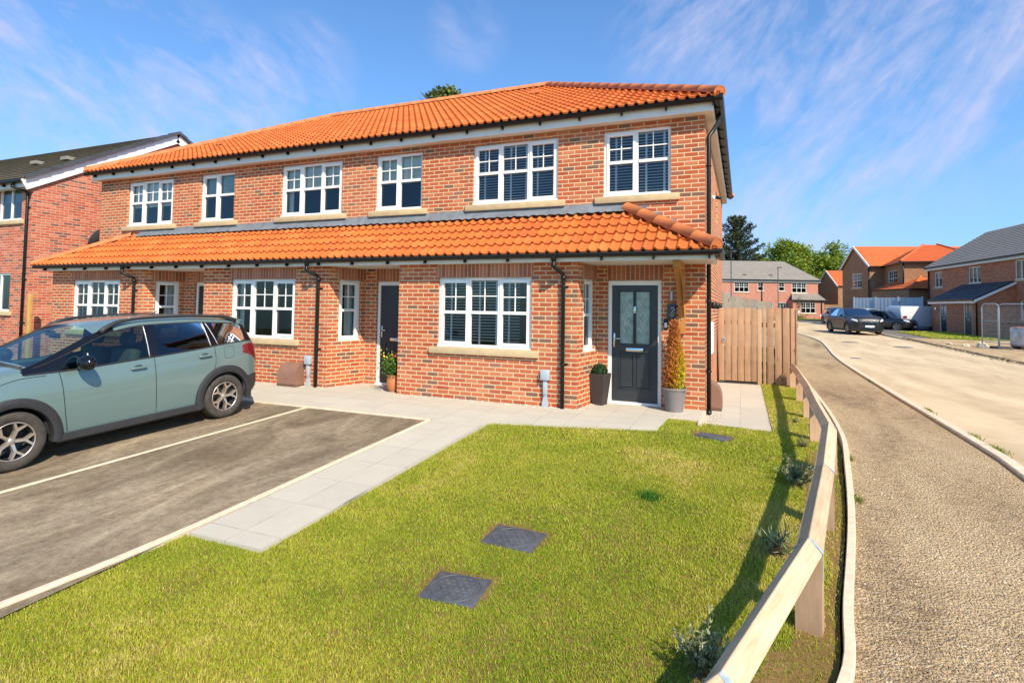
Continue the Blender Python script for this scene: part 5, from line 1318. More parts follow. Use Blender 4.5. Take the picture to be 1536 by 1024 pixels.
TEAL = paint('paint_grey_green', (.138, .208, .200), .24, .10)
# ---- the grey green crossover on the driveway
def cross_part(x, j):
    if 8 <= j < 11:
        if 1.42 < x < 2.38: return 'side'
        if 2.52 < x < 3.26: return 'rear'
        if 3.40 < x < 3.88: return 'rear'
        if .98 < x < 4.02: return 'black'
    if j >= 11 and 1.06 < x < 1.78: return 'screen' if j >= 12 else 'black'
    if j == 11 and 1.0 < x < 2.02: return 'black'
    if j >= 12 and 3.90 < x < 4.08: return 'rear'
    return 'body'
CX = CarShape(dict(L=4.155, wheels=(.87, 3.474), wr=.328, rim=.218, well=.372, halfw=.885, wbelt=.945, curve=0, clad=True, archk=1.0, spin=.3, cab=(1.15, 3.7), beltz=1.03, drive=-1,
    cuts=(.98, 1.06, 1.42, 2.38, 2.52, 3.26, 3.40, 3.88, 3.9, 4.02, 4.08, 1.78, 2.02), part=cross_part,
    zb=[(0, .30), (.15, .22), (.5, .20), (3.7, .20), (4.0, .26), (4.155, .34)],
    w=[(0, .60), (.06, .70), (.18, .79), (.45, .862), (.87, .885), (1.5, .876), (2.2, .874), (3.0, .88), (3.474, .885), (3.85, .862), (4.02, .82), (4.10, .77), (4.155, .68)],
    zs=[(0, .70), (.10, .86), (.35, .96), (.75, 1.01), (1.05, 1.035), (1.4, 1.03), (2.3, 1.055), (3.1, 1.09), (3.6, 1.125), (3.95, 1.13), (4.07, 1.08), (4.155, .92)],
    ze=[(0, .72), (.10, .89), (.35, 1.005), (.75, 1.055), (1.0, 1.075), (1.12, 1.10), (1.42, 1.205), (1.78, 1.36), (2.05, 1.445), (2.4, 1.485), (3.0, 1.475), (3.5, 1.435), (3.80, 1.405), (3.95, 1.37), (4.035, 1.20), (4.09, 1.10), (4.155, .94)],
    we=[(0, .50), (.10, .60), (.35, .72), (.75, .76), (1.0, .77), (1.12, .785), (1.42, .755), (1.78, .71), (2.05, .685), (2.5, .675), (3.2, .67), (3.7, .66), (3.95, .655), (4.03, .67), (4.09, .69), (4.155, .62)],
    zt=[(0, .76), (.10, .92), (.35, 1.04), (.75, 1.095), (.98, 1.12), (1.06, 1.15), (1.42, 1.36), (1.78, 1.525), (2.02, 1.575), (2.5, 1.60), (3.0, 1.59), (3.5, 1.555), (3.80, 1.545), (3.92, 1.53), (4.00, 1.36), (4.09, 1.13), (4.155, .96)]))
MT = dict(paint=TEAL, trim=CARTRIM, trimg=CARGLOSS, well=WELL, glass=CGLASS, screen=SGLASS, privacy=PRIV, inside=INSIDE, seat=SEAT, tyre=TYRE_D, rimd=RIMD, alloy=ALLOY)
P_r, P_f = Vector((-7.272, 6.304)), Vector((-7.437, 3.693)); dirv = (P_r - P_f).normalized(); nrm = Vector((-dirv.y, dirv.x))   # nose -> tail; left is +X side
rzc = math.atan2(dirv.y, dirv.x); lft = Vector((-math.sin(rzc), math.cos(rzc)))  # local +y
# near side of the car is local -y when the tail points to the house
side_near = -lft; mid = (P_r + P_f) / 2 - side_near * (CX.halfw - .0)
org = mid - dirv * ((CX.wheels[0] + CX.wheels[1]) / 2)
zc = (-.097 - .245) / 2 - .012; pitch = math.atan2(-.097 + .245, (P_r - P_f).length)
car, bo, strip, spatch = build_car(CX, 'parked_car', 'grey green crossover car with black roof rails parked nose out on the driveway', (org.x, org.y, zc), 0, MT)
mid3 = Vector((mid.x, mid.y, zc)); car.matrix_world = Matrix.Translation(mid3) @ Matrix.Rotation(rzc, 4, 'Z') @ Matrix.Rotation(-pitch, 4, 'Y') @ Matrix.Translation((-(CX.wheels[0] + CX.wheels[1]) / 2, 0, 0))
GAP = plain('panel_gap', (.012, .014, .014), .7)
for s in (-1, 1):
    strip([(1.33 + .012 * (8 - q), q) for q in np.linspace(2.6, 8, 14)], .009, GAP, 'door_gap', s, bo)
    strip([(2.44, q) for q in np.linspace(2.6, 8, 12)], .009, GAP, 'door_gap', s, bo)
    strip([(3.33 - .10 * max(0, (6 - q)) ** 1.0 * .55, q) for q in np.linspace(4.2, 8, 10)], .009, GAP, 'door_gap', s, bo)
    strip([(x, 7.6 - 2.0 * max(0, (.9 - x)) / .9) for x in np.linspace(.35, 1.2, 14)], .008, GAP, 'bonnet_gap', s, bo)
    for hx in (2.22, 3.16):
        P = Vector(CX.pt(hx, 6.75, 0, s)); h = MB()
        h.bbox(P.x - .10, P.x + .10, P.y - .02 + s * .020, P.y + .02 + s * .020, P.z - .016, P.z + .016, .015); h.build('door_handle', TEAL, t if 0 else car, local=True)
        h = MB(); h.ball((P.x + .0, P.y - s * .004, P.z + .01), (.062, .012, .034), 14, 8); h.build('handle_recess', plain('recess_dark', (.04, .055, .052), .5), car, local=True)
    # window trim lines and pillars
    strip([(x, 8.0) for x in np.linspace(1.0, 4.0, 40)], .020, CARTRIM, 'belt_moulding', s, bo, .006)
    strip([(x, 11.0) for x in np.linspace(1.1, 3.92, 44)], .016, CARTRIM, 'roof_moulding', s, bo, .005)
    silver = plain('trim_silver', (.55, .50, .46), .35, metal=.6)
    for (xa, xb) in ((2.385, 2.385), (3.275, 3.235), (3.39, 3.29)):
        q = np.linspace(8.05, 10.95, 10); pts = [Vector(CX.pt(xa + (xb - xa) * (k - 8) / 3, k, .006, s)) for k in q]; pb = MB(); pb.tube([tuple(p) for p in pts], .007, 6); pb.build('pillar_trim', silver, bo, local=True)
    q = np.linspace(8.05, 9.7, 8); pts = [CX.pt(1.66, k, .006, s) for k in q]; pb = MB(); pb.tube(pts, .008, 6)
    pb.build('pillar_trim', silver, bo, local=True)
    # mirror
    P = Vector(CX.pt(1.52, 8.2, 0, s)); mm = MB(); mm.tube([tuple(P + Vector((.02, 0, -.02))), tuple(P + Vector((.03, s * .10, .01)))], .022, 8); arm = mm.build('door_mirror', CARTRIM, car, local=True)
    mm = MB(); mm.ball((P.x + .03, P.y + s * .17, P.z + .065), (.10, .135, .092), 18, 12)
    for i_, v in enumerate(mm.v):
        mm.v[i_] = (min(v[0], P.x + .075), v[1], v[2])
    mm.build('mirror_shell', CARGLOSS, arm, local=True)
    # roof rail
    rr_ = MB(); n = 30; pts = []; rad = []
    for i in range(n + 1):
        x = 1.86 + 1.98 * i / n; k = i / n; lift = .064 * min(1, 9 * k, 9 * (1 - k)) ** .7
        P = Vector(CX.pt(x, 11.6, 0, s)); pts.append((P.x, P.y, P.z + .006 + lift)); rad.append(.020 + .016 * (1 - min(1, 5 * k, 5 * (1 - k))))
    rr_.tube(pts, rad, 8)
    rr_.build('roof_rail', CARTRIM, car, local=True)
    # tail lamp and front lamps, bumpers
    spatch(3.80, 4.13, 5.3, 7.9, LENSR, 'tail_light', s, .016, 12, 8, lambda k: (6.3 - 1.0 * k, 7.95 - .7 * (1 - k)))
    spatch(.12, .42, 5.9, 7.2, LENSW, 'headlight', s, .010, 10, 5)
    spatch(3.80, 4.14, 2.2, 4.35, CARTRIM, 'bumper', s, .012, 10, 8); spatch(.03, .5, 2.2, 4.1, CARTRIM, 'bumper', s, .012, 10, 8)
    q = []; 
    for k in range(25):
        a = 2 * math.pi * k / 24; q.append((3.56 + .085 * (abs(math.cos(a)) ** .5) * (1 if math.cos(a) > 0 else -1), 6.75 + .75 * (abs(math.sin(a)) ** .5) * (1 if math.sin(a) > 0 else -1)))
    if s < 0:
        fl = MB(); fl.tube([CX.pt(a, b, .001, s) for a, b in q], .0022, 4, closed=True); fl.build('fuel_flap', GAP, bo, local=True)
sp = MB(); vs = []
for i in range(13):
    y = -.60 + 1.2 * i / 12; k = 1 - (y / .60) ** 2; z0 = 1.455 + .055 * k
    vs += [(3.80, y, z0 + .012), (4.00, y * 1.0, z0 - .006), (3.99, y, z0 - .022), (3.82, y, z0 - .02)]
sp.add(vs, [(i * 4 + j, i * 4 + (j + 1) % 4, i * 4 + 4 + (j + 1) % 4, i * 4 + 4 + j) for i in range(12) for j in range(4)] + [(3, 2, 1, 0), (48, 49, 50, 51)], smooth=False); sp.build('spoiler', TEAL, car, local=True)
ck = MB(); ck.tube([(1.02, -.70, 1.105), (1.0, 0, 1.15), (1.02, .70, 1.105)], .022, 8); ck.build('scuttle', CARTRIM, car, local=True)
ro = MB(); ro.tube([(2.9, 0, 1.59), (3.0, 0, 1.63)], [.012, .006], 8); ro.build('aerial', CARTRIM, car, local=True)
wi = MB(); wi.box(1.60, 1.66, -.06, .06, 1.40, 1.46); wi.bbox(1.66, 1.69, -.12, .12, 1.36, 1.43, .01); wi.build('rear_view_mirror', INSIDE, car, local=True)

# ---- cars farther up the street
def sedan(L, H_, w_, ride, coupe=False, van=False):
    s = L / 4.6; h = H_
    if van:
        def part(x, j):
            if 8 <= j < 11 and 1.15 < x < 1.95: return 'side'
            if j >= 12 and .80 < x < 1.30: return 'screen'
            return 'body'
        return CarShape(dict(L=L, wheels=(.85, L - .85), wr=.32, rim=.20, well=.36, halfw=w_, wbelt=.97, curve=0, clad=False, archk=1, spin=0, cab=(1.1, 2.3), beltz=1.05, drive=1, cuts=(1.15, 1.95, .8, 1.3), part=part,
            zb=[(0, .25), (L, .3)], w=[(0, .62), (.15, .78), (.5, w_ * .98), (1, w_), (L - .1, w_), (L, w_ * .96)], zs=[(0, .7), (.2, .92), (.8, 1.05), (1.2, 1.1), (L - .05, 1.15), (L, 1.1)],
            ze=[(0, .72), (.2, .98), (.8, 1.10), (1.35, h - .18), (1.7, h - .06), (L - .15, h - .06), (L, h - .25)], we=[(0, .5), (.8, .74), (1.35, w_ * .84), (L, w_ * .84)], zt=[(0, .75), (.2, 1.0), (.75, 1.12), (1.35, h - .1), (1.7, h), (L - .15, h), (L, h - .2)]))
    a, b, c, d = (1.25 * s, 2.05 * s, 3.15 * s, 4.05 * s) if coupe else (1.25 * s, 1.95 * s, 3.7 * s, 4.25 * s)
    def part(x, j):
        if 8 <= j < 11:
            if a + .12 < x < (a + d) / 2 - .1: return 'side'
            if (a + d) / 2 < x < d - .45: return 'rear'
            if a < x < d - .1: return 'black'
        if j >= 12 and a - .1 < x < b - .15: return 'screen'
        if j >= 12 and c + .15 < x < d: return 'rear'
        return 'body'
    zb_ = .85 + ride * .55
    return CarShape(dict(L=L, wheels=(.19 * L, .81 * L), wr=.31 + ride * .12, rim=.215 + ride * .06, well=.36 + ride * .13, halfw=w_, wbelt=.93, curve=0, clad=ride > .2, archk=1, spin=0, cab=(a, d - .1), beltz=zb_, drive=-1, cuts=(a, b, c, d, a + .12, (a + d) / 2, (a + d) / 2 - .1, d - .45, d - .1, b - .15, a - .1, c + .15), part=part,
        zb=[(0, .24), (.2, .20), (L - .3, .22), (L, .34)], w=[(0, .55), (.08, .70), (.25, w_ * .92), (.6, w_ * .99), (L * .5, w_ * .985), (L * .82, w_), (L - .2, w_ * .93), (L, w_ * .74)],
        zs=[(0, zb_ - .30), (.12, zb_ - .12), (.5, zb_ - .03), (a, zb_ + .0), (L * .6, zb_ + .04), (L - .35, zb_ + .06), (L - .1, zb_ + .02), (L, zb_ - .15)],
        ze=[(0, zb_ - .28), (.12, zb_ - .09), (.5, zb_ + .02), (a, zb_ + .05), (b, h - .09), ((b + c) / 2, h - .06), (c, h - .10), (d, zb_ + .12), (L - .1, zb_ + .05), (L, zb_ - .12)],
        we=[(0, .45), (.5, w_ * .80), (a, w_ * .84), (b, w_ * .73), (c, w_ * .71), (d, w_ * .76), (L, w_ * .66)],
        zt=[(0, zb_ - .25), (.12, zb_ - .05), (.5, zb_ + .05), (a - .1, zb_ + .12), (b, h - .015), ((b + c) / 2, h), (c, h - .04), (d, zb_ + .16), (L - .1, zb_ + .08), (L, zb_ - .10)]))
def far_car(sh, name, label, x, y, rz, pm, z=None, white_plate=True, face=True):
    M = dict(MT); M['paint'] = pm; M['glass'] = CGLASS_D; M['screen'] = CGLASS_D; M['alloy'] = plain('alloy_far', (.35, .34, .33), .3, metal=.7); M['tyre'] = TYRE
    c, s = math.cos(rz), math.sin(rz); ox, oy = x - c * sh.L / 2, y - s * sh.L / 2
    t, bo, strip, spatch = build_car(sh, name, label, (ox, oy, G(x, y) - .07 if z is None else z), rz, M, None, False)
    for sd in (1, -1):
        spatch(.05, .42, 6.2, 7.6, LENSW, 'headlight', sd, .012, 6, 4); spatch(sh.L - .42, sh.L - .05, 6.0, 7.6, LENSR, 'tail_light', sd, .012, 6, 4)
        P = Vector(sh.pt(sh.cab[0] + .35, 8.2, 0, sd)); mm = MB(); mm.ball((P.x, P.y + sd * .12, P.z + .05), (.07, .11, .07), 10, 7); mm.build('door_mirror', CARGLOSS, t, local=True)
    if face:
        zf = sh.pt(0, 8)[2]; g = MB(); g.bbox(-.03, .03, -.42, .42, zf - .19, zf - .05, .015); g.bbox(-.035, .02, -.50, .50, .30, .44, .02); g.build('grille', CARGLOSS, t, local=True)
        n = MB(); n.box(-.05, -.036, -.26, .26, zf - .34, zf - .23); n.build('number_plate', WHITE, t, local=True)
    return t
CGLASS_D = mat_glass('car_glass_dark', (.22, .28, .29), .02, 1.5, 0, .35)
suv = sedan(4.9, 1.70, .99, .5, True)
far_car(suv, 'moving_suv', 'black sports utility car driving towards the camera along the dusty road', 6.9, 43.9, R(102), paint('paint_black', (.012, .011, .011), .42, .10, .35))
far_car(sedan(4.3, 1.60, .88, .25), 'blue_hatchback', 'bright blue car parked behind the black car on the road', 8.15, 60.5, R(90 + 8), paint('paint_blue', (.01, .10, .28), .2, .1))
far_car(sedan(4.4, 1.50, .90, .1), 'black_hatchback', 'black car parked beside the white van, its roof shining in the sun', 9.8, 50.4, R(90 + 56), paint('paint_black_b', (.012, .012, .014), .18, .05))
far_car(sedan(4.3, 1.62, .90, .2), 'silver_car', 'pale car parked between the blue car and the black hatchback', 9.4, 53.8, R(90 + 48), paint('paint_silver', (.55, .57, .6), .25, .05))
far_car(sedan(4.4, 1.86, .93, .2, van=True), 'white_van', 'small white van parked against the blue grey fence', 12.55, 50.9, R(201), paint('paint_white', (.62, .64, .66), .3, .1), face=False)
# ------------------------------------------------------------------ houses around
def far_window(parent, M, x, z, w, h, lights=2, bars=False, sill=True):
    return make_window(parent, M @ Matrix.Translation((x, 0, z)), w, h, lights, bars, casements=(), sill=sill, room=False, glass=GLASSD, depth=.03, simple=not bars, transom=.5)
DARKW = plain('dark_interior', (.03, .033, .035), .6, var=.5, nscale=3)
def backing(parent, M, x, z, w, h):
    b = MB(M); b.add([(x, .2, z), (x + w, .2, z), (x + w, .2, z + h), (x, .2, z + h)], [(0, 1, 2, 3)]); return b
def house_wall(parent, M, L, h, wins, doors_=(), mat=BRICKF, name='wall', gable=None, z0=-.6, soldier=True):
    mb = MB(M); holes = [(x, x + w, z, z + hh) for x, z, w, hh, *_ in wins] + [(x, x + w, 0, hh) for x, w, hh in doors_]
    wall(mb, 0, L, z0, h, holes, .06)
    if gable: mb.add([(0, 0, h), (L, 0, h), (L * gable[0], 0, gable[1])], [(0, 1, 2)], [[(0, h), (L, h), (L * gable[0], gable[1])]])
    wo = mb.build(name, mat, parent)
    for x, z, w, hh, lights, bars in wins:
        f = far_window(parent, M, x, z, w, hh, lights, bars)
        b = MB(M); b.add([(x, .25, z), (x + w, .25, z), (x + w, .25, z + hh), (x, .25, z + hh)], [(0, 1, 2, 3)]); b.build('room', DARKW, f)
        b = MB(M); b.add([(x, .18, z + hh * .55), (x + w, .18, z + hh * .55), (x + w, .18, z + hh), (x, .18, z + hh)], [(0, 1, 2, 3)]) if random.random() < .5 else b.add([(x, .18, z), (x + w * .22, .18, z), (x + w * .22, .18, z + hh), (x, .18, z + hh)], [(0, 1, 2, 3)]); b.build('blind', CURTAIN, f)
    for x, w, hh in doors_:
        d = MB(M); d.box(x + .07, x + w - .07, .04, .08, .0, hh - .08); do = d.build('door', DOORB, parent)
        f = MB(M); f.box(x, x + .07, .02, .1, 0, hh); f.box(x + w - .07, x + w, .02, .1, 0, hh); f.box(x + .07, x + w - .07, .02, .1, hh - .08, hh); f.build('door_frame', UPVC, do)
        g = MB(M); g.box(x + .2, x + .38, .032, .039, 1.05, hh - .25); g.box(x + w - .38, x + w - .2, .032, .039, 1.05, hh - .25); g.build('glass_panel', DOORG, do)
        g = MB(M); g.box(x + w / 2 - .14, x + w / 2 + .14, .03, .04, .9, .96); g.build('letterbox', CHROME, do)
    return wo
def roof_poly(parent, polys, mat, name='roof', th=.12, course=True):
    """roof slopes: each polygon lists its eave's two ends first; rows of flat tiles as stepped courses"""
    mb = MB()
    for P in polys:
        P = [Vector(p) for p in P]; n = (P[1] - P[0]).cross(P[2] - P[0]).normalized()
        if n.z < 0: n = -n
        U = (P[1] - P[0]).normalized(); S_ = n.cross(U)
        if S_.dot(P[2] - P[0]) < 0: S_ = -S_
        Lt = max((p - P[0]).dot(S_) for p in P); k = max(1, round(Lt / .32)) if course else 1
        if len(P) == 3: P = P + [P[2]]
        # P[0]->P[1] eave, P[2] right top, P[3] left top
        for c in range(k):
            a, b = c / k, (c + 1) / k
            l0, l1 = P[0].lerp(P[3], a), P[0].lerp(P[3], b); r0_, r1_ = P[1].lerp(P[2], a), P[1].lerp(P[2], b)
            o0, o1 = n * (.045), n * (.010)
            u = lambda p: ((p - P[0]).dot(U), (p - P[0]).dot(S_))
            mb.add([tuple(l0 + o0), tuple(r0_ + o0), tuple(r1_ + o1), tuple(l1 + o1), tuple(l0), tuple(r0_)], [(0, 1, 2, 3), (4, 5, 1, 0)], [[u(l0), u(r0_), u(r1_), u(l1)], [u(l0), u(r0_), u(r0_), u(l0)]])
    return mb.build(name, mat, parent)
def trim(parent, segs, mat, name, w=.03, h=.16):
    mb = MB()
    for a, b in segs:
        a, b = Vector(a), Vector(b); d = (b - a).normalized(); s = d.cross(Vector((0, 0, 1))).normalized(); u = s.cross(d) if abs(d.z) > .02 else Vector((0, 0, 1))
        vs = []
        for c in (a, b):
            for i, j in ((-1, -1), (1, -1), (1, 1), (-1, 1)): vs.append(tuple(c + s * w * i + u * h / 2 * j))
        mb.add(vs, [(0, 1, 5, 4), (1, 2, 6, 5), (2, 3, 7, 6), (3, 0, 4, 7), (0, 3, 2, 1), (4, 5, 6, 7)])
    return mb.build(name, mat, parent)
def tubes(parent, runs, r, mat, name):
    for pts in runs: mb = MB(); mb.tube(pts, r, 8); mb.build(name, mat, parent)

# ---- the neighbour at the left edge, gable end towards the terrace
nx, ny = -18.2, 9.16; NB = empty('gabled_house', (nx - 4, ny, 0), 'red brick gabled house with a mossy grey roof at the left edge', 'house')
dpt = 8.3; apz = 7.25; W0 = -30
Mf = frameM((W0, ny, 0), (1, 0, 0), (0, -1, 0)); u_ = lambda x: x - W0
house_wall(NB, Mf, nx - W0, 4.87, [(u_(-19.80), 3.88, 1.10, 1.0, 2, False), (u_(-20.1), 1.31, 1.03, 1.07, 2, False), (u_(-24.5), 3.88, 1.8, 1.0, 3, False), (u_(-24.5), 1.0, 1.8, 1.3, 3, False)], mat=BRICKN, name='front_wall')
Mg = frameM((nx, ny, 0), (0, 1, 0), (1, 0, 0))
house_wall(NB, Mg, dpt, 4.87, [], mat=BRICKN, name='gable_wall', gable=(.5, apz - .02))
yr = ny + dpt / 2; oh = .28; sl_n = (apz - 4.87) / (dpt / 2)
e_z = 4.87 - oh * sl_n + .22; rr0 = (W0, yr, apz + .22); rx = nx + .12
roof_poly(NB, [[(W0, ny - oh, e_z), (rx, ny - oh, e_z), (rx, yr, apz + .22), rr0]], SLATEB); roof_poly(NB, [[(rx, ny + dpt + oh, e_z), (W0, ny + dpt + oh, e_z), rr0, (rx, yr, apz + .22)]], SLATEB, 'back_slope')
mb = MB(); n = 15                                   # dark verge caps stepping up the gable
for sgn in (1, -1):
    for i in range(n):
        a, b = i / n, (i + 1) / n; y0_ = (ny - oh if sgn > 0 else ny + dpt + oh); p0, p1 = Vector((rx, y0_ + (yr - y0_) * a, e_z + (apz + .22 - e_z) * a)), Vector((rx, y0_ + (yr - y0_) * b, e_z + (apz + .22 - e_z) * b))
        for dx0, dx1, z0, z1 in ((-.16, .04, .035, .075), (.02, .045, -.03, .072)):
            mb.add([(rx + dx0, p0.y, p0.z + z0 + .03), (rx + dx1, p0.y, p0.z + z0 + .03), (rx + dx1, p1.y, p1.z + z0), (rx + dx0, p1.y, p1.z + z0), (rx + dx0, p0.y, p0.z + z1 + .03), (rx + dx1, p0.y, p0.z + z1 + .03), (rx + dx1, p1.y, p1.z + z1), (rx + dx0, p1.y, p1.z + z1)], [(0, 3, 2, 1), (4, 5, 6, 7), (0, 1, 5, 4), (1, 2, 6, 5), (2, 3, 7, 6), (3, 0, 4, 7)])
mb.build('verge_caps', SLATED, NB)
trim(NB, [((nx + .06, ny - oh + .02, e_z - .15), (nx + .06, yr, apz + .05)), ((nx + .06, ny + dpt + oh, e_z - .15), (nx + .06, yr, apz + .05))], UPVC, 'bargeboard', .014, .30)
mb = MB(); mb.box(W0, nx + .07, ny - oh + .06, ny - oh + .08, e_z - .20, e_z - .02); mb.build('fascia', UPVCD, NB); mb = MB(); mb.box(W0, nx + .05, ny - oh + .08, ny, e_z - .198, e_z - .185); mb.build('soffit', SOFFIT, NB)
mb = MB(); gutter(mb, (W0, ny - oh, e_z - .01), (nx + .05, ny - oh, e_z - .01)); 
for i in range(5): mb.box(nx - .9 - i * .8, nx - .87 - i * .8, ny - oh - .02, ny - oh + .06, e_z - .16, e_z - .06)
mb.build('gutter', BLACKP, NB)
downpipe(NB, nx - .42, ny - oh, e_z - .05, ny, -.05, 4.62, (4.2, 2.2, 1.0), .28)
for x, t_ in ((-19.6, .42), (-21.2, .42)):
    mb = MB(); y = ny - oh + (yr - ny + oh) * t_; z = e_z + (apz + .22 - e_z) * t_; mb.box(x - .17, x + .17, y - .12, y + .12, z + .03, z + .13); mb.build('roof_vent', SLATE, NB)

# ---- grey roofed terrace at the end of the street
cy_, sy_ = math.cos(R(22.44)), math.sin(R(22.44)); U2 = Vector((cy_, sy_, 0)); N2 = Vector((sy_, -cy_, 0)); Bk = -N2
O2 = Vector((8.93, 81.6, .62)); L2 = 26.; FT = empty('row_of_houses', tuple(O2 - U2 * 12), 'long pink brick row with a grey roof facing down the street at its far end', 'house')
M2 = frameM(tuple(O2 - U2 * L2), U2, N2); eh = 4.85
# a position along the wall is given from the right-hand corner
r2 = lambda d: L2 - d
wn = []
for base in (0, 12.2):
    for d, z, w_, h_, n_ in ((3.35, 3.35, 1.85, 1.25, 3), (5.05, 3.55, .75, 1.05, 1), (7.75 + 0, 3.55, .75, 1.05, 1)) if base == 0 else ((0.0 - 1.0 + 1.0, 3.35, 1.85, 1.25, 3),): wn.append((r2(base + d), z, w_, h_, n_, True))
wn += [(r2(10.75), 3.35, 1.85, 1.25, 3, True), (r2(6.55), .95, .75, 1.15, 1, True), (r2(8.2), .95, .75, 1.15, 1, True), (r2(16.5), 3.35, 1.85, 1.25, 3, True)]
wn = [w_ for w_ in wn if not (abs(w_[0] - r2(12.2)) < .01)]
house_wall(FT, M2, L2, eh, wn, [(r2(5.15), 1.0, 2.1), (r2(10.35), 1.0, 2.1)], name='front_wall')
# right hand projecting bay with its own little roof
pb_ = 1.4
for d0, d1, hw_ in ((.0, 3.95, (1.0, .75, 1.85, 1.3)), (11.4, 15.0, (.9, .75, 1.85, 1.3))):
    Ob = O2 - U2 * d1 + N2 * pb_; Mb = frameM(tuple(Ob), U2, N2); Lb = d1 - d0
    house_wall(FT, Mb, Lb, 2.35, [(hw_[0], hw_[1], hw_[2], hw_[3], 3, True)], name='bay_wall')
    house_wall(FT, frameM(tuple(Ob + Bk * pb_), N2, -U2), pb_, 2.35, [], name='bay_side')
    house_wall(FT, frameM(tuple(Ob + U2 * Lb), Bk, U2), pb_, 2.35, [], name='bay_side')
    a, b = Ob + N2 * .2 - U2 * .2 + Vector((0, 0, 2.4)), Ob + U2 * (Lb + .15) + N2 * .2 + Vector((0, 0, 2.4)); c, d = b + Bk * (pb_ + .2) + Vector((0, 0, .85)) , a + Bk * (pb_ + .2) + Vector((0, 0, .85))
    roof_poly(FT, [[tuple(a), tuple(b), tuple(c - U2 * .2), tuple(d + U2 * .75)]], SLATE, 'bay_roof'); trim(FT, [(tuple(a - Vector((0, 0, .06))), tuple(b - Vector((0, 0, .06))))], BLACKP, 'bay_gutter', .05, .1)
    tubes(FT, [[tuple(b - U2 * .5 - N2 * .1), tuple(b - U2 * .5 - N2 * .1 - Vector((0, 0, 2.4)))]], .05, BLACKP, 'downpipe')
a = O2 - U2 * L2 + N2 * .25 + Vector((0, 0, eh + .12)); b = O2 + U2 * .25 + N2 * .25 + Vector((0, 0, eh + .12)); dp = 8.5; rz_ = Vector((0, 0, 2.75))
roof_poly(FT, [[tuple(a), tuple(b), tuple(b + Bk * 4.5 - U2 * 2.6 + rz_), tuple(a + Bk * 4.5 + rz_)], [tuple(b), tuple(b + Bk * 9.0), tuple(b + Bk * 4.5 - U2 * 2.6 + rz_)]], SLATE)
trim(FT, [(tuple(a - Vector((0, 0, .08))), tuple(b - Vector((0, 0, .08))))], BLACKP, 'gutter', .06, .12); trim(FT, [(tuple(a + Bk * .1 - Vector((0, 0, .22))), tuple(b + Bk * .1 - Vector((0, 0, .22))))], UPVCD, 'fascia', .02, .16)
house_wall(FT, frameM(tuple(O2), Bk, U2), dp, eh, [], name='end_wall')
tubes(FT, [[tuple(O2 - U2 * 7.25 + N2 * .08 + Vector((0, 0, eh))), tuple(O2 - U2 * 7.25 + N2 * .08)]], .055, BLACKP, 'downpipe')
for d in (5.9, 9.3):
    mb = MB(); p = a.lerp(b, 1 - d / L2) + Bk * .9 + Vector((0, 0, .62)); mb.box(p.x - .2, p.x + .2, p.y - .15, p.y + .15, p.z, p.z + .18); mb.build('roof_vent', SLATE, FT)

# ---- the house with grey roof and lean-to porch on the right
A = Vector((14.0, 55.0, .30)); d1 = Vector((.137, -.99, 0)).normalized(); d2 = Vector((-.99, -.137, 0)).normalized()      # d1 runs towards us along the front, d2 points to the road
RH = empty('porched_house', (14.8, 49, .3), 'red brick house with grey roof and two dark doors under a lean-to', 'house'); LR = 19.
Mr = frameM(tuple(A), d1, d2)
house_wall(RH, Mr, LR, 4.80, [(1.0, 3.35, 1.15, 1.2, 2, False), (6.0, 3.45, 1.55, 1.15, 3, False), (11.35, 3.45, 1.7, 1.2, 3, False), (15.6, 3.45, 1.2, 1.2, 2, False)] + [(12.0 - .2, 1.0, .8, 1.15, 1, False), (13.6, .85, 1.7, 1.35, 2, False)], mat=BRICKM, name='front_wall')
house_wall(RH, frameM(tuple(A - d2 * 8.4), d2, -d1), 8.4, 4.80, [], mat=BRICKM, name='end_wall', gable=(.5, 7.6))
oe = .28; ez = 4.80 + .3
a = A - d1 * .2 + d2 * oe + Vector((0, 0, ez - .12)); b = A + d1 * LR + d2 * oe + Vector((0, 0, ez - .12)); c = b - d2 * (4.2 + oe) + Vector((0, 0, 2.9)); d = a - d2 * (4.2 + oe) + Vector((0, 0, 2.9))
roof_poly(RH, [[tuple(a), tuple(b), tuple(c), tuple(d)]], SLATE); roof_poly(RH, [[tuple(a - d2 * 9), tuple(b - d2 * 9), tuple(c), tuple(d)]], SLATE, 'back_slope')
trim(RH, [(tuple(a - Vector((0, 0, .05))), tuple(b - Vector((0, 0, .05))))], BLACKP, 'gutter', .06, .12); trim(RH, [(tuple(a - d2 * .08 - Vector((0, 0, .19))), tuple(b - d2 * .08 - Vector((0, 0, .19))))], UPVCD, 'fascia', .02, .16)
tubes(RH, [[tuple(A + d2 * .08 + d1 * .12 + Vector((0, 0, 4.9))), tuple(A + d2 * .08 + d1 * .12)]], .055, BLACKP, 'downpipe')
s0, s1, pj = 5.3, 11.3, 2.0; PO = A + d1 * s0 + d2 * pj; Mp = frameM(tuple(PO), d1, d2)
house_wall(RH, Mp, s1 - s0, 2.2, [], [(1.15, 1.0, 2.12), (4.35, 1.0, 2.12)], mat=BRICKM, name='porch_wall')
mb = MB(frameM(tuple(PO + d1 * (s1 - s0)), -d2, d1)); mb.add([(0, 0, -.5), (pj, 0, -.5), (pj, 0, 3.25), (0, 0, 2.2)], [(0, 1, 2, 3)], [[(0, -.5), (pj, -.5), (pj, 3.25), (0, 2.2)]]); mb.build('porch_side', BRICKM, RH)
mb = MB(frameM(tuple(PO), d2 * -1, -d1)); mb.add([(0, 0, -.5), (0, 0, 2.2), (pj, 0, 3.25), (pj, 0, -.5)], [(0, 1, 2, 3)], [[(0, -.5), (0, 2.2), (pj, 3.25), (pj, -.5)]]); mb.build('porch_side', BRICKM, RH)
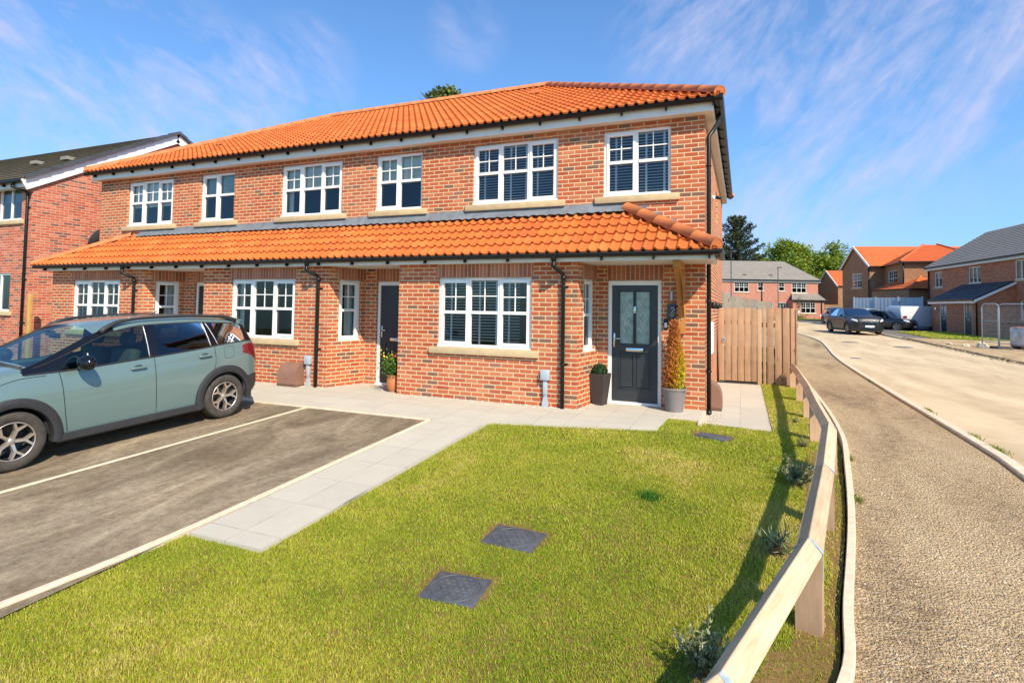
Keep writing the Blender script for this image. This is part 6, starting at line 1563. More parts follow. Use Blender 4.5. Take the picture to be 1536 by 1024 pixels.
a = PO - d1 * .1 + d2 * .25 + Vector((0, 0, 2.22)); b = PO + d1 * (s1 - s0 + .15) + d2 * .25 + Vector((0, 0, 2.22)); up2 = Vector((0, 0, 1.18)); 
roof_poly(RH, [[tuple(a), tuple(b), tuple(b - d2 * (pj + .25) + up2), tuple(a - d2 * (pj + .25) + up2)]], SLATED, 'porch_roof')
trim(RH, [(tuple(a - Vector((0, 0, .03))), tuple(b - Vector((0, 0, .03))))], BLACKP, 'gutter', .05, .1); trim(RH, [(tuple(a - d2 * .05 - Vector((0, 0, .16))), tuple(b - d2 * .05 - Vector((0, 0, .16)))), (tuple(b - Vector((0, 0, .12))), tuple(b - d2 * (pj + .25) + up2 - Vector((0, 0, .12))))], UPVC, 'bargeboard', .02, .15)
tubes(RH, [[tuple(b - d1 * .15 - Vector((0, 0, .05))), tuple(b - d1 * .15 - d2 * .2 - Vector((0, 0, .3))), tuple(b - d1 * .15 - d2 * .2 - Vector((0, 0, 2.3)))]], .05, BLACKP, 'downpipe')
mb = MB(Mp); mb.bbox(.62, .82, -.12, -.02, 1.55, 1.75, .03); mb.build('porch_lamp', CHROME, RH)

# ---- orange roofed houses
OG = empty('orange_roof_house', (12, 62, .9), 'brown brick house with an orange tiled roof, a hipped wing and a low extension', 'house')
V2 = lambda x, y: Vector((x, y, 0))
OL, OC = Vector((9.87, 68.9, .95)), Vector((11.37, 63.3, .95)); Gd = (OC - OL).normalized(); GL = (OC - OL).length; Gn = Vector((Gd.y, -Gd.x, 0)); Rd = -Gn; eh3 = 5.1
if Gn.x > 0: Gn = -Gn; Rd = -Gn
house_wall(OG, frameM(tuple(OL), Gd, Gn), GL, eh3, [(2.2, 3.1, 2.0, 1.45, 2, 'all')], mat=BRICKB, name='gable_wall', gable=(.5, 7.2))
house_wall(OG, frameM(tuple(OC), Rd, Gd), 14, eh3, [], mat=BRICKB, name='long_wall')
up3 = Vector((0, 0, 1)); e1_ = OC + Gd * .3 + Gn * .2 + up3 * (eh3 + .0); e3_ = OL - Gd * .3 + Gn * .2 + up3 * (eh3 + .0); r1_ = (OL + OC) / 2 + Gn * .2 + up3 * 7.35; r2_ = r1_ + Rd * 10.5
roof_poly(OG, [[tuple(e1_), tuple(e1_ + Rd * 12), tuple(r2_), tuple(r1_)]], CLAYF); roof_poly(OG, [[tuple(e3_ + Rd * 10), tuple(e3_), tuple(r1_), tuple(r2_)]], CLAYF, 'back_slope')
trim(OG, [(tuple(e3_ - up3 * .06), tuple(r1_ - up3 * .06)), (tuple(e1_ - up3 * .06), tuple(r1_ - up3 * .06))], UPVCD, 'bargeboard', .04, .2)
trim(OG, [(tuple(e1_ - up3 * .1), tuple(e1_ - up3 * .1 + Rd * 2))], BLACKP, 'gutter', .06, .12)
tubes(OG, [[tuple(OC + Gn * .1 + up3 * eh3), tuple(OC + Gn * .1)]], .06, BLACKP, 'downpipe')
W3 = Vector((12.9, 58.0, .95)); WL3 = Vector((12.62, 63.7, .95)); wd = (WL3 - W3); wd.z = 0; wlen = wd.length; wdn = wd.normalized()    # left side of the wing runs back to the long wall
wn_ = Vector((-wdn.y, wdn.x, 0)); wn_ = wn_ if wn_.x < 0 else -wn_; fr_ = -wn_
house_wall(OG, frameM(tuple(W3 + wdn * wlen), -wdn, wn_), wlen, eh3, [(1.4, 3.1, 2.7, 1.4, 2, 'all')], mat=BRICKB, name='wing_wall')
house_wall(OG, frameM(tuple(W3), fr_, -wdn), 7, eh3, [], mat=BRICKB, name='wing_front')
q0 = W3 + wn_ * .3 - wdn * .3 + up3 * (eh3 + .0); q1 = q0 + fr_ * 6.6; qb = q0 + wdn * (wlen + 3.5); ap = Vector((16.5, 66.3, 8.3)); ap2 = ap + fr_ * 1.1
roof_poly(OG, [[tuple(q0), tuple(q1), tuple(ap2), tuple(ap)], [tuple(qb), tuple(q0), tuple(ap)], [tuple(q1), tuple(q1 + wdn * 8), tuple(ap2)]], CLAYF, 'wing_roof')
mb = MB(); ridge_run(mb, q0 + up3 * .05, ap + up3 * .05, .11, 1.2); ridge_run(mb, q1 + up3 * .05, ap2 + up3 * .05, .11, 1.2); mb.build('hip_tiles', CLAYF, OG)
trim(OG, [(tuple(q0 - up3 * .06), tuple(q1 - up3 * .06)), (tuple(q0 - up3 * .06), tuple(q0 - up3 * .06 + wdn * wlen))], BLACKP, 'gutter', .06, .12)
tubes(OG, [[tuple(W3 - wdn * .1 + up3 * eh3), tuple(W3 - wdn * .1 + up3 * 3)]], .06, BLACKP, 'downpipe')
X0, X1, X2 = Vector((10.64, 58.46 - 3.2, .5)), Vector((12.43, 54.32 - 4.6, .5)), Vector((14.3, 55.0 - 4.2, .5)); ez3 = 3.02
X0, X1, X2 = Vector((10.95, 60.1, .6)), Vector((12.82, 55.9, .6)), Vector((14.3, 56.5, .6)); ez3 = 3.04
ud_ = (X1 - X0).normalized(); ue_ = (X2 - X1).normalized()
house_wall(OG, frameM(tuple(X0), ud_, Vector((ud_.y, -ud_.x, 0))), (X1 - X0).length, ez3, [], mat=BRICKB, name='extension_wall')
house_wall(OG, frameM(tuple(X1), ue_, Vector((ue_.y, -ue_.x, 0))), (X2 - X1).length + 2, ez3, [], mat=BRICKB, name='extension_front')
c0 = X0 + up3 * ez3; c1 = X1 + up3 * ez3 - ud_ * -.25; c2 = X2 + ue_ * 2 + up3 * ez3; tp = Vector((15.1, 59.8, 5.45)); tq = tp + ue_ * 2
roof_poly(OG, [[tuple(c0), tuple(c1), tuple(tp)], [tuple(c1), tuple(c2), tuple(tq), tuple(tp)]], CLAYF, 'extension_roof')
mb = MB(); ridge_run(mb, c1 + up3 * .05, tp + up3 * .05, .10, 1.0); mb.build('hip_tiles', CLAYF, OG)
trim(OG, [(tuple(c0 - up3 * .05), tuple(c1 - up3 * .05)), (tuple(c1 - up3 * .05), tuple(c2 - up3 * .05))], BLACKP, 'gutter', .05, .1)
SO = empty('small_orange_roof_house', (11.2, 91, .7), 'smallest brown gable house with an orange roof, between the trees and the big one', 'house')
O4, C4 = Vector((10.3, 95.0, .9)), Vector((11.93, 87.1, .9)); Gd4 = (C4 - O4).normalized(); GL4 = (C4 - O4).length; Gn4 = Vector((Gd4.y, -Gd4.x, 0)); Gn4 = Gn4 if Gn4.x < 0 else -Gn4; R4 = -Gn4
house_wall(SO, frameM(tuple(O4), Gd4, Gn4), GL4, 4.25, [], mat=BRICKB, name='gable_wall', gable=(.5, 6.4))
house_wall(SO, frameM(tuple(C4), R4, Gd4), 9, 4.25, [], mat=BRICKB, name='long_wall')
a = C4 + Gd4 * .25 + Gn4 * .15 + up3 * 4.2; c = (O4 + C4) / 2 + Gn4 * .15 + up3 * 6.55; e = O4 - Gd4 * .25 + Gn4 * .15 + up3 * 4.2
roof_poly(SO, [[tuple(a), tuple(a + R4 * 9), tuple(c + R4 * 9), tuple(c)]], CLAYF); roof_poly(SO, [[tuple(e + R4 * 9), tuple(e), tuple(c), tuple(c + R4 * 9)]], CLAYF, 'back_slope')
trim(SO, [(tuple(e - up3 * .06), tuple(c - up3 * .06)), (tuple(a - up3 * .06), tuple(c - up3 * .06))], UPVCD, 'bargeboard', .04, .2)

# ---- fences, lamps and street clutter
gf = empty('blue_grey_fence', (11.5, 57, .4), 'blue grey boarded garden fence behind the parked cars', 'fence')
fa, fb = Vector((8.95, 56.4, .40)), Vector((13.2, 53.6, .38)); L = (fb - fa).length; ud = (fb - fa).normalized(); Mx = frameM(tuple(fa), ud, (ud.y, -ud.x, 0))
mb = MB(Mx); n = int(L / .14)
for i in range(n): mb.box(i * .14, i * .14 + .128, -.012 * (i % 2), .02, 0, 2.45)
mb.build('panel', BLUEGREY, gf)
for k in range(4): mb = MB(Mx); mb.box(k * L / 3 - .06, k * L / 3 + .06, -.07, -.02, 0, 2.52); mb.build('post', BLUEGREY, gf)
tg = empty('tan_fence', (9.6, 82, .7), 'short tan timber fence beside the end of the far row', 'fence')
for k in range(9): mb = MB(); mb.box(9.15 + k * .28, 9.15 + k * .28 + .26, 81.9 + .02 * (k % 2), 81.94 + .02 * (k % 2), .5, 2.5); mb.build('board', FENCEW, tg)
def lamp(x, y, h, label, head=True):
    t = empty('street_lamp', (x, y, G(x, y) - .05), label, 'street lamp', 0, 'street lamps')
    mb = MB(); mb.tube([(0, 0, 0), (0, 0, 1.0), (0, 0, 1.02), (0, 0, h)], [.075, .075, .05, .042], 10); mb.build('column', plain('lamp_column', (.05, .055, .07), .5, metal=.3), t, local=True)
    if head: mb = MB(); mb.bbox(-.08, .42, -.09, .09, h - .02, h + .07, .03); mb.build('lantern', plain('lamp_head', (.10, .11, .12), .4, metal=.3), t, local=True)
lamp(-1.07, 58.9, 6.95, 'thin dark street lamp column rising beside the side wall, left of the two'); lamp(3.6, 68.5, 5.85, 'dark street lamp in front of the far row, with its lantern showing')
cn = empty('traffic_cone', (8.9, 79.3, G(0, 79.3)), 'orange and white traffic cone at the foot of the far row', 'cone')
mb = MB(); mb.lathe([(.22, 0), (.22, .03), (.15, .04), (.03, .8)], 16); mb.build('body', plain('cone_orange', (.8, .12, .03), .5), cn, local=True); mb = MB(); mb.lathe([(.125, .25), (.085, .45)], 16); mb.build('band', WHITE, cn, local=True)
patch('far_lawn', [(2.8, 72.5), (9.2, 69.0), (9.6, 77.0), (3.2, 79.5)], TURFF, .01); patch('far_drive', [(5.2, 68.5), (7.4, 60), (8.5, 52), (8.4, 45), (8.6, 38.4), (13.2, 38.4), (14.4, 50), (16, 66), (9.8, 82), (9.2, 69.0), (6, 70.5)], TARF, -.005, skirt=.2)
patch('verge', [(9.9, 46.0), (9.9, 38.6), (11.2, 38.2), (15.6, 38.5), (14.9, 43.3), (13.6, 43.4), (12.9, 47.0)], TURFF, .02, skirt=.1); patch('dirt_verge', [(9.0, 5), (8.9, 22), (8.75, 32), (8.7, 38.4), (11.0, 37.9), (16.5, 37.5), (18, 20), (14, 5)], DIRT, .012, skirt=.2)
RUBB = mat_leaf('rubble_stone', [(.26, .19, .12), (.40, .30, .19), (.50, .40, .27), (.33, .25, .17)], .95, 0)
r_ = np.random.default_rng(55); P = np.stack([r_.uniform(9.6, 13, 9000), r_.uniform(38.5, 50, 9000)], 1); P = P[in_poly(P, [(9.9, 46), (9.95, 38.7), (11.2, 38.4), (13, 38.5), (13.4, 43.3), (12.9, 47)])]
zfar = lambda x, y: np.maximum(0, y - 25) * .0135 + .02
v, f, rd = blades(P, zfar, .09, .03, 56, .8); tag(fast_mesh('verge_grass', v, f, GRASSM, rd), 'rough grass strip in front of the right hand house', 'grass', kind='stuff')
n = 1300; P = np.stack([8.2 + r_.random(n) ** 1.3 * 2.9, r_.uniform(20, 38.5, n)], 1)
tag(stones('rubble', P, lambda x, y: np.maximum(0, y - 25) * .0135 + .0, .012, .04, RUBB, 57), 'pale rubble and clods along the dirt verge', 'rubble', kind='stuff')
for i, (x, y, s) in enumerate(((10.0, 31.6, .22), (9.6, 32.2, .14), (10.6, 33.6, .18), (9.3, 33.4, .11))):
    mb = MB(); bm = bmesh.new(); bmesh.ops.create_icosphere(bm, subdivisions=2, radius=s)
    for v_ in bm.verts: v_.co *= 1 + random.uniform(-.22, .22); v_.co.z *= .6
    bmesh.ops.translate(bm, verts=bm.verts, vec=(x, y, G(x, y) + s * .3)); mb.bm(bm)
    tag(mb.build('boulder', KERB), ('largest pale stone at the foot of the mesh fence', 'smaller pale stone left of the largest one', 'flat pale stone behind the mesh fence foot', 'smallest pale stone on the road side of the verge')[i], 'stone', 'stones on the dirt verge')
# temporary mesh fence and packs of bricks
hf = empty('site_fence', (10.7, 30.6, .06), 'galvanised temporary mesh fence with round corners at the right edge', 'fence')
def heras(p, q, H_=2.0):
    p, q = Vector(p), Vector(q); u = (q - p).normalized(); L = (q - p).length; z = Vector((0, 0, 1)); c = .22
    pts = [p, p + z * (H_ - c)] + [p + u * c * (1 - math.cos(a)) + z * (H_ - c + c * math.sin(a)) for a in [R(k) for k in (20, 45, 70, 90)]] + [q - u * c + z * H_] + [q - u * c * (1 - math.sin(a)) + z * (H_ - c + c * math.cos(a)) for a in [R(k) for k in (20, 45, 70, 90)]] + [q]
    f = MB(); f.tube([tuple(x) for x in pts], .021, 8); f.tube([tuple(p + z * .25), tuple(q + z * .25)], .018, 6); f.tube([tuple(p + z * 1.2), tuple(q + z * 1.2)], .012, 6); fr = f.build('panel_frame', GALV, hf)
    m = MB(); n = int(L / .045)
    for i in range(1, n): a = p + u * (L * i / n); m.tube([tuple(a + z * .25), tuple(a + z * (H_ - .03 if c < L * i / n < L - c else H_ - .12))], .0022, 3, caps=False)
    for k in range(8): m.tube([tuple(p + z * (.4 + k * .22)), tuple(q + z * (.4 + k * .22))], .002, 3, caps=False)
    m.build('mesh', GALV, fr)
heras((10.25, 32.4, .10), (10.62, 31.6, .1)); heras((10.45, 31.2, .08), (12.9, 28.3, .06)); heras((12.9, 28.3, .06), (15.3, 25.4, .04))
mb = MB(); mb.bbox(10.2, 10.95, 31.2, 31.45, .06, .2, .04); mb.build('foot', plain('fence_foot', (.05, .05, .055), .8), hf)
WRAP = plain('shrink_wrap', (.42, .42, .43), .18, var=.6, nscale=3, spec=.8); STRAPY = plain('yellow_strap', (.62, .66, .10), .5); PINK = plain('pink_brick_pack', (.66, .25, .17), .8, var=.15, nscale=20)
for i, (x, y, rz_, lab) in enumerate(((12.0, 31.6, .4, 'wrapped pallet of pink bricks behind the mesh fence, the nearer one'), (13.6, 33.6, .35, 'wrapped pallet of bricks behind the mesh fence, the farther one'))):
    t = empty('brick_pallet', (x, y, G(x, y) + .02), lab, 'pallet', rz_, 'pallets of bricks by the mesh fence')
    for k in (-.5, 0, .5): mb = MB(); mb.box(-.75, .75, k - .05, k + .05, 0, .1); mb.build('pallet_bearer', FENCEW, t, local=True)
    mb = MB(); mb.bbox(-.78, .78, -.55, .55, .1, .95, .02); mb.build('bricks', PINK, t, local=True)
    mb = MB(); mb.bbox(-.80, .55, -.57, .57, .12, .93, .05); mb.build('wrap', WRAP, t, local=True)
    for k in (-.4, .3): mb = MB(); mb.box(k - .02, k + .02, -.585, .585, .10, .965); mb.build('strap', STRAPY, t, local=True)

for (x, y, lab) in ((5.17, 33.9, 'round iron cover in the dusty road, left of the other one'), (6.98, 31.5, 'round iron cover in the dusty road, right of the other one'), (3.85, 24.1, 'small iron stop tap cover in the road, nearest the kerb')):
    t = empty('road_cover', (x, y, G(x, y) - .075), lab, 'manhole cover', 0, 'iron covers in the road'); s_ = .16 if x < 4 else .34
    b = MB(); b.lathe([(s_, 0), (s_, .008), (s_ * .93, .010), (0, .010)], 28); b.build('lid', IRON, t, local=True); b = MB(); b.lathe([(s_ * 1.16, 0), (s_ * 1.16, .006), (s_ * 1.01, .006)], 28); b.build('frame', IRON, t, local=True)
# ------------------------------------------------------------------ trees
BARK = plain('bark', (.10, .075, .05), .9, var=.35, nscale=8, bmp=.5)
LEAFA = mat_leaf('leaf_spring', [(.07, .13, .012), (.16, .24, .02), (.28, .34, .03), (.40, .42, .05)], .5, .35)
LEAFB = mat_leaf('leaf_dull', [(.045, .075, .02), (.10, .14, .03), (.17, .20, .05), (.24, .26, .08)], .55, .3)
NEEDLE = mat_leaf('needle_dark', [(.012, .022, .012), (.028, .045, .02), (.06, .075, .03), (.10, .11, .045)], .6, .12)
def limb(b, p, d, L, r, r_, depth, tips):
    n = 5; pts = [p]; dd = d.copy()
    for i in range(n):
        dd = (dd + Vector((r_.normal(0, .13), r_.normal(0, .13), r_.normal(.03, .08)))).normalized(); pts.append(pts[-1] + dd * L / n)
    b.tube([tuple(x) for x in pts], [r * (1 - .55 * i / n) for i in range(n + 1)], 7, caps=False)
    if depth == 0: tips += pts[2:]; return
    for k in range(int(r_.integers(3, 5))):
        i = int(r_.integers(2, n + 1)); a = Vector((r_.normal(), r_.normal(), r_.normal(.25, .6))).normalized()
        limb(b, pts[i], (dd * .7 + a * .8).normalized(), L * r_.uniform(.55, .75), r * .5, r_, depth - 1, tips)
def tree(name, x, y, z, h, w, label, seed, mat=LEAFA, leaf=.30, n=15000, trunk=.3, group=None, cl=1.0, flat=.8, clump=9):
    r = np.random.default_rng(seed); t = empty(name, (x, y, z), label, 'tree', 0, group); b = MB(); tips = []
    th = h * trunk; b.tube([(0, 0, -.3), (r.normal(0, .1), 0, th * .5), (r.normal(0, .15), r.normal(0, .15), th)], [w * .045, w * .035, w * .03], 9)
    for k in range(6):
        a = k * 1.05 + r.uniform(-.4, .4); e = r.uniform(.5, 1.3); limb(b, Vector((0, 0, th * r.uniform(.75, 1))), Vector((math.cos(a) * math.cos(e), math.sin(a) * math.cos(e), math.sin(e))), (h - th) * .42, w * .02, r, 2, tips)
    T = np.array([tuple(p) for p in tips]); c = np.array([0, 0, th + (h - th) * .45]); q = T - c; sc = np.array([w / 2, w / 2, (h - th) * .55]); k = np.linalg.norm(q / sc, axis=1)
    s_ = np.minimum(1, 1.0 / np.maximum(k, 1e-6)); mx = np.percentile(k, 92); T = c + q / mx if mx > 1 else c + q * min(1.35, 1 / mx); k = np.linalg.norm((T - c) / sc, axis=1); T = T[k < 1.25]
    b.build('trunk', BARK, t, local=True)
    m = len(T); cs = r.choice(m, min(m, clump * 26), replace=False); C = T[cs]; idx = r.integers(0, len(C), n); rad = (w * .075 * cl * r.uniform(.6, 1.5, len(C)))[idx]
    d = r.normal(0, 1, (n, 3)); d /= np.linalg.norm(d, axis=1)[:, None]; P = C[idx] + d * (rad * r.random(n) ** .5)[:, None] * np.array([1, 1, flat * .7])
    cr = r.random(len(C)); rv = np.clip(.5 * cr[idx] + .5 * r.random(n), 0, 1)
    leaf_cloud('crown', P + np.array([x, y, z]), leaf, mat, t, seed, .7, .0, rv); return t
def conifer(name, x, y, z, h, w, label, seed, n=30000):
    r = np.random.default_rng(seed); t = empty(name, (x, y, z), label, 'tree'); b = MB(); b.tube([(0, 0, -.3), (0, 0, h * .5), (0, 0, h * .97)], [w * .045, w * .028, .04], 8); P = []; rv = []
    nb = 120
    for i in range(nb):
        k = (i + .5) / nb; zz_ = h * (.10 + .88 * k); a = i * 2.4 + r.uniform(-.4, .4); L = w / 2 * (1 - k) ** .72 * r.uniform(.55, 1.2) + .35; up_k = .30 + .75 * k
        d = np.array([math.cos(a), math.sin(a), up_k]); p0 = np.array([0, 0, zz_]); m = int(n / nb * (.35 + 1.3 * (1 - k))); s = r.random(m) ** .75; droop = -.25 * (1 - k) * s ** 2 * L
        q = p0 + d * (L * s)[:, None] + r.normal(0, 1, (m, 3)) * np.array([.10, .10, .07]) * (L * .55 * (1 - .75 * s) + .18)[:, None]; q[:, 2] += droop; P.append(q); rv.append(np.clip(.2 + .5 * s + r.normal(0, .2, m), 0, 1))
        e = p0 + d * L; e[2] += -.25 * (1 - k) * L; b.tube([tuple(p0), tuple(p0 + d * L * .5), tuple(e)], [.06 * (1 - k) + .02, .03, .012], 4, caps=False)
    b.build('trunk', BARK, t, local=True); leaf_cloud('crown', np.concatenate(P) + np.array([x, y, z]), .42, NEEDLE, t, seed, .35, .5, np.concatenate(rv)); return t
conifer('conifer_tree', -.9, 101.5, .9, 16.4, 12.5, 'tall dark conifer with ragged upswept branches behind the far row', 61)
tg_ = 'broadleaf trees behind the far row'
tree('broadleaf_tree', 12.0, 112, 1.0, 15.2, 20, 'widest yellow green tree behind the right end of the far row', 62, LEAFA, .42, 60000, .15, tg_, 1.15, .9, 14)
tree('broadleaf_tree', 3.8, 108, 1.0, 12.2, 9.5, 'rounded green tree between the conifer and the widest tree', 63, LEAFA, .38, 30000, .2, tg_, 1.2)
tree('broadleaf_tree', 14.2, 104, 1.0, 10.5, 11.5, 'lower green tree just left of the small orange roofed house', 64, LEAFA, .38, 34000, .1, tg_, 1.3)
tree('broadleaf_tree', -6.0, 92, .9, 9.5, 7, 'bright green tree mostly hidden behind the side wall', 65, LEAFA, .36, 9000, .25, tg_)
tree('broadleaf_tree', -1.2, 90, .9, 8.2, 5.5, 'small bright green tree in front of the conifer', 66, LEAFA, .34, 7000, .22, tg_)
tree('roof_top_tree', -20.4, 39, .2, 20.9, 7.2, 'round tree top showing over the ridge of the terrace', 67, LEAFB, .36, 14000, .72, None, 1.3, 1.0, 6)
tree('roof_top_tree_small', -24.8, 39.5, .2, 19.2, 5.0, 'sparse tree top just left of the round one over the ridge', 68, LEAFB, .30, 2500, .75, None, .8, 1.0, 3)
tree('left_tree', -25.0, 11.3, 0, 7.75, 3.3, 'tree whose branch reaches in at the left edge above the left house', 69, LEAFB, .14, 9000, .4)
tree('bush_over_roof', -39, 24, 0, 11.0, 5.5, 'small clump of foliage just showing over the left house roof ridge', 70, LEAFB, .3, 4000, .4)
# a far belt of woodland closing the view
def belt(name, pts, h, n, label, seed):
    r = np.random.default_rng(seed); P = []; 
    for i in range(n):
        k = r.random() * (len(pts) - 1); j = int(k); f = k - j; x = pts[j][0] * (1 - f) + pts[j + 1][0] * f; y = pts[j][1] * (1 - f) + pts[j + 1][1] * f
        m = 60; hh = h * (.65 + .35 * math.sin(x * .21 + 2 * math.sin(x * .07))) * r.uniform(.6, 1); c = np.array([x + r.normal(0, 3), y + r.normal(0, 5), hh * r.random() ** .5 + 1.0]); P.append(c + r.normal(0, 1, (m, 3)) * np.array([1.7, 1.7, 1.1]))
    P = np.concatenate(P); o = leaf_cloud(name, P, .9, LEAFB, None, seed, .7); tag(o, label, 'woodland', kind='stuff')
belt('woodland', [(-120, 150), (-60, 165), (0, 170), (60, 160), (120, 140), (170, 100)], 9, 1500, 'distant belt of woodland beyond the houses', 71)
# sapling in a white guard on the far lawn
t = empty('staked_sapling', (6.3, 76.8, G(0, 76.8)), 'young staked sapling with a white guard on the far lawn', 'sapling')
b = MB(); b.tube([(0, 0, 0), (0, 0, 1.0)], .07, 8); b.build('guard', WHITE, t, local=True); b = MB(); b.tube([(0, 0, 0), (.02, 0, 2.6)], .03, 6); b.build('stem', BARK, t, local=True)
q = rng.normal(0, 1, (260, 3)) * np.array([.22, .22, .45]) + np.array([6.32, 76.8, G(0, 76.8) + 1.9]); leaf_cloud('foliage', q, .16, BOXL, t, 72)
q = rng.normal(0, 1, (200, 3)) * np.array([.4, .3, .15]) + np.array([6.3, 76.4, G(0, 76.8) + .2]); leaf_cloud('low_growth', q, .2, FL, t, 73)
SUN_E = 5.0; SKY_S = .062; EXPO = .46; SKY_TINT = (1.25, 2.05, 2.7)
BLOBS = [((.083, .971, .225), 13.5, 0.1, 0.80), ((.135, .946, .295), 13.5, 0.1, 1.00), ((.189, .919, .347), 15.0, 0.1, 1.00), ((.251, .89, .38), 15.0, 0.1, 1.00), ((.301, .871, .387), 15.0, 0.1, 0.90), ((.065, .987, .145), 13.5, 0.1, 0.60),
    ((-.05, .891, .45), 10.5, 0.1, 1.00), ((-.003, .906, .423), 9.0, 0.1, 0.90), ((-.855, .401, .329), 12.0, 0.1, 0.90), ((-.861, .435, .264), 12.0, 0.1, 0.80), ((-.82, .465, .334), 12.0, 0.1, 0.90), ((-.809, .495, .316), 7.5, 0.1, 1.00),
    ((-.768, .531, .359), 6.0, 0.1, 1.00), ((-.748, .569, .342), 6.0, 0.1, 1.10), ((-.721, .616, .315), 7.5, 0.1, 1.00), ((-.842, .483, .241), 7.5, 0.1, 0.90), ((-.798, .546, .256), 10.5, 0.1, 0.90), ((-.415, .795, .443), 4.5, 0.1, 0.32), ((-.645, .673, .363), 6.0, 0.1, 0.60)]
# ------------------------------------------------------------------ camera, sun, sky
PX = [839.36952977, 423.60353684, R(22.44774553), R(2.47977116), R(0.83533518)]
def camera():
    cd = bpy.data.cameras.new('camera'); co = bpy.data.objects.new('camera', cd); col.objects.link(co)
    yaw, pi_, ro = PX[2:]
    f = Vector((-math.sin(yaw) * math.cos(pi_), math.cos(yaw) * math.cos(pi_), math.sin(pi_))); r = Vector((math.cos(yaw), math.sin(yaw), 0)); u = r.cross(f)
    c, s = math.cos(ro), math.sin(ro); r2 = c * r + s * u; u2 = -s * r + c * u
    co.matrix_world = Matrix(((r2.x, u2.x, -f.x, 0), (r2.y, u2.y, -f.y, 0), (r2.z, u2.z, -f.z, 1.64), (0, 0, 0, 1)))
    cd.sensor_width = 36; cd.lens = PX[0] / 1536 * 36; cd.shift_y = -(512 - PX[1]) / 1536
    cd.clip_start = .05; cd.clip_end = 3000; scene.camera = co
camera()
SD = Vector((1.0, -.90, 1.23)).normalized()
el = math.asin(SD.z); az = math.atan2(SD.x, SD.y)
sl_ = bpy.data.lights.new('sun', 'SUN'); so = bpy.data.objects.new('sun', sl_); col.objects.link(so)
sl_.energy = SUN_E; sl_.angle = R(.5); sl_.color = (1, .875, .69)
so.rotation_euler = SD.to_track_quat('Z', 'Y').to_euler(); so.location = (20, -20, 30)
w = bpy.data.worlds.new('World'); scene.world = w; w.use_nodes = True; nt = w.node_tree
bg = nt.nodes['Background']; bg.inputs['Strength'].default_value = SKY_S
sky = nd(nt, 'ShaderNodeTexSky', sky_type='NISHITA'); sky.sun_disc = False; sky.sun_elevation = el; sky.sun_rotation = az
sky.altitude = 0; sky.air_density = 1.0; sky.dust_density = .6; sky.ozone_density = 2.5
tc = nd(nt, 'ShaderNodeTexCoord'); D = tc.outputs['Generated']
sp = nd(nt, 'ShaderNodeSeparateXYZ'); lk(nt, D, sp.inputs[0])
front = nd(nt, 'ShaderNodeMapRange'); lk(nt, sp.outputs[1], front.inputs[0]); front.inputs[1].default_value = -.3; front.inputs[2].default_value = .4  # horizon glow and clouds fade out behind the camera, shaped to lower ambient fill
# clouds lie on a high plane: project the view direction onto it
dz = mth(nt, 'MAXIMUM', mth(nt, 'ADD', sp.outputs[2], .12), .02)
cx = mth(nt, 'DIVIDE', sp.outputs[0], dz); cy = mth(nt, 'DIVIDE', sp.outputs[1], dz)
cb = nd(nt, 'ShaderNodeCombineXYZ'); lk(nt, cx, cb.inputs[0]); lk(nt, cy, cb.inputs[1])
azm = mth(nt, 'ARCTAN2', sp.outputs[0], sp.outputs[1]); elv = mth(nt, 'ARCSINE', sp.outputs[2])
cs = nd(nt, 'ShaderNodeCombineXYZ'); lk(nt, azm, cs.inputs[0]); lk(nt, elv, cs.inputs[1])
def smap(rot, sx, sy, loc=(0, 0, 0)):
    q = nd(nt, 'ShaderNodeMapping'); q.vector_type = 'TEXTURE'; q.inputs['Rotation'].default_value = (0, 0, rot); q.inputs['Scale'].default_value = (sx, sy, 1); q.inputs['Location'].default_value = loc
    lk(nt, cs.outputs[0], q.inputs[0]); return q.outputs[0]
def wisps(rot, loc):
    u = noise(nt, smap(rot, .30, .115, loc), 1.0, 9, .62, 1.1); v = noise(nt, smap(rot + R(14), .11, .034, loc), 1.0, 8, .66, .7); t = noise(nt, smap(rot, .035, .028, loc), 1.0, 5, .6, .4)
    return mth(nt, 'ADD', mth(nt, 'ADD', mth(nt, 'MULTIPLY', u.outputs[0], .62), mth(nt, 'MULTIPLY', v.outputs[0], .22)), mth(nt, 'MULTIPLY', t.outputs[0], .16))
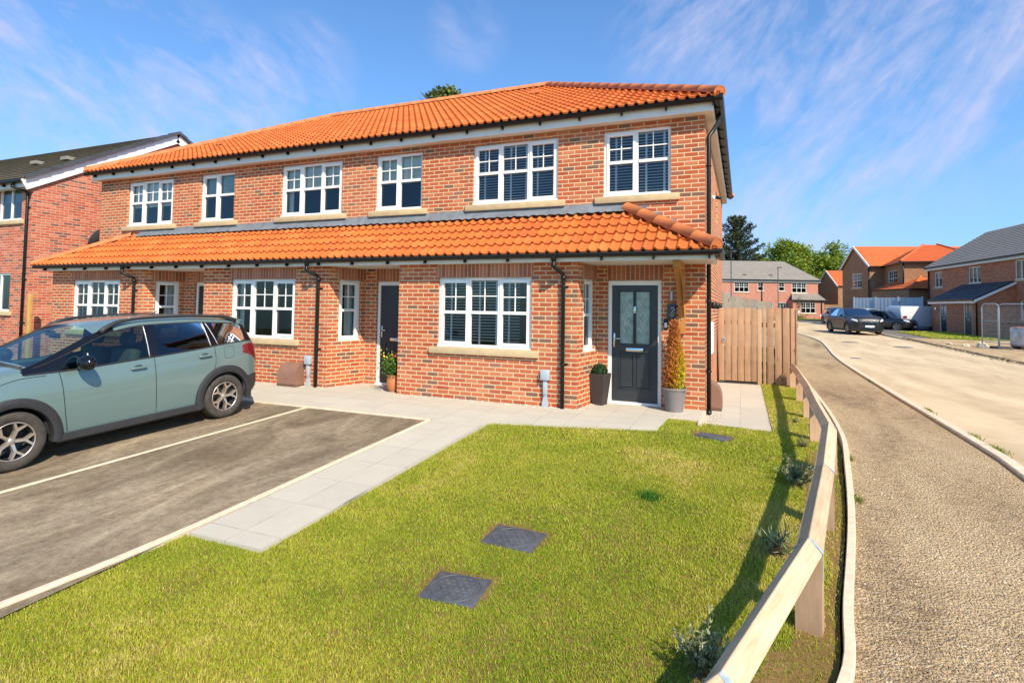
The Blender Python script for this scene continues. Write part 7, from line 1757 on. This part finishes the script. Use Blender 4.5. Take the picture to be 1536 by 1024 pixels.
side = nd(nt, 'ShaderNodeMapRange', interpolation_type='SMOOTHSTEP'); lk(nt, azm, side.inputs[0]); side.inputs[1].default_value = -.5; side.inputs[2].default_value = -.2
def blob(d, a0, a1):
    v = Vector(d).normalized(); q = nd(nt, 'ShaderNodeVectorMath', operation='DOT_PRODUCT'); lk(nt, D, q.inputs[0]); q.inputs[1].default_value = v
    nm = nd(nt, 'ShaderNodeMapRange', interpolation_type='SMOOTHSTEP'); lk(nt, q.outputs['Value'], nm.inputs[0])
    nm.inputs[1].default_value = math.cos(R(a0)); nm.inputs[2].default_value = math.cos(R(a1)); nm.inputs[3].default_value = 0; nm.inputs[4].default_value = 1
    return nm.outputs[0]
msk = None
for b_ in BLOBS:
    v = mth(nt, 'MULTIPLY', blob(*b_[:3]), b_[3]); msk = v if msk is None else mth(nt, 'MAXIMUM', msk, v)
wl, wr_ = wisps(R(-36), (.3, .2, 0)), wisps(R(38), (1.1, .7, 0))
wisp = mth(nt, 'ADD', mth(nt, 'MULTIPLY', wr_, side.outputs[0]), mth(nt, 'MULTIPLY', wl, mth(nt, 'SUBTRACT', 1., side.outputs[0])))
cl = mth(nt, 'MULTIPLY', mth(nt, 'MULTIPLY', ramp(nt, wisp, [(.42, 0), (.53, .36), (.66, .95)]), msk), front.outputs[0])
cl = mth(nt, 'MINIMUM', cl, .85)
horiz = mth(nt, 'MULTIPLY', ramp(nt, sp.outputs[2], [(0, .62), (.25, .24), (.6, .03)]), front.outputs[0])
tint = mix(nt, 1., sky.outputs[0], SKY_TINT, 'MULTIPLY')
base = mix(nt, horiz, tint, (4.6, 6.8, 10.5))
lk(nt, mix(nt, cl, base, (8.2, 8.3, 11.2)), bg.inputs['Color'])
scene.view_settings.view_transform = 'Standard'; scene.view_settings.look = 'None'; scene.view_settings.gamma = 1
scene.view_settings.exposure = EXPO
scene.cycles.max_bounces = 6; scene.cycles.diffuse_bounces = 3; scene.cycles.glossy_bounces = 3; scene.cycles.transmission_bounces = 4; scene.cycles.transparent_max_bounces = 12
